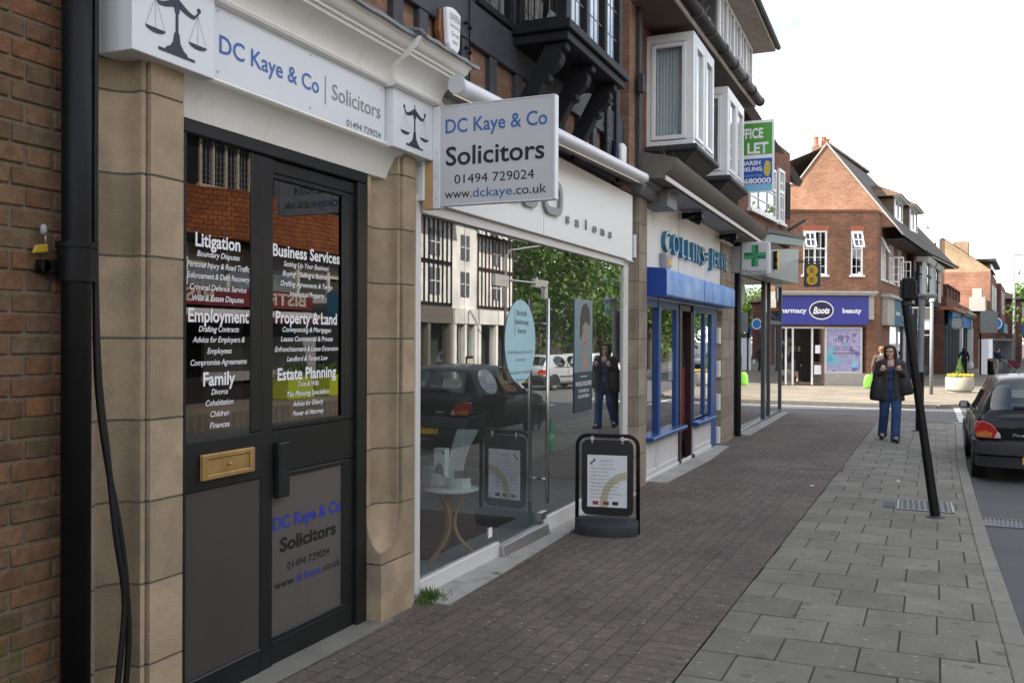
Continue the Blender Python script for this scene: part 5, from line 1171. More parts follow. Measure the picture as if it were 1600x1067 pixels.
# ================================================================== brick corner shop across the side street and the street beyond
OB = Vector((1.69, 41.76, 0)); FW = Vector((-.918, -.397, 0)); FN = Vector((.397, -.918, 0)); RU = -FW
def bp(s, n, z): p = OB + BU * s + BN * n; return Vector((p.x, p.y, z))
def fp(a, o, z): p = OB + FW * a + FN * o; return Vector((p.x, p.y, z))
def bbox(m, s0, s1, n0, n1, z0, z1): return m.hexa([bp(s, n, z) for z in (z0, z1) for s, n in ((s0, n0), (s0, n1), (s1, n1), (s1, n0))])
def fbox(m, a0, a1, o0, o1, z0, z1): return m.hexa([fp(a, o, z) for z in (z0, z1) for a, o in ((a0, o0), (a1, o0), (a1, o1), (a0, o1))])
def BB(parent, name, mat, *a, **k): return bbox(MB(), *a).build(name, mat, parent, **k)
def FB(parent, name, mat, *a, **k): return fbox(MB(), *a).build(name, mat, parent, **k)
kb = thing('corner_shop_building', 'red brick corner building with purple chemist fascia and a tall salmon gable behind its parapet', 'building', tuple(bp(0, 0, gz(41))))
zb = -.6
# front range (with door and poster openings) and side range
m = MB()
for a0, a1, z0, z1 in ((-.0, .45, zb, 7.0), (.45, 5.6, 3.45, 4.34), (.45, .63, 4.34, 6.22), (1.13, 2.15, 4.34, 6.22), (3.17, 5.6, 4.34, 6.22), (.45, 5.6, 6.22, 7.0), (2.22, 2.36, zb, 3.45), (4.2, 5.6, zb, 3.45), (.45, 2.22, 2.12, 3.45), (2.36, 4.2, 2.12, 3.45)):
    fbox(m, a0, a1, -.3, 0, z0, z1)
m.build('front_wall', 'brick_front', kb)
FB(kb, 'parapet_band', 'brick_upper', -.02, 5.6, -.32, .035, 7.0, 7.12)
FB(kb, 'shop_interior', 'interior_mid', .3, 5.6, -4.0, -3.9, zb, 3.4)
FB(kb, 'shop_ceiling', 'plaster_grey', .1, 5.6, -3.9, -.31, 2.9, 3.0); FB(kb, 'shop_floor', 'mat_brown', .1, 5.6, -3.9, -.05, zb, -.33)
m = MB()
for s0, s1, z0, z1 in ((0.02, 1.05, zb, 7.0), (1.05, 2.48, zb, 4.25), (2.48, 3.43, zb, 7.0), (3.43, 5.0, 3.5, 4.25), (5.0, 6.5, 3.5, 7.0), (6.5, 7.83, 3.5, 4.25), (7.83, 10.1, 3.5, 7.0), (1.05, 2.48, 6.1, 7.0), (3.43, 5.0, 6.1, 7.0), (6.5, 7.83, 6.1, 7.0), (9.6, 10.1, zb, 3.5), (3.43, 3.7, zb, 3.5)):
    bbox(m, s0, s1, -.3, 0, z0, z1)
m.build('side_wall', 'brick_side', kb); BB(kb, 'parapet_band', 'brick_upper', 0.05, 10.1, -.32, .035, 7.0, 7.12)
BB(kb, 'flat_roof', 'lead', .3, 10, -4.2, -.32, 6.7, 6.8)
BB(kb, 'upper_floor_back', 'interior_mid', .3, 10, -2.5, -2.4, 3.5, 6.69)
# casement windows on both faces
def win(parent, P, w_, z0, z1, cols, open_light=True, openside=False):
    """P(a, o, z): a along the wall, o outwards"""
    def hx(m, a0, a1, o0, o1, c, d): m.hexa([P(a, o, z) for z in (c, d) for a, o in ((a0, o0), (a1, o0), (a1, o1), (a0, o1))])
    m = MB(); f = .06
    hx(m, 0, w_, -.10, .0, z0, z0 + f); hx(m, 0, w_, -.10, .0, z1 - f, z1); hx(m, 0, f, -.10, .0, z0 + f, z1 - f); hx(m, w_ - f, w_, -.10, .0, z0 + f, z1 - f)
    zt = z0 + (z1 - z0) * .60; hx(m, f, w_ - f, -.09, -.01, zt - .03, zt + .03)
    for i in range(1, cols): a = w_ * i / cols; hx(m, a - .035, a + .035, -.09, -.012, z0 + f, zt - .031); hx(m, a - .035, a + .035, -.09, -.012, zt + .031, z1 - f)
    hx(m, -.08, w_ + .08, -.1, .08, z0 - .08, z0 - .001)
    o = m.build('window', 'white_upvc', parent)
    m = MB(); cw = w_ / cols
    for i in range(cols):
        a = cw * i + cw / 2; hx(m, a - .012, a + .012, -.07, -.04, z0 + f, zt - .03)
        if not (open_light and i == 0): hx(m, a - .012, a + .012, -.07, -.04, zt + .03, z1 - f)
    for z in (z0 + (zt - z0) / 3, z0 + (zt - z0) * 2 / 3): hx(m, f, w_ - f, -.071, -.041, z - .012, z + .012)
    m.build('glazing_bar', 'white_upvc', o)
    MB().quad(P(f, -.055, z0 + f), P(w_ - f, -.055, z0 + f), P(w_ - f, -.055, z1 - f), P(f, -.055, z1 - f)).build('pane', 'glass_window', o)
    if open_light:  # top light pushed open at the bottom
        m = MB(); b = 0.03; e = cw - .02; hz = z1 - f - zt - .04; sl = .28
        def q(a, t): return P(a, .01 + sl * (1 - t), zt + .04 + hz * t)
        def strip4(a0, a1, t0, t1):
            i = [q(a0, t0), q(a1, t0), q(a1, t1), q(a0, t1)]; j = [P(0, 0, 0) * 0 + v + (P(0, .03, 0) - P(0, 0, 0)) for v in i]; m.hexa(i + j)
        t = .05 / cw * .8
        for a0, a1, t0, t1 in ((b, e, 0, .09), (b, e, .91, 1), (b, b + .05, .09, .91), (e - .05, e, .09, .91), ((b + e) / 2 - .013, (b + e) / 2 + .013, .09, .91), (b + .05, e - .05, .48, .53)): strip4(a0, a1, t0, t1)
        m.build('open_light', 'white_upvc', o); MB().quad(q(b, 0), q(e, 0), q(e, 1), q(b, 1)).build('open_light_glass', 'glass_window', o)
    if openside:
        m = MB()
        def q(t, z): return P(w_ - f, .0, z) + (P(w_ + .28, .42, z) - P(w_ - f, 0, z)) * t
        for t0, t1, c, d in ((0, 1, z0 + .06, z0 + .12), (0, 1, zt + .1, zt + .16), (0, .09, z0 + .121, zt + .1), (.91, 1, z0 + .121, zt + .1), (.48, .53, z0 + .121, zt + .1)) + tuple((.09, .91, z0 + .06 + k * .36, z0 + .085 + k * .36) for k in (1, 2)):
            i = [q(t0, c), q(t1, c), q(t1, d), q(t0, d)]; off = P(.03, 0, 0) - P(0, 0, 0); m.hexa(i + [v + off for v in i])
        m.build('open_casement', 'white_upvc', o)
    return o
PW = lambda a0: (lambda a, o, z: fp(a0 - a, o, z))
win(kb, PW(3.17), 1.02, 4.34, 6.22, 2); win(kb, PW(1.13), .50, 4.34, 6.22, 1)
PS = lambda s0: (lambda a, o, z: bp(s0 + a, o, z))
win(kb, PS(1.05), 1.43, 4.25, 6.1, 2); win(kb, PS(3.43), 1.57, 4.25, 6.1, 2, False, True); win(kb, PS(6.5), 1.33, 4.25, 6.1, 2, False, True)
m = MB()
plain('arch_red', (0.42, 0.13, 0.07), .85, .2, 14)
for a0, a1 in ((2.1, 3.22), (.58, 1.18)):
    n = int((a1 - a0) / .085)
    m = MB()
    for i in range(n): fbox(m, a0 + i * .085, a0 + i * .085 + .072, .001, .012, 6.225, 6.44)
    m.build('window_arch', 'arch_red', kb)
# gable house behind the parapet
g = MB(); gpts = [(-9, 6.8), (.72, 6.8), (.72, 6.40), (.62, 6.46), (-2.3, 10.35), (-3.5, 8.78), (-3.6, 8.70), (-9, 8.70)]
g.prism([bp(1.0, n, z) for n, z in [(-9, 6.5), (.55, 6.5), (-2.3, 10.30), (-3.5, 8.78), (-3.62, 8.66), (-9, 8.66)]], BU * .3); g.build('gable_wall', 'brick_gable', kb)
m = MB()
def coping(n0, z0, n1, z1): m.hexa([bp(s, n, z) for n, z in ((n0, z0), (n1, z1)) for s, n, z in ((.94, n, z), (1.4, n, z))][:0] + [bp(.94, n0, z0), bp(1.4, n0, z0), bp(1.4, n1, z1), bp(.94, n1, z1), bp(.94, n0, z0 + .10), bp(1.4, n0, z0 + .10), bp(1.4, n1, z1 + .10), bp(.94, n1, z1 + .10)])
coping(-3.5, 8.80, -2.3, 10.32); coping(-9, 8.66, -3.5, 8.66); coping(-2.3, 10.32, .85, 6.12); m.build('gable_coping', 'stone_pale', kb)
m = MB(); m.quad(bp(1.3, -2.3, 10.36), bp(1.3, .9, 6.1), bp(10, .95, 6.15), bp(24.5, 1.35, 6.35), bp(12.5, -2.4, 10.9)); m.quad(bp(1.3, -2.3, 10.36), bp(12.5, -2.4, 10.9), bp(18, -8, 8.5), bp(1.3, -8, 8.5)); m.quad(bp(12.5, -2.4, 10.9), bp(24.5, 1.35, 6.35), bp(24.5, -8, 6.35), bp(18, -8, 8.5))
m.quad(bp(1.3, .9, 6.0), bp(10, .95, 6.05), bp(24.5, 1.35, 6.22), bp(24.5, -8, 6.22), bp(1.3, -8, 6.0)); rf = m.build('roof', 'tile_roof', kb)
m = MB(); 
for i in range(26): s = 1.4 + i * .43; bbox(m, s, s + .40, -2.44 - .004 * i, -2.22, 10.34 + .021 * i, 10.46 + .021 * i)
m.build('ridge_tiles', 'tile_roof_brown', rf)
m = MB(); bbox(m, 2.2, 3.4, -3.2, -2.6, 9.2, 10.55); ch = m.build('chimney', 'brick_gable', rf); m = MB()
for s, n in ((2.4, -3.05), (2.6, -2.75), (3.1, -2.7)): p = bp(s, n, 10.55); m.lathe([(.14, 0), (.15, .05), (.12, .10), (.11, .38), (.14, .42), (.12, .46)], p, 12)
plain('pot_red', (.45, .17, .10), .8, .1); m.build('chimney_pot', 'pot_red', ch)
def dormer(s0, s1, z0, z1, nf):
    d = MB(); bbox(d, s0, s1, nf - 2.0, nf - .02, z0 - .4, z1); d_ = d.build('dormer', 'tile_roof_brown', rf)
    m = MB(); t = .09
    for a, b, c, e in ((s0, s1, z0, z0 + t), (s0, s1, z1 - t, z1), (s0, s0 + t, z0 + t, z1 - t), (s1 - t, s1, z0 + t, z1 - t), ((s0 + s1) / 2 - .04, (s0 + s1) / 2 + .04, z0 + t, z1 - t), (s0 - .1, s1 + .1, z0 - .14, z0 - .01)): bbox(m, a, b, nf - .02, nf + .05, c, e)
    bbox(m, s0 - .25, s1 + .25, nf - .02, nf + .32, z1, z1 + .06); m.build('dormer_frame', 'white_upvc', d_)
    MB().quad(bp(s0, nf, z0), bp(s1, nf, z0), bp(s1, nf, z1), bp(s0, nf, z1)).build('dormer_glass', 'glass_window', d_)
    sm = (s0 + s1) / 2; m = MB(); n = 7
    for k in range(n):  # stepped courses of tile on the hipped dormer roof
        q = 1 - k / n; zz = z1 + .065 + k * .11
        m.hexa([bp(sm + (s0 - .35 - sm) * q, nf - 2.6, zz), bp(sm + (s0 - .35 - sm) * q, nf + .40 - k * .20, zz), bp(sm + (s1 + .35 - sm) * q, nf + .40 - k * .20, zz), bp(sm + (s1 + .35 - sm) * q, nf - 2.6, zz),
                bp(sm + (s0 - .30 - sm) * q, nf - 2.6, zz + .10), bp(sm + (s0 - .30 - sm) * q, nf + .32 - k * .20, zz + .10), bp(sm + (s1 + .30 - sm) * q, nf + .32 - k * .20, zz + .10), bp(sm + (s1 + .30 - sm) * q, nf - 2.6, zz + .10)])
    m.build('dormer_roof', 'tile_roof_brown', d_)
dormer(5.2, 7.9, 7.35, 8.35, .0); dormer(10.8, 13.9, 7.45, 8.60, .05)
# jettied end with two black and white bays under the low eaves
m = MB(); bbox(m, 10.1, 22, -.3, .32, 2.6, 6.05); m.build('jetty_wall', 'timber_black', kb)
BB(kb, 'hung_tiles', 'brick_side', 10.1, 11.0, .32, .36, 5.2, 6.0)
m = MB(); m.tube([bp(9.6, 1.0, 6.10), bp(24.6, 1.43, 6.33)], .07, 8); m.build('gutter', 'gutter', kb); m = MB(); m.hexa([bp(s, n, z) for z, dz in ((0, 0),) for s, n, z in ((12, 1.02, 6.02), (24.5, 1.38, 6.2), (24.5, 1.42, 6.2), (12, 1.06, 6.02), (12, 1.02, 6.11), (24.5, 1.38, 6.29), (24.5, 1.42, 6.29), (12, 1.06, 6.11))]); m.build('barge_board', 'white_dirty', kb)
for s0 in (11.4, 16.4):
    b = MB(); bbox(b, s0, s0 + 3.6, .32, .74, 3.5, 3.85); b_ = b.build('bay_window', 'timber_black', kb)
    m = MB(); bbox(m, s0 - .02, s0 + .12, .60, .80, 3.86, 5.75); bbox(m, s0 + 3.48, s0 + 3.62, .60, .80, 3.86, 5.75); m.each('corner_post', 'white_upvc', b_)
    m = MB(); m.hexa([bp(s, n, z) for s, n, z in ((s0 - .1, .2, 5.751), (s0 - .1, .85, 5.751), (s0 + 3.7, .85, 5.751), (s0 + 3.7, .2, 5.751), (s0 - .4, .0, 6.0), (s0 - .4, 1.0, 6.0), (s0 + 3.9, 1.0, 6.0), (s0 + 3.9, .0, 6.0))]); m.build('bay_cornice', 'white_upvc', b_)
    m = MB()
    for a in (1.2, 2.3): bbox(m, s0 + a, s0 + a + .08, .66, .74, 3.86, 5.75)
    bbox(m, s0 + .12, s0 + 3.48, .66, .745, 5.05, 5.13); bbox(m, s0, s0 + .06, .33, .40, 3.86, 5.75); bbox(m, s0, s0 + .06, .41, .60, 5.05, 5.13); m.build('bay_frame', 'timber_black', b_)
    m = MB(); m.quad(bp(s0 + .12, .70, 3.86), bp(s0 + 3.48, .70, 3.86), bp(s0 + 3.48, .70, 5.75), bp(s0 + .12, .70, 5.75)); m.quad(bp(s0 + .03, .40, 3.86), bp(s0 + .03, .60, 3.86), bp(s0 + .03, .60, 5.75), bp(s0 + .03, .40, 5.75)); m.build('bay_glass', 'glass_window', b_)
    BB(b_, 'curtain', 'curtain_net', s0 + .3, s0 + 3.4, .45, .46, 3.87, 5.6)
m = MB(); bbox(m, 10.15, 22, -.2, .25, zb, 2.55); m.build('shop_front', 'shop_navy', kb)
m = MB()
for s in (11, 13.5, 16, 18.5): bbox(m, s, s + 1.9, .26, .28, .1, 2.2)
m.build('shop_window', 'glass_window', kb)
# shop front facing the camera
fd = thing('fascia_sign', 'long purple chemist fascia with white oval script logo facing the side street', 'sign', tuple(fp(2.4, .2, 2.2)))
FB(fd, 'board', 'shop_purple', .46, 5.2, .02, .26, 2.22, 3.44)
m = MB(); fbox(m, .20, 5.3, .0, .40, 3.46, 3.54); fbox(m, .14, 5.3, .0, .46, 3.541, 3.64); m.build('cornice_slab', 'stone_pale', fd)
FB(fd, 'end_block', 'stone_pale', .22, .455, .0, .22, 2.45, 3.45)
def ft(s_, mt, a, z, w_, cp, **k): return lettering(s_, mt, fd, tuple(fp(a, .26, z)), w_, cp, tuple(RU), V, **k)
ft('pharmacy', 'vinyl_white', 3.72, 2.82, 1.25, .20, bold=.03); ft('beauty', 'vinyl_white', 1.17, 2.82, .80, .20, bold=.03)
def oval(a, z, ra, rz_, o, mt, nm, sign=fd): m = MB(); m.prism([fp(a + ra * cos(2 * pi * k / 36), o, z + rz_ * sin(2 * pi * k / 36)) for k in range(36)], FN * .006); return m.build(nm, mt, sign)
oval(2.47, 2.83, .52, .40, .262, 'vinyl_white', 'oval_rim'); oval(2.47, 2.83, .475, .35, .2685, 'shop_navy', 'oval')
lettering('Boots', 'vinyl_white', fd, tuple(fp(2.47, .276, 2.83)), .72, .27, tuple(RU), Vector((0, 0, 1)) , bold=.035, shear=.35)
m = MB(); m.hexa([fp(a, .276, z) for a, z in ((2.75, 2.66), (2.15, 2.78), (2.15, 2.80), (2.75, 2.69))] + [fp(a, .279, z) for a, z in ((2.75, 2.66), (2.15, 2.78), (2.15, 2.80), (2.75, 2.69))]); m.build('script_stroke', 'vinyl_white', fd)
# poster window, door frames
pw = thing('poster', 'violet and turquoise No7 beauty poster in the chemist window', 'poster', tuple(fp(1.44, 0, .1)))
m, t_, b_ = nodes('poster_paint')
g_ = N(t_, 'NewGeometry'); n1 = N(t_, 'TexNoise', Scale=1.6, Detail=5.0, Roughness=.6); L(t_, g_.outputs['Position'], n1.inputs['Vector'])
cr = t_.nodes.new('ShaderNodeValToRGB'); e = cr.color_ramp.elements; e[0].position = .30; e[0].color = (.05, .05, .26, 1); e[1].position = .70; e[1].color = (.04, .30, .40, 1)
for p_, c_ in ((.40, (.18, .14, .40)), (.47, (.42, .42, .55)), (.54, (.33, .26, .50)), (.60, (.20, .48, .58))): q_ = e.new(p_); q_.color = rgb(c_)
L(t_, n1.outputs[0], cr.inputs[0]); L(t_, cr.outputs[0], b_.inputs['Base Color']); b_.inputs['Roughness'].default_value = .35
FB(pw, 'sheet', 'poster_paint', .72, 2.16, -.06, .0, .24, 2.06)
m = MB()
for a0, a1, z0, z1 in ((.64, .72, .16, 2.12), (2.16, 2.24, .16, 2.12), (.72, 2.16, .16, .24), (.72, 2.16, 2.06, 2.12)): fbox(m, a0, a1, -.08, .04, z0, z1)
m.build('frame', 'grey_sign', pw)
lettering('N°7', 'ink_black', pw, tuple(fp(1.42, .001, 1.60)), .46, .27, tuple(RU), V)
for s_, z, w_ in (('Protect & Perfect', 1.28, .80), ('Advanced serum range', 1.17, .92)): lettering(s_, 'ink_navy', pw, tuple(fp(1.42, .001, z)), w_, .075, tuple(RU), V)
for z, w_ in ((1.02, .98), (.97, .9), (.88, .45)): fbox(MB(), 1.42 - w_ / 2, 1.42 + w_ / 2, .001, .003, z, z + .018).build('small_print', 'ink_navy', pw)
FB(pw, 'pack', 'let_cyan', .86, 1.06, .001, .004, .40, .68)
FB(kb, 'stall_riser', 'stone_pale', .46, 2.24, -.1, .05, zb, .159)
m = MB()
for a in (2.25, 2.72, 3.55, 3.84): fbox(m, a, a + .06, -.1, .0, -.34, 2.12)
fbox(m, 2.25, 4.2, -.1, .01, 2.06, 2.121)
df = m.build('shop_door_frame', 'white_upvc', kb)
m = MB(); m.quad(fp(2.31, -.05, -.33), fp(2.72, -.05, -.33), fp(2.72, -.05, 2.06), fp(2.31, -.05, 2.06)); m.quad(fp(3.61, -.05, -.33), fp(3.84, -.05, -.33), fp(3.84, -.05, 2.06), fp(3.61, -.05, 2.06)); m.build('door_glass', 'glass_window', df)
m = MB(); fbox(m, 2.36, 2.66, -.045, -.04, .1, .5); fbox(m, 2.4, 2.62, -.045, -.04, 1.0, 1.35); m.build('door_notice', 'vinyl_white', df)
rr = random.Random(4); m = MB()
for i in range(22):
    a = 2.5 + rr.random() * 1.6; z = -.2 + rr.random() * 2.0; fbox(m, a, a + .2, -2.4 - rr.random(), -2.2, z, z + .22)
m.build('stock', 'stock_cream', kb)
# side fascia
sg2 = thing('fascia_sign', 'shorter dark blue chemist fascia on the street side past the corner', 'sign', tuple(bp(6.8, .2, 2.25)))
BB(sg2, 'board', 'shop_teal', 3.6, 10.1, .01, .22, 2.24, 3.46); BB(sg2, 'end_block', 'stone_pale', 1.35, 3.59, .01, .24, 2.24, 3.46)
m = MB(); bbox(m, 1.2, 10.1, .0, .38, 3.461, 3.6); m.build('cornice_slab', 'stone_pale', sg2)
lettering('pharmacy', 'vinyl_white', sg2, tuple(bp(5.0, .22, 2.85)), 1.5, .2, tuple(BU), V, bold=.03); lettering('beauty', 'vinyl_white', sg2, tuple(bp(9.1, .22, 2.85)), 1.2, .2, tuple(BU), V, bold=.03)
m = MB(); m.prism([bp(7.2 + .62 * cos(2 * pi * k / 30), .222, 2.85 + .40 * sin(2 * pi * k / 30)) for k in range(30)], BN * .006); m.build('oval', 'vinyl_white', sg2); m = MB(); m.prism([bp(7.2 + .5 * cos(2 * pi * k / 30), .229, 2.85 + .30 * sin(2 * pi * k / 30)) for k in range(30)], BN * .006); m.build('oval_centre', 'shop_navy', sg2)
m = MB(); bbox(m, 3.7, 9.6, -.06, -.04, .1, 2.2); sw = m.build('side_shop_window', 'glass_window', kb); m = MB()
for s in (3.7, 6.6, 9.5): bbox(m, s, s + .1, -.1, .02, zb, 2.23)
bbox(m, 3.8, 9.5, -.1, .0, zb, .1); m.build('window_frame', 'white_upvc', sw)
BB(kb, 'side_interior', 'interior_mid', 3.5, 9.6, -2.0, -1.9, zb, 3.4)

# ---------- shops beyond
s1 = thing('shop_building', 'low brown parapet shop with bright blue fascia beyond the corner building', 'building', tuple(bp(27, 1, gz(65))))
BB(s1, 'wall', 'brick_far_side', 22.1, 33, -6, .95, 3.5, 4.35); BB(s1, 'side_wall', 'brick_far_side', 22.05, 22.3, -6, .8, -.8, 3.5)
BB(s1, 'cornice', 'pot_red', 22.0, 33.2, .0, 1.35, 3.5, 3.72)
m = MB(); bbox(m, 22.1, 33, .80, .90, 4.36, 5.0)
for i in range(5): s = 22.1 + i * 2.65; bbox(m, s, s + .3, .72, 1.0, 4.36, 5.05)
bbox(m, 22.1, 33, .72, 1.02, 5.051, 5.13); m.build('parapet_railing', 'brick_far_side', s1)
BB(s1, 'fascia', 'shop_blue', 25.3, 33, .8, 1.05, 2.55, 3.45); BB(s1, 'fascia_rail', 'white_upvc', 25.2, 33, .9, 1.08, 3.451, 3.499)
lettering('VB', 'vinyl_white', s1, tuple(bp(31.3, 1.05, 3.0)), 1.3, .55, tuple(BU), V)
m = MB()
for s in (22.3, 25.0, 27.5, 29.6, 31.4, 32.7): bbox(m, s, s + .25, .75, .98, -.8, 2.54)
m.each('mullion', 'pharm_frame', s1); m = MB(); m.quad(bp(22.3, .85, -.7), bp(33, .85, -.7), bp(33, .85, 2.54), bp(22.3, .85, 2.54)); m.build('shop_window', 'glass_window', s1)
BB(s1, 'interior', 'interior_mid', 22.3, 33, -2.5, -2.4, -.8, 3.4)
s2 = thing('shop_building', 'white pilastered shop with a short blue fascia and stone cornice', 'building', tuple(bp(40, 1, gz(78))))
BB(s2, 'wall', 'brick_far_side', 33.1, 45.9, -6, 1.0, 3.45, 4.2); m = MB(); bbox(m, 33.05, 46, .6, 1.5, 3.55, 3.75); bbox(m, 33.05, 46, .6, 1.35, 3.40, 3.549); m.build('cornice', 'stone_pale', s2)
BB(s2, 'fascia', 'shop_blue', 33.6, 44.2, .9, 1.1, 2.55, 3.38); BB(s2, 'fascia_end', 'white_upvc', 44.21, 46, .9, 1.12, 2.55, 3.38)
m = MB(); bbox(m, 33.1, 33.9, .8, 1.15, -.9, 2.54); bbox(m, 43.6, 45.9, .8, 1.2, -.9, 2.54); m.each('pilaster', 'white_upvc', s2); m = MB(); m.quad(bp(33.9, .9, -.9), bp(43.6, .9, -.9), bp(43.6, .9, 2.54), bp(33.9, .9, 2.54)); m.build('shop_window', 'glass_window', s2)
m = MB()
for s in (36, 39, 41): bbox(m, s, s + .2, .85, 1.0, -.9, 2.54)
m.each('mullion', 'pharm_frame', s2); BB(s2, 'interior', 'interior_mid', 33.1, 45.9, -2.5, -2.4, -.9, 3.4)
m = MB(); bbox(m, 43.0, 45.9, 1.0, 2.2, 4.0, 5.15); bbox(m, 43.6, 45.4, 1.2, 1.9, 5.151, 5.9); m.build('white_parapet_block', 'stone_pale', s2)
s3 = thing('gabled_building', 'pale brick gable over red brick wall with dark street front beyond the blue shops', 'building', tuple(bp(46, 0, gz(85))))
m = MB(); m.prism([bp(46, n, z) for n, z in ((-6, -1), (2.45, -1), (2.45, 7.45), (-6, 7.45))], BU * .3); m.build('red_side_wall', 'brick_red_far', s3)
m = MB(); m.prism([bp(46.02, n, z) for n, z in ((-2.0, 7.451), (2.45, 7.451), (2.45, 7.6), (-1.25, 10.45), (-2.0, 9.8))], BU * .3); m.build('gable_wall', 'brick_pale', s3)
m = MB(); m.quad(bp(45.9, -1.25, 10.5), bp(45.9, 2.6, 7.55), bp(56, 2.6, 7.55), bp(56, -1.25, 10.5)); m.quad(bp(45.9, -1.25, 10.5), bp(56, -1.25, 10.5), bp(56, -6, 7.0), bp(45.9, -6, 7.0)); m.build('roof', 'tile_roof_brown', s3); m = MB(); bbox(m, 48, 50, -.6, .6, 9.0, 10.3); m.build('chimney', 'brick_pale', s3)
m = MB(); m.cyl(bp(45.85, -1.6, 4), bp(45.85, -1.6, 11.2), .14, 8); m.build('flue', 'white_upvc', s3)
m = MB(); bbox(m, 46.3, 60, -4, 2.44, 3.3, 7.4); bbox(m, 60, 75, -4, 2.8, -1, 7.2); m.build('front_wall', 'brick_far_side', s3)
m = MB()
for s in (49, 51.5, 54.5, 57, 63, 68): bbox(m, s, s + .9, 2.3, 2.5 if s < 60 else 2.86, 4.3, 6.5)
m.each('window', 'white_upvc', s3)
m = MB(); bbox(m, 50, 62, -2, 2.7, 8.6, 8.85); m.build('flat_roof', 'gutter', s3); m = MB(); bbox(m, 51, 61, -2, 2.2, 7.4, 8.6); m.build('rooftop_room', 'brick_red_far', s3); m = MB(); bbox(m, 51.2, 60.8, 2.2, 2.3, 7.5, 8.5); m.build('rooftop_window', 'white_upvc', s3)
m = MB(); bbox(m, 46.3, 60, 1.8, 2.3, -1, 3.29); m.build('ground_floor', 'stone_pale', s3); m = MB()
for s in (47, 50, 53, 56): bbox(m, s, s + 2.2, 2.31, 2.34, -.2, 2.5)
m.each('shop_window', 'glass_window', s3)
m = MB(); bbox(m, 60, 75, 2.81, 3.1, 2.3, 3.3); m.build('fascia', 'shop_teal', s3)
s4 = thing('shop_building', 'distant dark brick shop with blue fascia at the end of the street', 'building', tuple(bp(85, 4, gz(115))))
BB(s4, 'wall', 'brick_far_side', 76, 110, -4, 4.4, -1.2, 6.2); BB(s4, 'fascia', 'shop_blue', 77, 108, 4.41, 4.7, 2.2, 3.4); m = MB()
for s in range(78, 106, 5): bbox(m, s, s + 1.2, 4.41, 4.5, 4.0, 5.6); 
m.each('window', 'white_upvc', s4); m = MB()
for s in range(78, 106, 4): bbox(m, s, s + 3.2, 4.41, 4.45, -.6, 2.0)
m.each('shop_window', 'glass_window', s4); m = MB(); m.loft([[bp(s, n, z) for n, z in ((4.9, 6.2), (0, 8.2), (-5, 6.2))] for s in (75.5, 110)]); m.build('roof', 'tile_roof', s4)
# ================================================================== street furniture
ab = thing('swing_board', 'black framed swinging pavement sign with a white salon price poster', 'pavement sign', (.46, 7.47, gz(7.4)))
bu = Vector((.533, .09, 0)).normalized(); bn = Vector((bu.y, -bu.x, 0)); b0 = Vector((.462, 7.50, gz(7.45)))
def ap(a, o, z): return b0 + bu * a + bn * o + Vector((0, 0, z))
pth = [ap(-.265, 0, .0), ap(-.262, 0, .60)] + [ap(-.262 + .09 * (1 - cos(radians(t))), 0, .745 + .09 * sin(radians(t))) for t in range(0, 91, 15)] + [ap(.262 - .09 * (1 - cos(radians(t))), 0, .745 + .09 * sin(radians(t))) for t in range(90, -1, -15)] + [ap(.262, 0, .60), ap(.265, 0, .0)]
MB().tube(pth, .017, 12).build('frame', 'iron_black', ab, smooth=True)
def rrect(hw, z0, z1, r, o, n=6):
    out = []
    for cx, cz, a0 in ((hw - r, z1 - r, 0), (-hw + r, z1 - r, 90), (-hw + r, z0 + r, 180), (hw - r, z0 + r, 270)):
        for k in range(n + 1): a = radians(a0 + 90 * k / n); out.append(ap(cx + r * cos(a), o, cz + r * sin(a)))
    return out
plain('board_black', (.013, .013, .015), .3, .1)
m = MB(); m.prism(rrect(.222, .150, .80, .06, -.012), bn * .024); pn = m.build('panel', 'board_black', ab, bevel=.003)
m = MB(); m.hexa([ap(a, o, z) for z in (.222, .668) for a, o in ((-.172, .0125), (-.172, .0145), (.170, .0145), (.170, .0125))]); pt_ = m.build('poster', 'white_sign', pn)
m = MB()
for a in (-.13, .13): m.hexa([ap(a + i, o, z) for z in (.79, .83) for i, o in ((-.012, -.01), (-.012, .016), (.012, .016), (.012, -.01))]); m.ell(ap(a, .016, .775), (.007, .007, .007), 6)
m.build('hanger', 'grey_sign', pn)
def at_(s_, mt, a, z, w_, cp, al='C', **k): return lettering(s_, mt, pt_, tuple(ap(a, .0145, z)), w_, cp, tuple(bu), V, align=al, **k)
m = MB(); pts = []
for lo in (0, 1):
    arc = [(.17, .525 - .05 * lo)] if lo == 0 else []
    L_ = []
    for k in range(13): t = k / 12; L_.append((.168 - .235 * sin(t * pi / 2) + .075 * lo * t, .222 + .305 * cos(t * pi / 2) * (1 - .22 * lo)))
    pts.append(L_)
poly = pts[0] + pts[1][::-1]; m.prism([ap(a, .0147, z) for a, z in poly], bn * .0008); plain('swoosh', (.50, .46, .33), .5, .05); m.build('gold_swoosh', 'swoosh', pt_)
m = MB(); S = [(-.125 + .016 * sin(t * 2 * pi) + (.012 if k else -.012) * sin(t * pi), .645 - .07 * t) for k in (0, 1) for t in [(i / 10 if k == 0 else 1 - i / 10) for i in range(11)]]; m.prism([ap(a, .0147, z) for a, z in S], bn * .0008); m.build('logo', 'ink_grey', pt_)
at_('ELEMENTS', 'ink_midgrey', -.01, .620, .11, .016); at_('STONE CUTTER', 'ink_midgrey', -.01, .588, .12, .011)
for i, s_ in enumerate(('Hair & Body Care', 'Nail Care', 'Gel Colour', 'Hair Style Care', 'Massage and treatments', 'Waxing and tinting', 'Beauty treatments', 'For the best treatments', 'and much more')):
    at_('• ' + s_, 'ink_grey', -.158, .555 - .031 * i, .09 + .0085 * len(s_), .013, 'L')
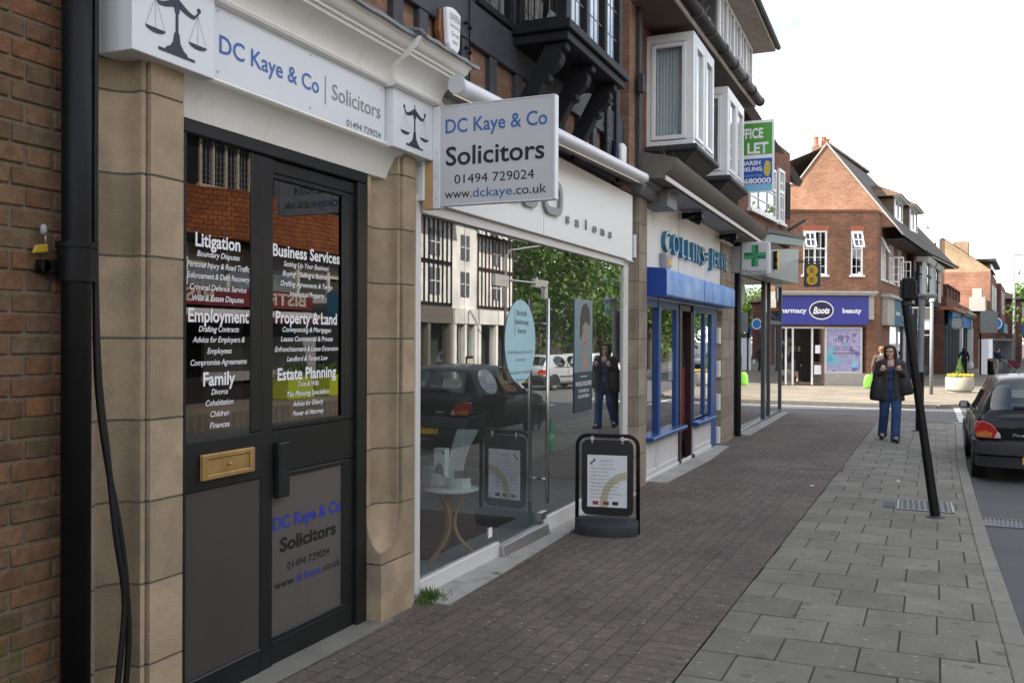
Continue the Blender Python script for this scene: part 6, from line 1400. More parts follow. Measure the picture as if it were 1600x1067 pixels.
for a, mt in ((-.10, 'stock_red'), (-.01, 'alarm_brown'), (.07, 'ink_black')): m = MB(); m.hexa([ap(a + i, o, z) for z in (.242, .272) for i, o in ((-.025, .0146), (-.025, .016), (.025, .016), (.025, .0146))]); m.build('photo', mt, pt_)
m = MB(); N_ = 16; rg = []
for z, k in ((0, 1.0), (.055, 1.0), (.08, .97), (.125, .55)):
    r_ = []
    for i in range(N_ + 1): t = -1 + 2 * i / N_; r_.append(ap(.27 * t, (.03 + .175 * sqrt(max(0, 1 - t * t * .92))) * k, z))
    for i in range(N_ + 1): t = 1 - 2 * i / N_; r_.append(ap(.27 * t, -(.03 + .175 * sqrt(max(0, 1 - t * t * .92))) * k, z))
    rg.append(r_)
m.loft(rg); plain('rubber', (.028, .030, .034), .75, .2, 20, .3, 120); m.build('base', 'rubber', ab, autos=35)

# leaning post with a signal box at its head
lp = thing('leaning_post', 'leaning black tapered post with a black signal head standing by the metal cover', 'post', (3.08, 9.55, gz(9.55)))
p0 = Vector((3.08, 9.55, gz(9.5))); p1 = Vector((2.80, 9.72, 1.985)); d_ = (p1 - p0)
MB().tube([p0 - d_ * .01, p0 + d_ * .04, p0 + d_ * .30, p0 + d_ * .301, p1], [.045, .0435, .042, .040, .036], 20).build('post', 'iron_black', lp, autos=40)
m = MB(); m.lathe([(.085, 0), (.08, .012), (.05, .02)], (3.08, 9.55, gz(9.5) - .004), 16); m.build('base_collar', 'cast_dark', lp)
m = MB(); q = p1; m.box(q.x - .025, q.x + .085, q.y - .08, q.y + .10, q.z + .0, q.z + .22); hd = m.build('signal_head', 'iron_black', lp, bevel=.02, seg=2)
m = MB(); m.box(q.x - .045, q.x - .026, q.y - .07, q.y + .09, q.z + .02, q.z + .20); m.box(q.x + .086, q.x + .115, q.y - .05, q.y + .08, q.z + .04, q.z + .19); m.cyl((q.x + .02, q.y, q.z - .05), (q.x + .02, q.y, q.z), .05, 12); m.build('visor', 'cast_dark', hd, bevel=.008)
# upright signal post behind it, with black painted foot
up_ = thing('signal_post', 'upright grey post with black foot and flat grey cap behind the leaning post', 'post', (3.07, 19.45, gz(19.4)))
z0 = gz(19.45); MB().cyl((3.07, 19.45, z0 - .1), (3.07, 19.45, z0 + 1.15), .075, 18).build('black_foot', 'iron_black', up_, autos=40)
MB().cyl((3.07, 19.45, z0 + 1.151), (3.10, 19.45, 2.42), .058, 18).build('pole', 'grey_post', up_, autos=40)
m = MB(); m.lathe([(.02, .0), (.16, .01), (.175, .05), (.16, .085), (.05, .10)], (3.20, 19.45, 2.41), 24); m.build('flat_cap', 'grey_post', up_, autos=40); MB().lathe([(.16, 0), (.15, .015), (.10, .02)], (3.07, 19.45, z0 - .004), 16).build('base_collar', 'cast_dark', up_)
m = MB(); m.box(2.95, 3.02, 19.40, 19.46, 1.25, 2.2); m.hexa([(2.86, 19.36, 1.75), (3.0, 19.36, 1.75), (3.0, 19.39, 1.75), (2.86, 19.39, 1.75), (2.80, 19.36, 2.1), (3.0, 19.36, 2.1), (3.0, 19.39, 2.1), (2.80, 19.39, 2.1)]); m.build('side_plate', 'cast_dark', up_, bevel=.005)
# finger/direction sign
fg_ = thing('direction_sign', 'slim grey post carrying a framed glassy direction sign beyond the junction', 'sign post', (3.65, 35.28, gz(35.2)))
MB().cyl((3.65, 35.28, gz(35.2) - .1), (3.65, 35.28, 2.93), .06, 12).build('pole', 'grey_post', fg_, smooth=True); MB().ell((3.65, 35.28, 2.97), (.09, .09, .07), 8).build('finial', 'grey_sign', fg_, smooth=True)
m = MB(); P_ = lambda a, z: (3.59 - a, 35.28 - a * .2, z)
for z in (2.72, 2.27, 1.95, 1.75): m.hexa([(3.59, 35.26, z), (3.59, 35.30, z), (3.0, 35.18, z), (3.0, 35.14, z), (3.59, 35.26, z + .035), (3.59, 35.30, z + .035), (3.0, 35.18, z + .035), (3.0, 35.14, z + .035)])
m.build('frame_bar', 'grey_sign', fg_)
plain('sign_brown', (.16, .145, .12), .4, .1); m = MB()
m.hexa([(3.585, 35.27, 2.31), (3.585, 35.285, 2.31), (3.02, 35.165, 2.31), (3.02, 35.15, 2.31), (3.585, 35.27, 2.71), (3.585, 35.285, 2.71), (3.02, 35.165, 2.71), (3.02, 35.15, 2.71)]); m.build('brown_panel', 'sign_brown', fg_)
m = MB(); m.hexa([(3.585, 35.27, 1.99), (3.585, 35.285, 1.99), (3.25, 35.21, 1.99), (3.25, 35.195, 1.99), (3.585, 35.27, 2.265), (3.585, 35.285, 2.265), (3.25, 35.21, 2.265), (3.25, 35.195, 2.265)]); m.build('pale_panel', 'white_sign', fg_)
m = MB(); m.hexa([(3.245, 35.195, 1.99), (3.245, 35.21, 1.99), (3.02, 35.165, 1.99), (3.02, 35.15, 1.99), (3.245, 35.195, 2.265), (3.245, 35.21, 2.265), (3.02, 35.165, 2.265), (3.02, 35.15, 2.265)]); m.build('green_panel', 'green_light', fg_)
# covers and gully
def cover(name, label, cx, cy, w_, l_, mat, dz=.005, ribs=True, rz=0.02):
    t = thing(name, label, 'cover', (cx, cy, gz(cy)))
    def q(a, b, z): return (cx + a, cy + b, gz(cy + b) + z)
    m = MB(); m.hexa([q(a, b, z) for z in (-.03, dz) for a, b in ((-w_ / 2, -l_ / 2), (w_ / 2, -l_ / 2), (w_ / 2, l_ / 2), (-w_ / 2, l_ / 2))]); m.build('plate', mat, t)
    if ribs:
        m = MB(); nx = int(w_ / .055); ny = int(l_ / .055)
        for i in range(nx):
            for j in range(ny):
                a = -w_ / 2 + .02 + (w_ - .04) * (i + .5) / nx; b = -l_ / 2 + .02 + (l_ - .04) * (j + .5) / ny
                u_, v_ = (.019, .009) if (i + j) % 2 else (.009, .019)
                m.hexa([q(a + x, b + y, z) for z in (dz + .0005, dz + .006) for x, y in ((-u_, -v_), (u_, -v_), (u_, v_), (-u_, v_))])
        for x0, x1, y0, y1 in ((-w_ / 2, w_ / 2, -l_ / 2, -l_ / 2 + .02), (-w_ / 2, w_ / 2, l_ / 2 - .02, l_ / 2), (-w_ / 2, -w_ / 2 + .02, -l_ / 2, l_ / 2), (w_ / 2 - .02, w_ / 2, -l_ / 2, l_ / 2)): m.hexa([q(x, y, z) for z in (dz + .0005, dz + .007) for x, y in ((x0, y0), (x1, y0), (x1, y1), (x0, y1))])
        m.build('tread_studs', 'steel_worn', t)
    return t
plain('steel_worn', (.19, .20, .215), .45, .25, 30, .1, 60, metal=.7)
cover('inspection_cover', 'studded grey steel inspection cover at the foot of the leaning post', 3.0, 10.16, .52, .66, 'cast_dark')
cover('stop_tap_cover', 'small plain black stop tap cover beside the studded steel cover', 2.665, 10.11, .11, .36, 'cast_dark', .006, False)
cover('inspection_cover', 'brick-filled recessed cover flush in the brick paving', 1.72, 12.85, .70, .60, 'paver', .004, False)
gr = thing('gully_grate', 'dark slotted iron gully grate in the gutter of the road', 'drain', (3.74, 10.18, gz(10) - RD))
m = MB()
for i in range(11): x = 3.53 + i * .038; m.hexa([(x + o, y, gz(y) - RD + z) for z in (-.0, .012) for o, y in ((0, 9.98), (.018, 9.98), (.05, 10.38), (.032, 10.38))])
for y in (9.95, 10.385): m.hexa([(x, yy, gz(yy) - RD + z) for z in (0, .014) for x, yy in ((3.50, y), (3.98, y), (3.98, y + .03), (3.50, y + .03))])
m.build('bars', 'cast_iron', gr); m = MB(); m.quad(*[(x, y, gz(y) - RD + .005) for x, y in ((3.5, 9.95), (3.98, 9.95), (3.98, 10.41), (3.5, 10.41))]); m.build('pit', 'ink_black', gr)
# litter specks: scraps of paper on the paving
for i, (x, y) in enumerate(((1.80, 11.05), (2.72, 11.9))):
    m = MB(); z = gz(y) + .003; m.quad((x, y, z), (x + .05, y + .01, z + .004), (x + .055, y + .045, z + .001), (x + .005, y + .04, z + .006))
    o = m.build('litter', 'chalk_white'); tag(o, ('white paper scrap lying on the edge of the brick paving', 'torn white scrap on the slabs between the woman and the leaning post', 'pale chip of litter on the bricks in front of the pavement sign', 'small white fleck on the bricks near the slab edge')[i], 'litter')
# planter
pl = thing('planter', 'round cream concrete planter with yellow flowers and a cone shaped bush', 'planter', (4.65, 37.4, gz(37.4)))
zc = gz(37.4); MB().lathe([(.40, 0), (.41, .09), (.41, .095), (.475, .10), (.485, .13), (.48, .54), (.465, .56), (.41, .565), (.40, .51), (.01, .50)], (4.65, 37.4, zc), 8 if False else 36).build('tub', 'planter_conc', pl, autos=40)
def leaves(m, n, f, size, rr):
    for i in range(n):
        p = f(); a = Vector((rr.gauss(0, 1), rr.gauss(0, 1), rr.gauss(0, 1))).normalized(); b = a.orthogonal().normalized(); c = a.cross(b); s = size * rr.uniform(.6, 1.4)
        m.quad(p + b * s, p + c * s * .6, p - b * s, p - c * s * .6)
rr = random.Random(21)
def fcone():
    t = rr.random() ** 1.3; r = .20 * (1 - t) + .02; a = rr.uniform(0, 6.28); q = sqrt(rr.random()) ; return Vector((4.65 + r * q * cos(a), 37.4 + r * q * sin(a), zc + .58 + .66 * t))
m = MB(); leaves(m, 900, fcone, .022, rr); m.build('bush', 'leaf_bright', pl)
def fdisc(h0, h1): return lambda: (lambda a, r: Vector((4.65 + r * cos(a), 37.4 + r * sin(a), zc - .02 + rr.uniform(h0, h1) - r * .05)))(rr.uniform(0, 6.28), .45 * sqrt(rr.random()))
m = MB(); leaves(m, 500, fdisc(.56, .66), .03, rr); m.build('bedding_leaves', 'leaf_bright', pl); m = MB(); leaves(m, 420, fdisc(.62, .72), .032, rr); m.build('flowers', 'flower_yellow', pl)
# far street furniture
bs = thing('road_sign', 'grey back of a tall two-panel road sign beyond the planter', 'sign', (7.2, 63.5, gz(63)))
m = MB(); q0_ = Vector((7.0, 64, 0)); ru = rt.copy(); ru.z = 0; ru.normalize(); bk = Vector((-ru.y, ru.x, 0))
def rp_(a, o, z): v = q0_ + ru * a + bk * o; return Vector((v.x, v.y, z))
MB().cyl(rp_(.18, .1, gz(64)), rp_(.18, .1, 2.3), .06, 8).build('post', 'iron_black', bs)
for z0, z1 in ((2.05, 2.70), (2.72, 3.42)): m = MB(); m.hexa([rp_(a, o, z) for z in (z0, z1) for a, o in ((.12, 0), (1.22, 0), (1.22, .04), (.12, .04))]); m.build('panel_back', 'grey_post', bs)
ph = thing('phone_kiosk', 'open grey street kiosk with a lit white side panel past the road sign', 'kiosk', tuple(rp_(1.4, 1, gz(65))))
emis('lit_panel', (.8, .83, .9), 0.12)
def kx(m, a0, a1, o0, o1, z0, z1): return m.hexa([rp_(a, o, z) for z in (z0, z1) for a, o in ((a0, o0), (a1, o0), (a1, o1), (a0, o1))])
m = MB(); kx(m, 1.12, 2.55, .5, 1.6, 1.55, 1.70); kx(m, 2.38, 2.55, .5, 1.6, -.6, 1.549); kx(m, 1.12, 2.37, 1.5, 1.6, -.6, 1.549); m.build('shell', 'grey_post', ph)
kx(MB(), .86, 1.11, .4, 1.6, -.6, 1.66).build('advert_side', 'lit_panel', ph); kx(MB(), 1.13, 2.36, 1.44, 1.49, -.3, 1.5).build('back_panel', 'sign_box_grey', ph)
m = MB(); kx(m, 1.8, 2.25, 1.40, 1.43, .2, 1.2); m.build('phone_unit', 'ink_grey', ph)
bn_ = thing('litter_bin', 'black litter bin beside the road sign post', 'bin', tuple(rp_(.5, -.3, gz(63)))); c_ = rp_(.72, -.3, gz(63.5)); MB().lathe([(.24, 0), (.27, .1), (.27, .85), (.29, .87), (.29, .95), (.2, 1.02)], c_, 16).build('drum', 'iron_black', bn_, autos=40); MB().lathe([(.292, .88), (.292, .93)], c_, 16).build('gold_band', 'ee_yellow', bn_)
for nm, lab, px, mt, mt2, r, zz in (('hanging_sign', 'round dark grey hanging sign with pale lettering ring over the far pavement', bp(21.5, 1.55, 0), 'ink_grey', 'ink_midgrey', .42, 2.62), ('hanging_sign', 'round bright blue hanging sign with white rim far down the street', bp(45.2, 2.9, 0), 'white_upvc', 'shop_blue', .52, 3.0)):
    h = thing(nm, lab, 'sign', (px.x, px.y, zz)); v = Vector((px.x, px.y, zz)); m = MB(); disc(m, v, r, -bk, .06, 28); m.build('disc', mt, h); m = MB(); disc(m, v - bk * .062, r * .78, -bk, .012, 28); m.build('centre', mt2, h); m = MB(); m.tube([v - ru * r, v - ru * (r + .9)], .02, 6); m.build('bracket', 'iron_black', h)
    if mt == 'ink_grey':
        m = MB()
        for k in range(-3, 4): m.hexa([v - bk * (.075 + q) + ru * a + Vector((0, 0, k * .09 + e)) for e in (0, .03) for a, q in ((-.3, 0), (.3, 0), (.3, .004), (-.3, .004))])
        m.build('lettering_bars', 'grey_sign', h)
ls = thing('street_lamp', 'tall grey street lamp with a long side arm by the far shops', 'street lamp', tuple(bp(27, 4.6, gz(68)))); v = bp(27, 4.6, 0)
MB().tube([v + Vector((0, 0, gz(68))), v + Vector((0, 0, 2)), v + Vector((0, 0, 7.6))], [.11, .09, .06], 10).build('column', 'grey_post', ls, smooth=True); m = MB(); m.tube([v + Vector((0, 0, 7.2)), v + ru * 1.6 + Vector((0, 0, 7.25))], .035, 8); m.ell(v + ru * 1.9 + Vector((0, 0, 7.2)), (.4, .2, .1), 8); m.build('arm', 'grey_post', ls, smooth=True)
bird = MB(); bc_ = Vector((4.0, 60, 8.3)); bird.ell(bc_, (.07, .22, .06), 6)
bird.hexa([bc_ + Vector(p) for p in ((-.03, -.05, 0), (-.03, .10, 0), (-.42, .16, .16), (-.42, .06, .16), (-.03, -.05, .02), (-.03, .10, .02), (-.42, .16, .17), (-.42, .06, .17))]); bird.hexa([bc_ + Vector(p) for p in ((.03, -.05, 0), (.03, .10, 0), (.45, .14, -.05), (.45, .04, -.05), (.03, -.05, .02), (.03, .10, .02), (.45, .14, -.04), (.45, .04, -.04))])
o = bird.build('bird', 'cast_dark'); tag(o, 'small dark bird in flight against the white sky', 'bird')

# ================================================================== cars
def paint(name, col, coat=1.0, rough=.35, metal=0.0, spec=.5): plain(name, col, rough, .04, 2, metal=metal, coat=coat, spec=spec)
paint('paint_black', (.003, .0035, .005), .28, .4, 0, .10); paint('paint_silver', (.52, .53, .54), metal=.55, rough=.32); paint('paint_lilac', (.36, .30, .38), metal=.3); paint('paint_white', (.75, .75, .74))
plain('bumper_grey', (.020, .023, .027), .55, .1, 10, .05, 150); plain('tyre', (.016, .016, .017), .85, .15, 30); plain('alloy', (.42, .42, .43), .35, .1, metal=.8); plain('seat_cloth', (.055, .07, .08), .9, .15); plain('lens_red', (.45, .012, .012), .12, .05, coat=1.0); plain('lens_amber', (.55, .16, .03), .12, .05, coat=1.0); plain('lens_clear', (.55, .42, .42), .12, .05, coat=1.0); plain('plate_yellow', (.72, .48, .04), .4, .03); plain('chrome', (.6, .6, .62), .15, .05, metal=1.0); plain('trim_black', (.012, .012, .013), .5, .1)
def car(label, loc, rz, pmat, group=None, plate=None, badge=None):
    t = thing('parked_car', label, 'car', loc, group, rz)
    ST = [(0.0, .735, .40, .76, .80, .62), (.025, .775, .33, .81, .855, .645), (.11, .805, .25, .855, .905, .66), (.165, .81, .235, .865, .965, .655), (.45, .815, .22, .875, 1.285, .575), (.55, .815, .22, .875, 1.345, .56), (.72, .815, .21, .875, 1.368, .555), (1.46, .818, .20, .87, 1.385, .56), (1.56, .818, .20, .868, 1.385, .56), (2.22, .818, .20, .855, 1.355, .55), (2.34, .818, .20, .852, 1.31, .55), (2.90, .815, .20, .835, .955, .635), (3.02, .815, .21, .83, .915, .66), (3.40, .80, .22, .79, .865, .63), (3.66, .77, .26, .72, .77, .60), (3.80, .71, .32, .60, .64, .56), (3.84, .66, .38, .54, .57, .50)]
    def ring(y, w_, z0, bz, tz, wr):
        h = [(0, z0), (.86 * w_, z0), (w_ * .985, z0 + .13), (w_, .54 if bz > .7 else (z0 + bz) / 2), (w_ * .985, bz - .07), (w_ * .945, bz), (wr, tz - .045), (wr * .86, tz - .006), (0, tz + .018)]
        return [(x, y, z) for x, z in h] + [(-x, y, z) for x, z in h[-2:0:-1]]
    rings = [ring(*s) for s in ST]; n = 16
    body, glz = MB(), MB()
    verts = [p for r in rings for p in r]; body.v = list(verts); glz.v = list(verts)
    for a in range(len(ST) - 1):
        for k in range(n):
            k2 = (k + 1) % n; f = (a * n + k, a * n + k2, (a + 1) * n + k2, (a + 1) * n + k)
            top = k in (7, 8); side = k in (5, 10)
            g = (top and a in (3, 10)) or (k in (6, 9) and a == 3) or (side and a in (6, 8, 9, 10))
            (glz if g else body).f.append(f)
    body.f.append(tuple(range(n))[::-1]); body.f.append(tuple(range((len(ST) - 1) * n, len(ST) * n)))
    def clean(o):
        bm = bmesh.new(); bm.from_mesh(o.data); bmesh.ops.delete(bm, geom=[v for v in bm.verts if not v.link_faces], context='VERTS'); bm.to_mesh(o.data); bm.free()
        s = o.modifiers.new('subsurf', 'SUBSURF'); s.levels = 2; s.render_levels = 2
    bo = body.build('body', pmat, t, smooth=True, local=True); clean(bo)
    go = glz.build('windows', 'glass_car', t, smooth=True, local=True); clean(go)
    # window seals: a dark band along the belt and pillars
    m = MB()
    for sx in (-1, 1):
        m.tube([(sx * .782, .70, .89), (sx * .785, 1.5, .885), (sx * .782, 2.88, .85)], .011, 6); m.tube([(sx * .66, 1.51, 1.15), (sx * .785, 1.51, .88)], .02, 6)
    m.build('window_trim', 'trim_black', t, local=True)
    # bumpers
    for nm, sy, y0 in (('rear_bumper', 1, 0.0), ('front_bumper', -1, 3.84)):
        path = [(-.825, .62), (-.835, .20), (-.79, .03), (-.55, -.045), (0, -.07), (.55, -.045), (.79, .03), (.835, .20), (.825, .62)]
        m = MB(); m.loft([[(x * .965, y0 + sy * (y + .06), .36), (x, y0 + sy * y, .385), (x * 1.005, y0 + sy * (y - .006), .50), (x, y0 + sy * (y + .004), .555), (x * .965, y0 + sy * (y + .06), .575)] for x, y in path]); m.build(nm, 'bumper_grey', t, autos=40, local=True)
        path2 = [(-.79, .60), (-.80, .22), (-.76, .07), (-.5, .01), (0, -.02), (.5, .01), (.76, .07), (.80, .22), (.79, .60)]
        m = MB(); m.loft([[(x * .96, y0 + sy * (y + .1), .19), (x, y0 + sy * y, .22), (x, y0 + sy * y, .355), (x * .96, y0 + sy * (y + .1), .359)] for x, y in path2]); m.build('valance', 'trim_black', t, autos=40, local=True)
    # rear lamps
    for sx in (-1, 1):
        def sy_(x): return .005 + .085 * max(0, (abs(x) - .50) / .30) ** 3
        def lens(pts, mt, nm, par, o=.062, d=.13):
            m = MB(); m.prism([(sx * x, sy_(x) - o, z) for x, z in pts], (0, d, 0)); return m.build(nm, mt, par, bevel=.008, seg=2, local=True)
        l1 = lens([(.79, .60), (.815, .70), (.80, .80), (.72, .815), (.62, .775), (.56, .70), (.60, .60)], 'lens_red', 'tail_lamp', t)
        lens([(.79, .602), (.80, .655), (.69, .69), (.62, .66), (.615, .602)], 'lens_amber', 'indicator_lens', l1, .065, .02); lens([(.598, .60), (.556, .69), (.525, .655), (.515, .60)], 'lens_clear', 'reverse_lens', l1, .063, .10)
        m = MB(); m.prism([(sx * x, 3.73 - .10 * max(0, (x - .4) / .3) ** 2, z) for x, z in ((.45, .58), (.70, .60), (.72, .70), (.50, .69))], (0, .09, 0)); m.build('headlight', 'lens_clear', t, bevel=.01, local=True)
        m = MB(); m.loft([[(sx * (.80 + a), 2.26 + b, z) for a, b, z in ((0, 0, .90), (.02, -.03, .885), (.17 * q, -.04 * q, .90), (.17 * q, -.04 * q, .99), (.02, -.03, 1.0), (0, 0, .98))] for q in (1.0, 1.06)] if False else [[(sx * x, y, z) for x, z in ((.78, .84), (.82, .825), (.92, .84), (.94, .88), (.92, .935), (.83, .94), (.79, .91))] for y in (2.20, 2.28)]); mi = m.build('mirror', 'trim_black', t, bevel=.02, seg=2, local=True)
        m = MB(); m.quad(*[(sx * x, 2.198, z) for x, z in ((.83, .845), (.915, .852), (.915, .92), (.835, .925))]); m.build('mirror_glass', 'chrome', mi, local=True)
        for y in (.66, 3.06):
            m = MB(); m.cyl((sx * .765, y, .29), (sx * .8225, y, .29), .335, 28); m.v = [p if p[2] > .19 else (p[0], p[1], .19) for p in m.v]; m.build('wheel_arch', 'trim_black', t, local=True)
            m = MB(); m.loft([[(sx * x, y + r * cos(2 * pi * k / 28), .282 + r * sin(2 * pi * k / 28)) for k in range(28)] for x, r in ((.64, .24), (.65, .275), (.68, .282), (.80, .282), (.825, .272), (.828, .19), (.81, .185))]); w_ = m.build('wheel', 'tyre', t, autos=40, local=True)
            m = MB(); m.loft([[(sx * x, y + r * cos(2 * pi * k / 28), .282 + r * sin(2 * pi * k / 28)) for k in range(28)] for x, r in ((.79, .186), (.818, .184), (.815, .165), (.822, .05), (.818, .01))]); m.build('rim', 'alloy', w_, local=True, autos=40)
        m = MB(); m.box(sx * .30 if sx > 0 else -.56, .56 if sx > 0 else -.30, 1.25, 1.40, .45, .98); m.build('seat', 'seat_cloth', t, bevel=.05, seg=3, local=True)
        m = MB(); m.box(.30 if sx > 0 else -.54, .54 if sx > 0 else -.30, 1.25, 1.33, 1.00, 1.19); m.build('headrest', 'seat_cloth', t, bevel=.04, seg=3, local=True)
        m = MB(); m.box(sx * .8195 - .006, sx * .8195 + .006, 1.85, 1.99, .76, .785); m.build('door_handle', 'trim_black', t, bevel=.005, local=True)
        m = MB()
        for y in (1.50, 2.52): m.box(sx * .8165 - .004, sx * .8165 + .004, y, y + .006, .30, .85)
        m.box(sx * .822 - .006, sx * .822 + .006, .98, 2.74, .50, .545); m.build('side_moulding', 'trim_black', t, local=True)
    m = MB(); m.box(-.62, .62, .80, .90, .40, .98); m.build('rear_seat', 'seat_cloth', t, bevel=.05, seg=3, local=True)
    m = MB(); m.box(-.60, .60, 2.30, 2.7, .60, .88); m.build('dashboard', 'trim_black', t, bevel=.05, seg=2, local=True)
    m = MB(); m.tube([(.0, .135, .95), (-.02, .15, .985), (-.36, .165, 1.0)], .012, 6); m.tube([(-.30, .16, 1.0), (.28, .185, 1.03)], .009, 6); m.build('rear_wiper', 'trim_black', t, local=True)
    m = MB(); m.box(-.27, .27, -.035, -.012, .275, .395); p_ = m.build('number_plate', 'plate_yellow', t, bevel=.004, local=True)
    if plate: lettering(plate, 'ink_black', p_, (-.21, -.0355, .335), .055, .078, (1, 0, 0), V, bold=.02, local=True)
    if badge: lettering(badge, 'chrome', t, (-.30, -.004, .645), .17, .042, (1, 0, 0), V, bold=.01, shear=.3, local=True, lift=.004)
    return t
car('black hatchback with red tail lamps parked at the kerb beside the leaning post', (4.455, 13.22, gz(15.1) - RD), -.02, 'paint_black', None, 'X', 'Fiesta')
car('pale lilac car seen nose-on far down the street beyond the pushchair', tuple(bp(27.0, 6.4, gz(68) - RD)), radians(180) - TH, 'paint_lilac')
# ================================================================== people
def remesh(o, vox, it=4):
    r = o.modifiers.new('remesh', 'REMESH'); r.mode = 'VOXEL'; r.voxel_size = vox; r.use_smooth_shade = True
    s = o.modifiers.new('smooth', 'SMOOTH'); s.iterations = it; s.factor = .5
def cloth(name, col, rough=.85, var=.15, b=.7): plain(name, col, rough, var + .08, 9, b, 22)
cloth('skin_light', (.62, .41, .32), .55, -.04, .05); cloth('hair_brown', (.055, .030, .017), .5, .3, .5); cloth('hair_black', (.010, .009, .009), .45, .2, .4); cloth('hair_red', (.25, .10, .04), .5, .25, .4)
cloth('jacket_dark', (.042, .036, .031)); cloth('top_blue', (.028, .042, .115)); cloth('denim', (.030, .065, .17), .9, .3, .4); cloth('shoe_black', (.015, .014, .014), .5); cloth('bag_black', (.008, .008, .011), .6, .2, .3); cloth('jumper_brown', (.10, .065, .055)); cloth('trouser_light', (.48, .50, .55)); cloth('navy_cloth', (.018, .02, .06)); cloth('chino', (.33, .30, .26)); cloth('black_cloth', (.010, .010, .012)); cloth('burgundy', (.14, .02, .04)); cloth('bag_green', (.20, .52, .07), .45, .1, .2); cloth('bag_white', (.7, .7, .7), .5)
def limb(m, pts, rs):
    for (p, q), (a, b) in zip(zip(pts, pts[1:]), zip(rs, rs[1:])): m.cap(p, q, a, b)
def hand(m, w_, d, side, curl=.8):
    """palm, four unequal bent fingers and a side thumb; w_ wrist, d direction"""
    w_ = Vector(w_); d = Vector(d).normalized(); s = Vector(side).normalized(); s = (s - d * s.dot(d)).normalized(); n = d.cross(s)
    for k in (-1, 0, 1): m.cap(w_ + s * .016 * k, w_ + d * .075 + s * .022 * k, .017, .016)
    for k, l in zip((-1.5, -.5, .5, 1.5), (.055, .068, .072, .060)):
        a = w_ + d * .078 + s * .0155 * k; d2 = (d * cos(curl * .7) + n * sin(curl * .7)); d3 = (d * cos(curl * 1.9) + n * sin(curl * 1.9)); b = a + d2 * l * .5; m.cap(a, b, .0088, .0082); m.cap(b, b + d3 * l * .5, .0082, .0072)
    a = w_ + d * .03 + s * .03; b = a + (d * .6 + s * .6 + n * .35).normalized() * .038; m.cap(a, b, .011, .0095); m.cap(b, b + (d * .9 + n * .5).normalized() * .03, .0095, .008)
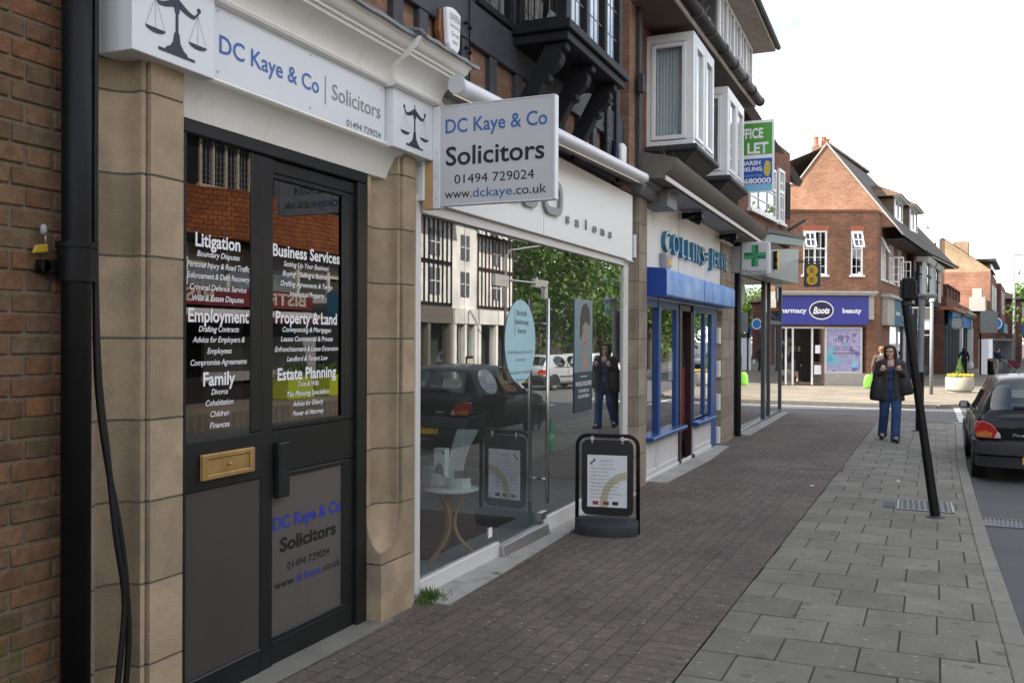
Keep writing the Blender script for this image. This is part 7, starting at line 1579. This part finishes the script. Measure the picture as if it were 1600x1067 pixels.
def human(label, loc, rz, J, mats, hair='bob', coat=None, vox=.010, sc=1.0, glasses=False, skirt=False, group=None):
    """J: joints in local metres, the figure faces -y"""
    t = thing('person', label, 'person', loc, group, rz); t.scale = (sc, sc, sc); V3 = Vector
    hd = V3(J.get('head', (0, -.02, 1.545))); nk = V3((0, .01, 1.40)); tw = J.get('turn', 0)
    R3 = Matrix.Rotation(tw, 3, 'Z')
    def H(x, y, z): return hd + R3 @ V3((x, y, z))
    m = MB()
    m.ell(hd + V3((0, .012, .018)), (.074, .092, .098), 9); m.ell(H(0, -.018, -.055), (.055, .066, .062), 8); m.cap(H(0, -.075, -.095), H(0, -.06, -.09), .022, .03)
    m.cap(H(0, -.088, .012), H(0, -.108, -.028), .010, .015); m.cap(H(-.03, -.082, .028), H(.03, -.082, .028), .014, .014)
    for s in (-1, 1): m.cap(H(.078 * s, .012, .015), H(.080 * s, .016, -.03), .014, .009); m.cap(H(.034 * s, -.066, -.03), H(.03 * s, -.062, -.045), .022, .02)
    m.cap(H(-.018, -.094, -.058), H(.018, -.094, -.058), .009, .009)
    m.cap(nk - V3((0, 0, .06)), hd - V3((0, -.015, .06)), .056, .050)
    # torso, arms and legs as one skin
    for z, rx, ry in ((1.33, .155, .085), (1.22, .15, .10), (1.10, .128, .09), (.98, .145, .095), (.90, .155, .10)): m.ell((0, 0, z), (rx, ry, .09), 8)
    for s, k in ((-1, 'R'), (1, 'L')):
        sh = V3((.175 * s, .01, 1.345)); el = V3(J['el' + k]); wr = V3(J['wr' + k]); limb(m, [sh, el, wr], [.052, .040, .027]); hand(m, wr, J.get('hd' + k, wr - el), J.get('hs' + k, (-s, 0, .2)), J.get('curl', .7))
        hp = V3((.085 * s, 0, .90)); kn = V3(J['kn' + k]); an = V3(J['an' + k]); limb(m, [hp, kn, an], [.085, .055, .040]); ft_ = V3(J.get('ft' + k, (an.x + .02 * s, an.y - .15, .035))); m.cap(an, ft_, .036, .03)
    b = m.build('body', mats['skin'], t, local=True); remesh(b, vox * .75 if vox < .011 else vox, 3)
    # face
    f = MB()
    for s in (-1, 1): f.ell(H(.032 * s, -.0845, .006), (.011, .006, .006), 6)
    f.build('eyes', 'ink_black', t, local=True, smooth=True)
    f = MB(); f.cap(H(-.017, -.1015, -.059), H(.017, -.1015, -.059), .005, .005); f.build('mouth', 'stock_red', t, local=True, smooth=True)
    if glasses:
        f = MB()
        for s in (-1, 1):
            f.tube([H(s * .034 + .027 * cos(a), -.107, .006 + .016 * sin(a)) for a in [2 * pi * k / 12 for k in range(13)]], .0022, 5, cap=False); f.tube([H(s * .060, -.107, .010), H(s * .082, .0, .012)], .003, 5)
        f.tube([H(-.009, -.108, .010), H(.009, -.108, .010)], .003, 5); f.build('glasses', 'ink_black', t, local=True)
    # hair
    h = MB(); h.ell(hd + R3 @ V3((0, .036, .038)), (.088, .094, .092), 9)
    if hair == 'bob':
        for s in (-1, 1): limb(h, [H(.062 * s, -.030, .085), H(.090 * s, .0, .0), H(.084 * s, .03, -.10), H(.07 * s, .035, -.155)], [.030, .026, .032, .022])
        for k in (-1, 0, 1): limb(h, [H(.02 * k, -.055, .105), H(.035 * k - .01, -.080, .075)], [.024, .012])
        limb(h, [H(0, .09, .02), H(0, .09, -.12)], [.06, .05])
    elif hair == 'long':
        limb(h, [H(0, .07, .05), H(0, .10, -.12), H(0, .12, -.26)], [.085, .095, .07])
        for s in (-1, 1): limb(h, [H(.07 * s, 0, .04), H(.085 * s, .03, -.10)], [.04, .04])
    else:
        limb(h, [H(0, .05, .04), H(0, .075, -.03)], [.075, .05])
    h = h.build('hair', mats['hair'], t, local=True); remesh(h, vox, 2)
    # trousers
    m = MB(); m.ell((0, 0, .94), (.178, .128, .135), 8)
    if not skirt:
        for s, k in ((-1, 'R'), (1, 'L')): kn = V3(J['kn' + k]); an = V3(J['an' + k]); limb(m, [V3((.085 * s, 0, .90)), kn, an + V3((0, 0, .015)), an + V3((0, .0, -.035))], [.108, .080, .078, .082])
        m = m.build('trousers', mats['legs'], t, local=True); remesh(m, vox * 1.1, 3)
    else:
        m.loft([[(rx * cos(2 * pi * k / 16), ry * sin(2 * pi * k / 16), z) for k in range(16)] for z, rx, ry in ((1.0, .15, .10), (.85, .185, .125), (.55, .20, .14))]); m = m.build('skirt', mats['legs'], t, local=True); remesh(m, vox * 1.1, 3)
    for k in 'RL':
        an = V3(J['an' + k]); s = -1 if k == 'R' else 1; ft_ = V3(J.get('ft' + k, (an.x + .02 * s, an.y - .15, .035))); m = MB(); m.cap(an + V3((0, .035, -an.z + an.z - .045)), ft_ + V3((0, 0, .0)), .046, .040); m.cap(an, an + V3((0, .02, -.045)), .046, .046); m = m.build('shoe', mats['shoes'], t, local=True); remesh(m, vox, 2)
    # top and coat
    m = MB()
    for z, rx, ry in ((1.33, .168, .100), (1.22, .165, .118), (1.10, .148, .112), (.98, .172, .122)): m.ell((0, -.003, z), (rx, ry, .10), 8)
    if coat is None:
        for s, k in ((-1, 'R'), (1, 'L')): sh = V3((.170 * s, .01, 1.345)); el = V3(J['el' + k]); wr = V3(J['wr' + k]); limb(m, [sh, el, el + (wr - el) * .92], [.066, .055, .042])
        m.ell((0, .005, 1.375), (.12, .075, .05), 8); m = m.build('top', mats['top'], t, local=True); remesh(m, vox * 1.1, 3)
    else:
        m = MB()
        for z, rx, ry in ((1.22, .160, .112), (1.10, .148, .112), (.98, .172, .122)): m.ell((0, -.003, z), (rx, ry, .10), 8)
        for s in (-1, 1): m.cap((.10 * s, -.05, 1.22), (.10 * s, -.03, 1.40), .05, .03)
        m = m.build('top', mats['top'], t, local=True); remesh(m, vox * 1.1, 3)
        rings = []
        for z, rx, ry, gap in ((1.425, .085, .075, 44), (1.395, .135, .10, 36), (1.34, .190, .120, 26), (1.22, .188, .144, 19), (1.10, .176, .142, 16), (.98, .190, .148, 14), (.86, .206, .155, 13), (.76, .216, .162, 14), (coat, .222, .166, 16)):
            rings.append([(rx * sin(a) * (1 + .015 * sin(a * 9 + z * 7)), -ry * cos(a) * (1 + .02 * sin(a * 7 + z * 11)), z) for a in [radians(gap + (360 - 2 * gap) * k / 30) for k in range(31)]])
        m = MB(); m.loft(rings, cap=False, closed=False); c = m.build('coat', mats['coat'], t, local=True, smooth=True); so_ = c.modifiers.new('solid', 'SOLIDIFY'); so_.thickness = .014; so_.offset = 0
        for s, k in ((-1, 'R'), (1, 'L')):
            sh = V3((.165 * s, .01, 1.335)); el = V3(J['el' + k]); wr = V3(J['wr' + k]); m = MB(); limb(m, [sh, el, el + (wr - el) * .90], [.076, .060, .050]); m = m.build('sleeve', mats['coat'], t, local=True); remesh(m, vox * 1.1, 3)
            m = MB(); m.hexa([V3((s * a, y, z)) for a, y, z in ((.045, -.118, 1.16), (.105, -.142, 1.22), (.105, -.130, 1.22), (.045, -.106, 1.16), (.055, -.075, 1.41), (.125, -.095, 1.38), (.125, -.080, 1.40), (.055, -.06, 1.42))]); m.build('lapel', mats['coat'], t, local=True, bevel=.006)
    return t
WM = dict(skin='skin_light', hair='hair_brown', legs='denim', shoes='shoe_black', top='top_blue', coat='jacket_dark')
wl = (2.575, 17.15, gz(17.15))
JW = dict(head=(-.01, -.03, 1.545), turn=-.25, elR=(-.240, .0, 1.09), wrR=(-.155, -.155, 1.215), hdR=(.35, -.25, .75), hsR=(.9, 0, -.1), elL=(.240, .01, 1.09), wrL=(.150, -.150, 1.225), hdL=(-.35, -.25, .75), hsL=(-.9, 0, -.1), knR=(-.10, .02, .465), anR=(-.125, .22, .125), ftR=(-.14, .09, .035), knL=(.09, -.13, .49), anL=(.075, -.20, .085), ftL=(.10, -.35, .032), curl=1.3)
human('woman in dark jacket and jeans walking with bag straps in both hands', wl, 0.03, JW, WM, 'bob', .70, .0095, 1.0, True)
def bag(label, c, w_, h, d, mat, parent_loc, straps=(), cat='bag', rot=0.0, neck=.55):
    t = thing('bag', label, cat, tuple(Vector(parent_loc) + Vector(c)))
    rings = []
    for z, k, e in ((-h / 2, .86, .8), (-h / 2 + .02, 1.0, 1.0), (-h * .1, 1.04, 1.0), (h * .25, .92, .8), (h / 2, neck, .35)):
        rings.append([(w_ / 2 * k * cos(2 * pi * j / 20) * (1 + (.13 if mat == 'bag_green' else .05) * sin(j * 2.3 + z * 33)), d / 2 * e * sin(2 * pi * j / 20), z) for j in range(20)])
    m = MB(); m.loft(rings); o = m.build('bag_body', mat, t, local=True, smooth=True); s_ = o.modifiers.new('s', 'SUBSURF'); s_.levels = 1; s_.render_levels = 1
    t.rotation_euler = (0, rot, .03)
    for st in straps:
        m = MB(); m.tube([Vector(p) - Vector(c) for p in st], .011, 6); q = m.build('strap', mat, t, local=True, smooth=True); q.rotation_euler = (0, -rot, 0)
    return t
bag('large soft black shoulder bag hanging on the side of the woman nearest the shops', (-.20, -.08, .92), .25, .46, .14, 'bag_black', wl, ([(-.14, .02, 1.41), (-.15, -.10, 1.33), (-.16, -.15, 1.2), (-.20, -.10, 1.12)], [(-.15, .03, 1.41), (-.18, .10, 1.3), (-.24, .06, 1.12)]), rot=.10)
bag('slouchy black handbag on the side of the woman nearest the leaning post', (.225, -.07, .96), .24, .33, .12, 'bag_black', wl, ([(.14, .02, 1.41), (.15, -.10, 1.33), (.155, -.15, 1.2), (.22, -.10, 1.12)],), rot=-.18)
JB = dict(elR=(-.25, .03, 1.08), wrR=(-.27, -.06, .84), elL=(.24, .03, 1.08), wrL=(.26, -.06, .84), knR=(-.09, -.05, .47), anR=(-.09, .04, .09), knL=(.09, .03, .47), anL=(.09, -.06, .09))
gl_ = (2.16, 29.2, gz(29.2))
human('person with red hair and brown top walking away behind the woman', gl_, radians(170), JB, dict(skin='skin_light', hair='hair_red', legs='trouser_light', shoes='bag_white', top='jumper_brown'), 'short', None, .014)
bag('bright lime green carrier bag hanging from the brown-topped walker', (-.36, .06, .62), .28, .44, .12, 'bag_green', gl_, ([(-.27, .04, .88), (-.29, .06, .80)],), neck=.35)
human('person in black standing in the dark chemist doorway', tuple(fp(3.2, -.9, -.33)), radians(200), dict(JB, elL=(.24, -.06, 1.1), wrL=(.14, -.25, 1.15)), dict(skin='skin_light', hair='hair_brown', legs='black_cloth', shoes='shoe_black', top='black_cloth'), 'bob', None, .014, skirt=True)
bl = (6.2, 63.8, gz(63.8))
human('person with long black hair in black clothes walking away past the blue shop', bl, radians(195), dict(JB, elL=(.30, .05, 1.12), wrL=(.36, -.03, .92)), dict(skin='skin_light', hair='hair_black', legs='black_cloth', shoes='shoe_black', top='black_cloth'), 'long', None, .016, 1.03)
bag('white bag under the arm of the distant person in black', (-.28, .02, 1.0), .25, .30, .12, 'bag_white', bl); bag('small white carrier bag in the distant hand of the person in black', (.42, -.03, .62), .26, .34, .1, 'bag_white', bl)
human('person in navy jacket and beige trousers bending over a pushchair', (7.75, 61.0, gz(61)), radians(115), dict(JB, head=(0, -.12, 1.52), elR=(-.24, -.18, 1.12), wrR=(-.2, -.38, 1.0), elL=(.24, -.18, 1.12), wrL=(.2, -.38, 1.0)), dict(skin='skin_light', hair='hair_brown', legs='chino', shoes='shoe_black', top='navy_cloth'), 'short', None, .016, 1.03)
pc_ = thing('pushchair', 'dark red pushchair with grey frame in front of the person in navy', 'pushchair', (8.6, 61.3, gz(61.3)))
zc = gz(61.3); m = MB(); m.loft([[(8.45, 61.15 + dy, zc + .55), (8.85, 61.15 + dy, zc + .45), (9.1, 61.15 + dy, zc + .62), (8.75, 61.15 + dy, zc + .95), (8.4, 61.15 + dy, zc + .98)] for dy in (0, .42)]); m.build('hood', 'burgundy', pc_, bevel=.04, seg=2)
m = MB(); 
for dy in (0, .42): m.tube([(8.15, 61.15 + dy, zc + 1.02), (8.45, 61.15 + dy, zc + .75), (9.0, 61.15 + dy, zc + .12)], .015, 6); m.tube([(8.75, 61.15 + dy, zc + .5), (8.4, 61.15 + dy, zc + .12)], .015, 6)
m.build('chassis', 'steel', pc_); 
for x in (8.4, 9.0):
    for dy in (0, .42): MB().cyl((x, 61.13 + dy, zc + .12), (x, 61.17 + dy, zc + .12), .12, 14).build('wheel', 'tyre', pc_)
# ================================================================== opposite side of the street (seen in the glass)
def plainwall(parent, name, mat, *a): return B(*a).build(name, mat, parent)
brick('plaster_white', (.80, .78, .73), (.79, .77, .72), (.79, .77, .72), rough=.9, var=.06, bump=.1)
xo = 11.5; ob = thing('tile_hung_building', 'tile hung house with leaded bay and maroon bistro front across the road', 'building', (xo, 16, gz(16)))
plainwall(ob, 'ground_wall', 'interior_dark', xo + .3, xo + 8, 8, 22.5, -.5, 2.4); plainwall(ob, 'tile_hanging', 'tile_hung', xo - .25, xo + 8, 8, 22.5, 3.85, 4.9)
m = MB(); m.hexa([(xo - .25, 15.6, 3.8), (xo - .7, 16.3, 3.8), (xo - .7, 18.8, 3.8), (xo - .25, 19.3, 3.8), (xo - .25, 15.6, 4.9), (xo - .7, 16.3, 4.9), (xo - .7, 18.8, 4.9), (xo - .25, 19.3, 4.9)]); m.build('tiled_bay', 'tile_hung', ob)
plainwall(ob, 'jetty_beam', 'timber_black', xo - .3, xo + .3, 8, 22.5, 3.70, 3.849)
plainwall(ob, 'shop_upper', 'stock_cream', xo + .1, xo + .3, 8, 22.5, 2.72, 3.699); plainwall(ob, 'upper_wall', 'timber_black', xo - .1, xo + 8, 8, 22.5, 4.901, 6.6)
m = MB()
for i in range(10): y = 15.65 + i * .41; m.box(xo - .17, xo - .10, y, y + .055, 4.95, 6.05)
m.box(xo - .2, xo - .1, 15.6, 19.4, 4.905, 4.98); m.box(xo - .2, xo - .1, 15.6, 19.4, 6.051, 6.12); m.build('window_frame', 'stock_cream', ob); m = MB()
for i in range(32): y = 15.65 + i * .117; m.box(xo - .125, xo - .105, y, y + .012, 4.98, 6.05)
for i in range(8): m.box(xo - .127, xo - .107, 15.65, 19.35, 5.06 + i * .125, 5.07 + i * .125)
m.build('leaded_lights', 'ink_midgrey', ob)
m = MB()
for i in range(9): y = 10 + i * 1.35; m.box(xo + .02, xo + .09, y, y + .10, 2.74, 3.69); m.box(xo + .02, xo + .09, y + .1, y + 1.35, 3.2, 3.25)
m.build('shop_mullion', 'white_dirty', ob); m = MB()
for i in range(9): y = 10 + i * 1.35; m.box(xo + .05, xo + .08, y + .12, y + 1.33, 2.76, 3.18)
m.build('shop_pane', 'glass_window', ob)
plain('maroon', (.17, .018, .025), .5, .1); plain('lime', (.42, .50, .03), .6, .1)
bf = thing('fascia_sign', 'maroon bistro fascia with cream capitals across the road', 'sign', (xo - .2, 16, 2.3)); plainwall(bf, 'board', 'maroon', xo - .35, xo + .2, 10, 19.6, 2.30, 2.715); lettering('BISTRO', 'stock_cream', bf, (xo - .351, 14.7, 2.52), 2.4, .28, (0, -1, 0), V, bold=.03); lettering('BISTRO', 'stock_cream', bf, (xo - .351, 18.3, 2.52), 2.0, .28, (0, -1, 0), V, bold=.03)
aw = thing('awning', 'red and white striped awning under the bistro fascia', 'awning', (xo - .5, 16, 2.1)); m = MB(); m.hexa([(xo - .9, 10, 2.05), (xo, 10, 2.05), (xo, 19.6, 2.05), (xo - .9, 19.6, 2.05), (xo - .9, 10, 2.09), (xo, 10, 2.29), (xo, 19.6, 2.29), (xo - .9, 19.6, 2.09)]); m.build('cloth', 'white_upvc', aw); plainwall(aw, 'valance', 'maroon', xo - .92, xo - .901, 10, 19.6, 1.93, 2.06)
m = MB()
for y in (11, 13.6, 16.2, 18.6): m.box(xo + .20, xo + .29, y, y + 1.9, .55, 1.6)
m.build('net_window', 'plaster_grey', ob)
for i, y in enumerate((13.2, 17.9, 19.6)):
    p = thing('green_planter', 'lime green trough planter on the pavement outside the bistro', 'planter', (xo - 1.2, y, 0), 'lime planters across the road'); B(xo - .9, xo - .4, y, y + 1.0, .08, .62).build('trough', 'lime', p, bevel=.02); m = MB(); rr = random.Random(i); leaves(m, 300, lambda: Vector((xo - .65 + rr.uniform(-.22, .22), y + rr.uniform(0, 1.0), .62 + rr.random() * .3)), .05, rr); m.build('foliage', 'leaf_tree', p)
roof(ob, 8, 22.5, xo - .6, 6.5, xo + 4, 9.5, xo + 9, 6.5)
gs = thing('hanging_sign', 'teal square shop sign across the road', 'sign', (xo - .8, 20.3, 2.4)); B(xo - 1.1, xo - .3, 20.3, 20.36, 2.1, 2.8).build('board', 'shop_teal', gs)
xw = 16.0
def white_house(label, y0, y1, timber_, fasc, ze=6.9, mat='plaster_white'):
    h = thing('shop_house', label, 'building', (xw, (y0 + y1) / 2, gz(36)), 'white shops across the road')
    plainwall(h, 'wall', mat, xw, xw + 8, y0, y1, 2.95, ze); plainwall(h, 'ground_back', 'interior_mid', xw + .6, xw + 8, y0, y1, -.6, 2.949)
    plainwall(h, 'fascia', fasc, xw - .12, xw + .5, y0 + .05, y1 - .05, 2.25, 2.94)
    m = MB(); n = max(2, int((y1 - y0) / 1.8))
    for i in range(n + 1): y = y0 + .05 + (y1 - y0 - .35) * i / n; m.box(xw - .08, xw + .25, y, y + .25, -.5, 2.249)
    m.build('pilaster', 'plaster_white' if fasc != 'sign_brown' else 'sign_brown', h); m = MB(); m.quad((xw + .1, y0 + .1, -.4), (xw + .1, y1 - .1, -.4), (xw + .1, y1 - .1, 2.24), (xw + .1, y0 + .1, 2.24)); m.build('shop_window', 'glass_window', h)
    f = MB(); g = MB(); n = max(1, int((y1 - y0) / 2.2))
    for i in range(n):
        for zz in (3.5, 5.2): y = y0 + (y1 - y0) * (i + .5) / n; g.box(xw - .03, xw + .01, y - .45, y + .45, zz, zz + 1.15); f.box(xw - .05, xw - .031, y - .03, y + .03, zz, zz + 1.15); f.box(xw - .05, xw - .031, y - .45, y + .45, zz + .55, zz + .6)
    g.build('window', 'ink_grey', h); f.build('glazing_bar', 'white_upvc', h)
    if timber_:
        m = MB(); k = int((y1 - y0) / .42)
        for i in range(k + 1): y = y0 + (y1 - y0 - .1) * i / k; m.box(xw - .045, xw - .001, y, y + .10, 3.0, ze)
        for z in (3.0, 4.85, ze - .15): m.box(xw - .06, xw - .046, y0, y1, z, z + .15)
        m.build('timber', timber_, h)
    roof(h, y0 - .2, y1 + .2, xw - .7, ze + .05, xw + 4, ze + 3.2, xw + 9, ze, 'tile_roof_brown')
white_house('half timbered white shop with brown fascia across the road', 30.2, 36.6, 'timber_black', 'sign_brown'); white_house('narrow plain white shop house across the road', 36.7, 39.2, None, 'plaster_white', 7.6); white_house('white house with red brown timbers across the road', 39.3, 43.6, 'door_brown', 'plaster_white', 6.6)
pw_ = thing('purple_shop', 'low purple shop box at the end of the white houses', 'building', (xw + 1, 44.6, gz(44))); plainwall(pw_, 'wall', 'shop_purple', xw + .4, xw + 5, 43.7, 46, -.6, 2.9); plainwall(pw_, 'band', 'vinyl_white', xw + .37, xw + .399, 43.9, 45.8, 2.3, 2.7)
ob2 = thing('pavement_board', 'green and white pavement board outside the white shops across the road', 'pavement sign', (13.8, 33.9, 0)); B(13.75, 13.8, 33.6, 34.3, gz(34) + .02, gz(34) + 1.15).build('frame', 'iron_black', ob2, bevel=.03); B(13.735, 13.749, 33.68, 34.22, gz(34) + .2, gz(34) + 1.05).build('poster', 'stock_cream', ob2)
ol = thing('street_lamp', 'grey street lamp with curved arm across the road', 'street lamp', (13.5, 37, gz(37))); MB().tube([(13.5, 37.0, gz(37)), (13.5, 37, 5.2), (13.3, 37.1, 5.5), (12.0, 37.9, 5.75)], [.09, .06, .05, .04], 8).build('column', 'grey_post', ol, smooth=True); MB().ell((11.7, 38.1, 5.75), (.35, .2, .08), 6).build('lantern', 'white_upvc', ol)
for lab, x, y, pm, rz in (('silver hatchback parked across the road with its red lamps towards the salon', 10.6, 32.6, 'paint_silver', .35), ('white car behind the silver hatchback across the road', 11.6, 38.5, 'paint_white', .5), ('grey silver car furthest along the parked line across the road', 12.4, 44.0, 'paint_silver', .6)):
    car(lab, (x, y, gz(y) - RD), rz, pm, 'cars parked across the road')
# trees
def tree(label, x, y, h, r, seed, mat='leaf_tree', n=4200, leaf=.16, group=None, base=None):
    rr = random.Random(seed); z0 = gz(y) if base is None else base; t = thing('tree', label, 'tree', (x, y, z0), group)
    m = MB(); m.tube([(x, y, z0), (x + .05, y, z0 + h * .25), (x - .1, y + .1, z0 + h * .5), (x, y, z0 + h * .8)], [.28, .22, .15, .04], 10)
    blobs = []
    for i in range(26):
        a = rr.uniform(0, 6.28); zz = rr.uniform(.32, .98); q = r * sqrt(rr.random()) * (1.1 - abs(zz - .55) * 1.2); c = Vector((x + q * cos(a), y + q * sin(a), z0 + h * zz)); blobs.append((c, r * rr.uniform(.22, .42)))
        if i < 12: m.tube([(x, y, z0 + h * rr.uniform(.25, .5)), tuple(c)], [.08, .02], 5)
    m.build('trunk', 'bark', t)
    lv = MB()
    def f():
        c, q = blobs[rr.randrange(len(blobs))]; v = Vector((rr.gauss(0, 1), rr.gauss(0, 1), rr.gauss(0, .8))); v = v.normalized() * q * rr.random() ** .35; return c + v
    leaves(lv, n, f, leaf, rr); lv.build('crown', mat, t); return t
TG = 'trees across the road'
tree('tall broad green tree behind the white houses across the road', 19, 48, 11.5, 4.2, 1, group=TG); tree('rounded green tree beside the side road opposite', 15.5, 54, 9.5, 4.0, 2, group=TG); tree('lighter green tree overhanging the parked cars opposite', 21, 57, 13, 5, 3, group=TG); tree('dark green tree at the back of the opposite green', 14, 64, 10, 4.5, 4, group=TG); tree('big spreading tree furthest along the opposite side', 17, 72, 12, 5.5, 5, group=TG); tree('dense low tree filling the gap between the opposite trees', 23, 66, 10, 5, 6, group=TG)
v = bp(92, 5.5, 0); tree('sunlit green tree past the last shops behind the street lamp', v.x, v.y, 9.5, 4.0, 7, 'leaf_bright', 3800, .2)
for i_, (x_, y_) in enumerate(((19, 84), (24, 94), (22, 104), (29, 112), (25, 124), (31, 100))): tree(('green tree far along the opposite side, first of the distant line', 'second distant green tree along the opposite side', 'third distant green tree along the opposite side', 'fourth distant green tree along the opposite side', 'fifth distant green tree along the opposite side', 'sixth distant green tree along the opposite side')[i_], x_, y_, 11, 5, 30 + i_, n=2600, leaf=.26, group=TG)
v = bp(112, 8, 0); tree('paler green tree closing the far end of the street', v.x, v.y, 11, 5.0, 8, 'leaf_bright', 3800, .22)

# unseen row behind the viewpoint, added to darken glossy reflections and cut sky fill
plain('render_grey', (.34, .345, .34), .9, .08)
hb_ = thing('unseen_shop_row', 'unseen pale rendered shop row added across the road to hold back sky light', 'building', (15, -20, 0)); B(11.6, 19, -40, 7.8, -.6, 6.6).build('wall', 'render_grey', hb_)
m = MB()
for i in range(14): y = -39 + i * 3.3; m.box(11.56, 11.6, y, y + 1.6, 4.0, 5.6); m.box(11.56, 11.6, y - .6, y + 2.2, .3, 2.4)
m.each('window', 'glass_window', hb_)

hg = thing('hedge', 'long dark green hedge closing the far side behind the parked cars across the road', 'hedge', (22, 60, gz(60)))
rr = random.Random(77); m = MB(); leaves(m, 5200, lambda: Vector((rr.uniform(20.2, 22.5) + .6 * sin(rr.random()), rr.uniform(46.5, 112), gz(75) - .2 + 4.2 * rr.random() ** .8)), .26, rr); m.build('foliage', 'leaf_tree', hg)
B(21, 22, 46.8, 111.5, -1.5, 2.9).build('branches', 'bark', hg)
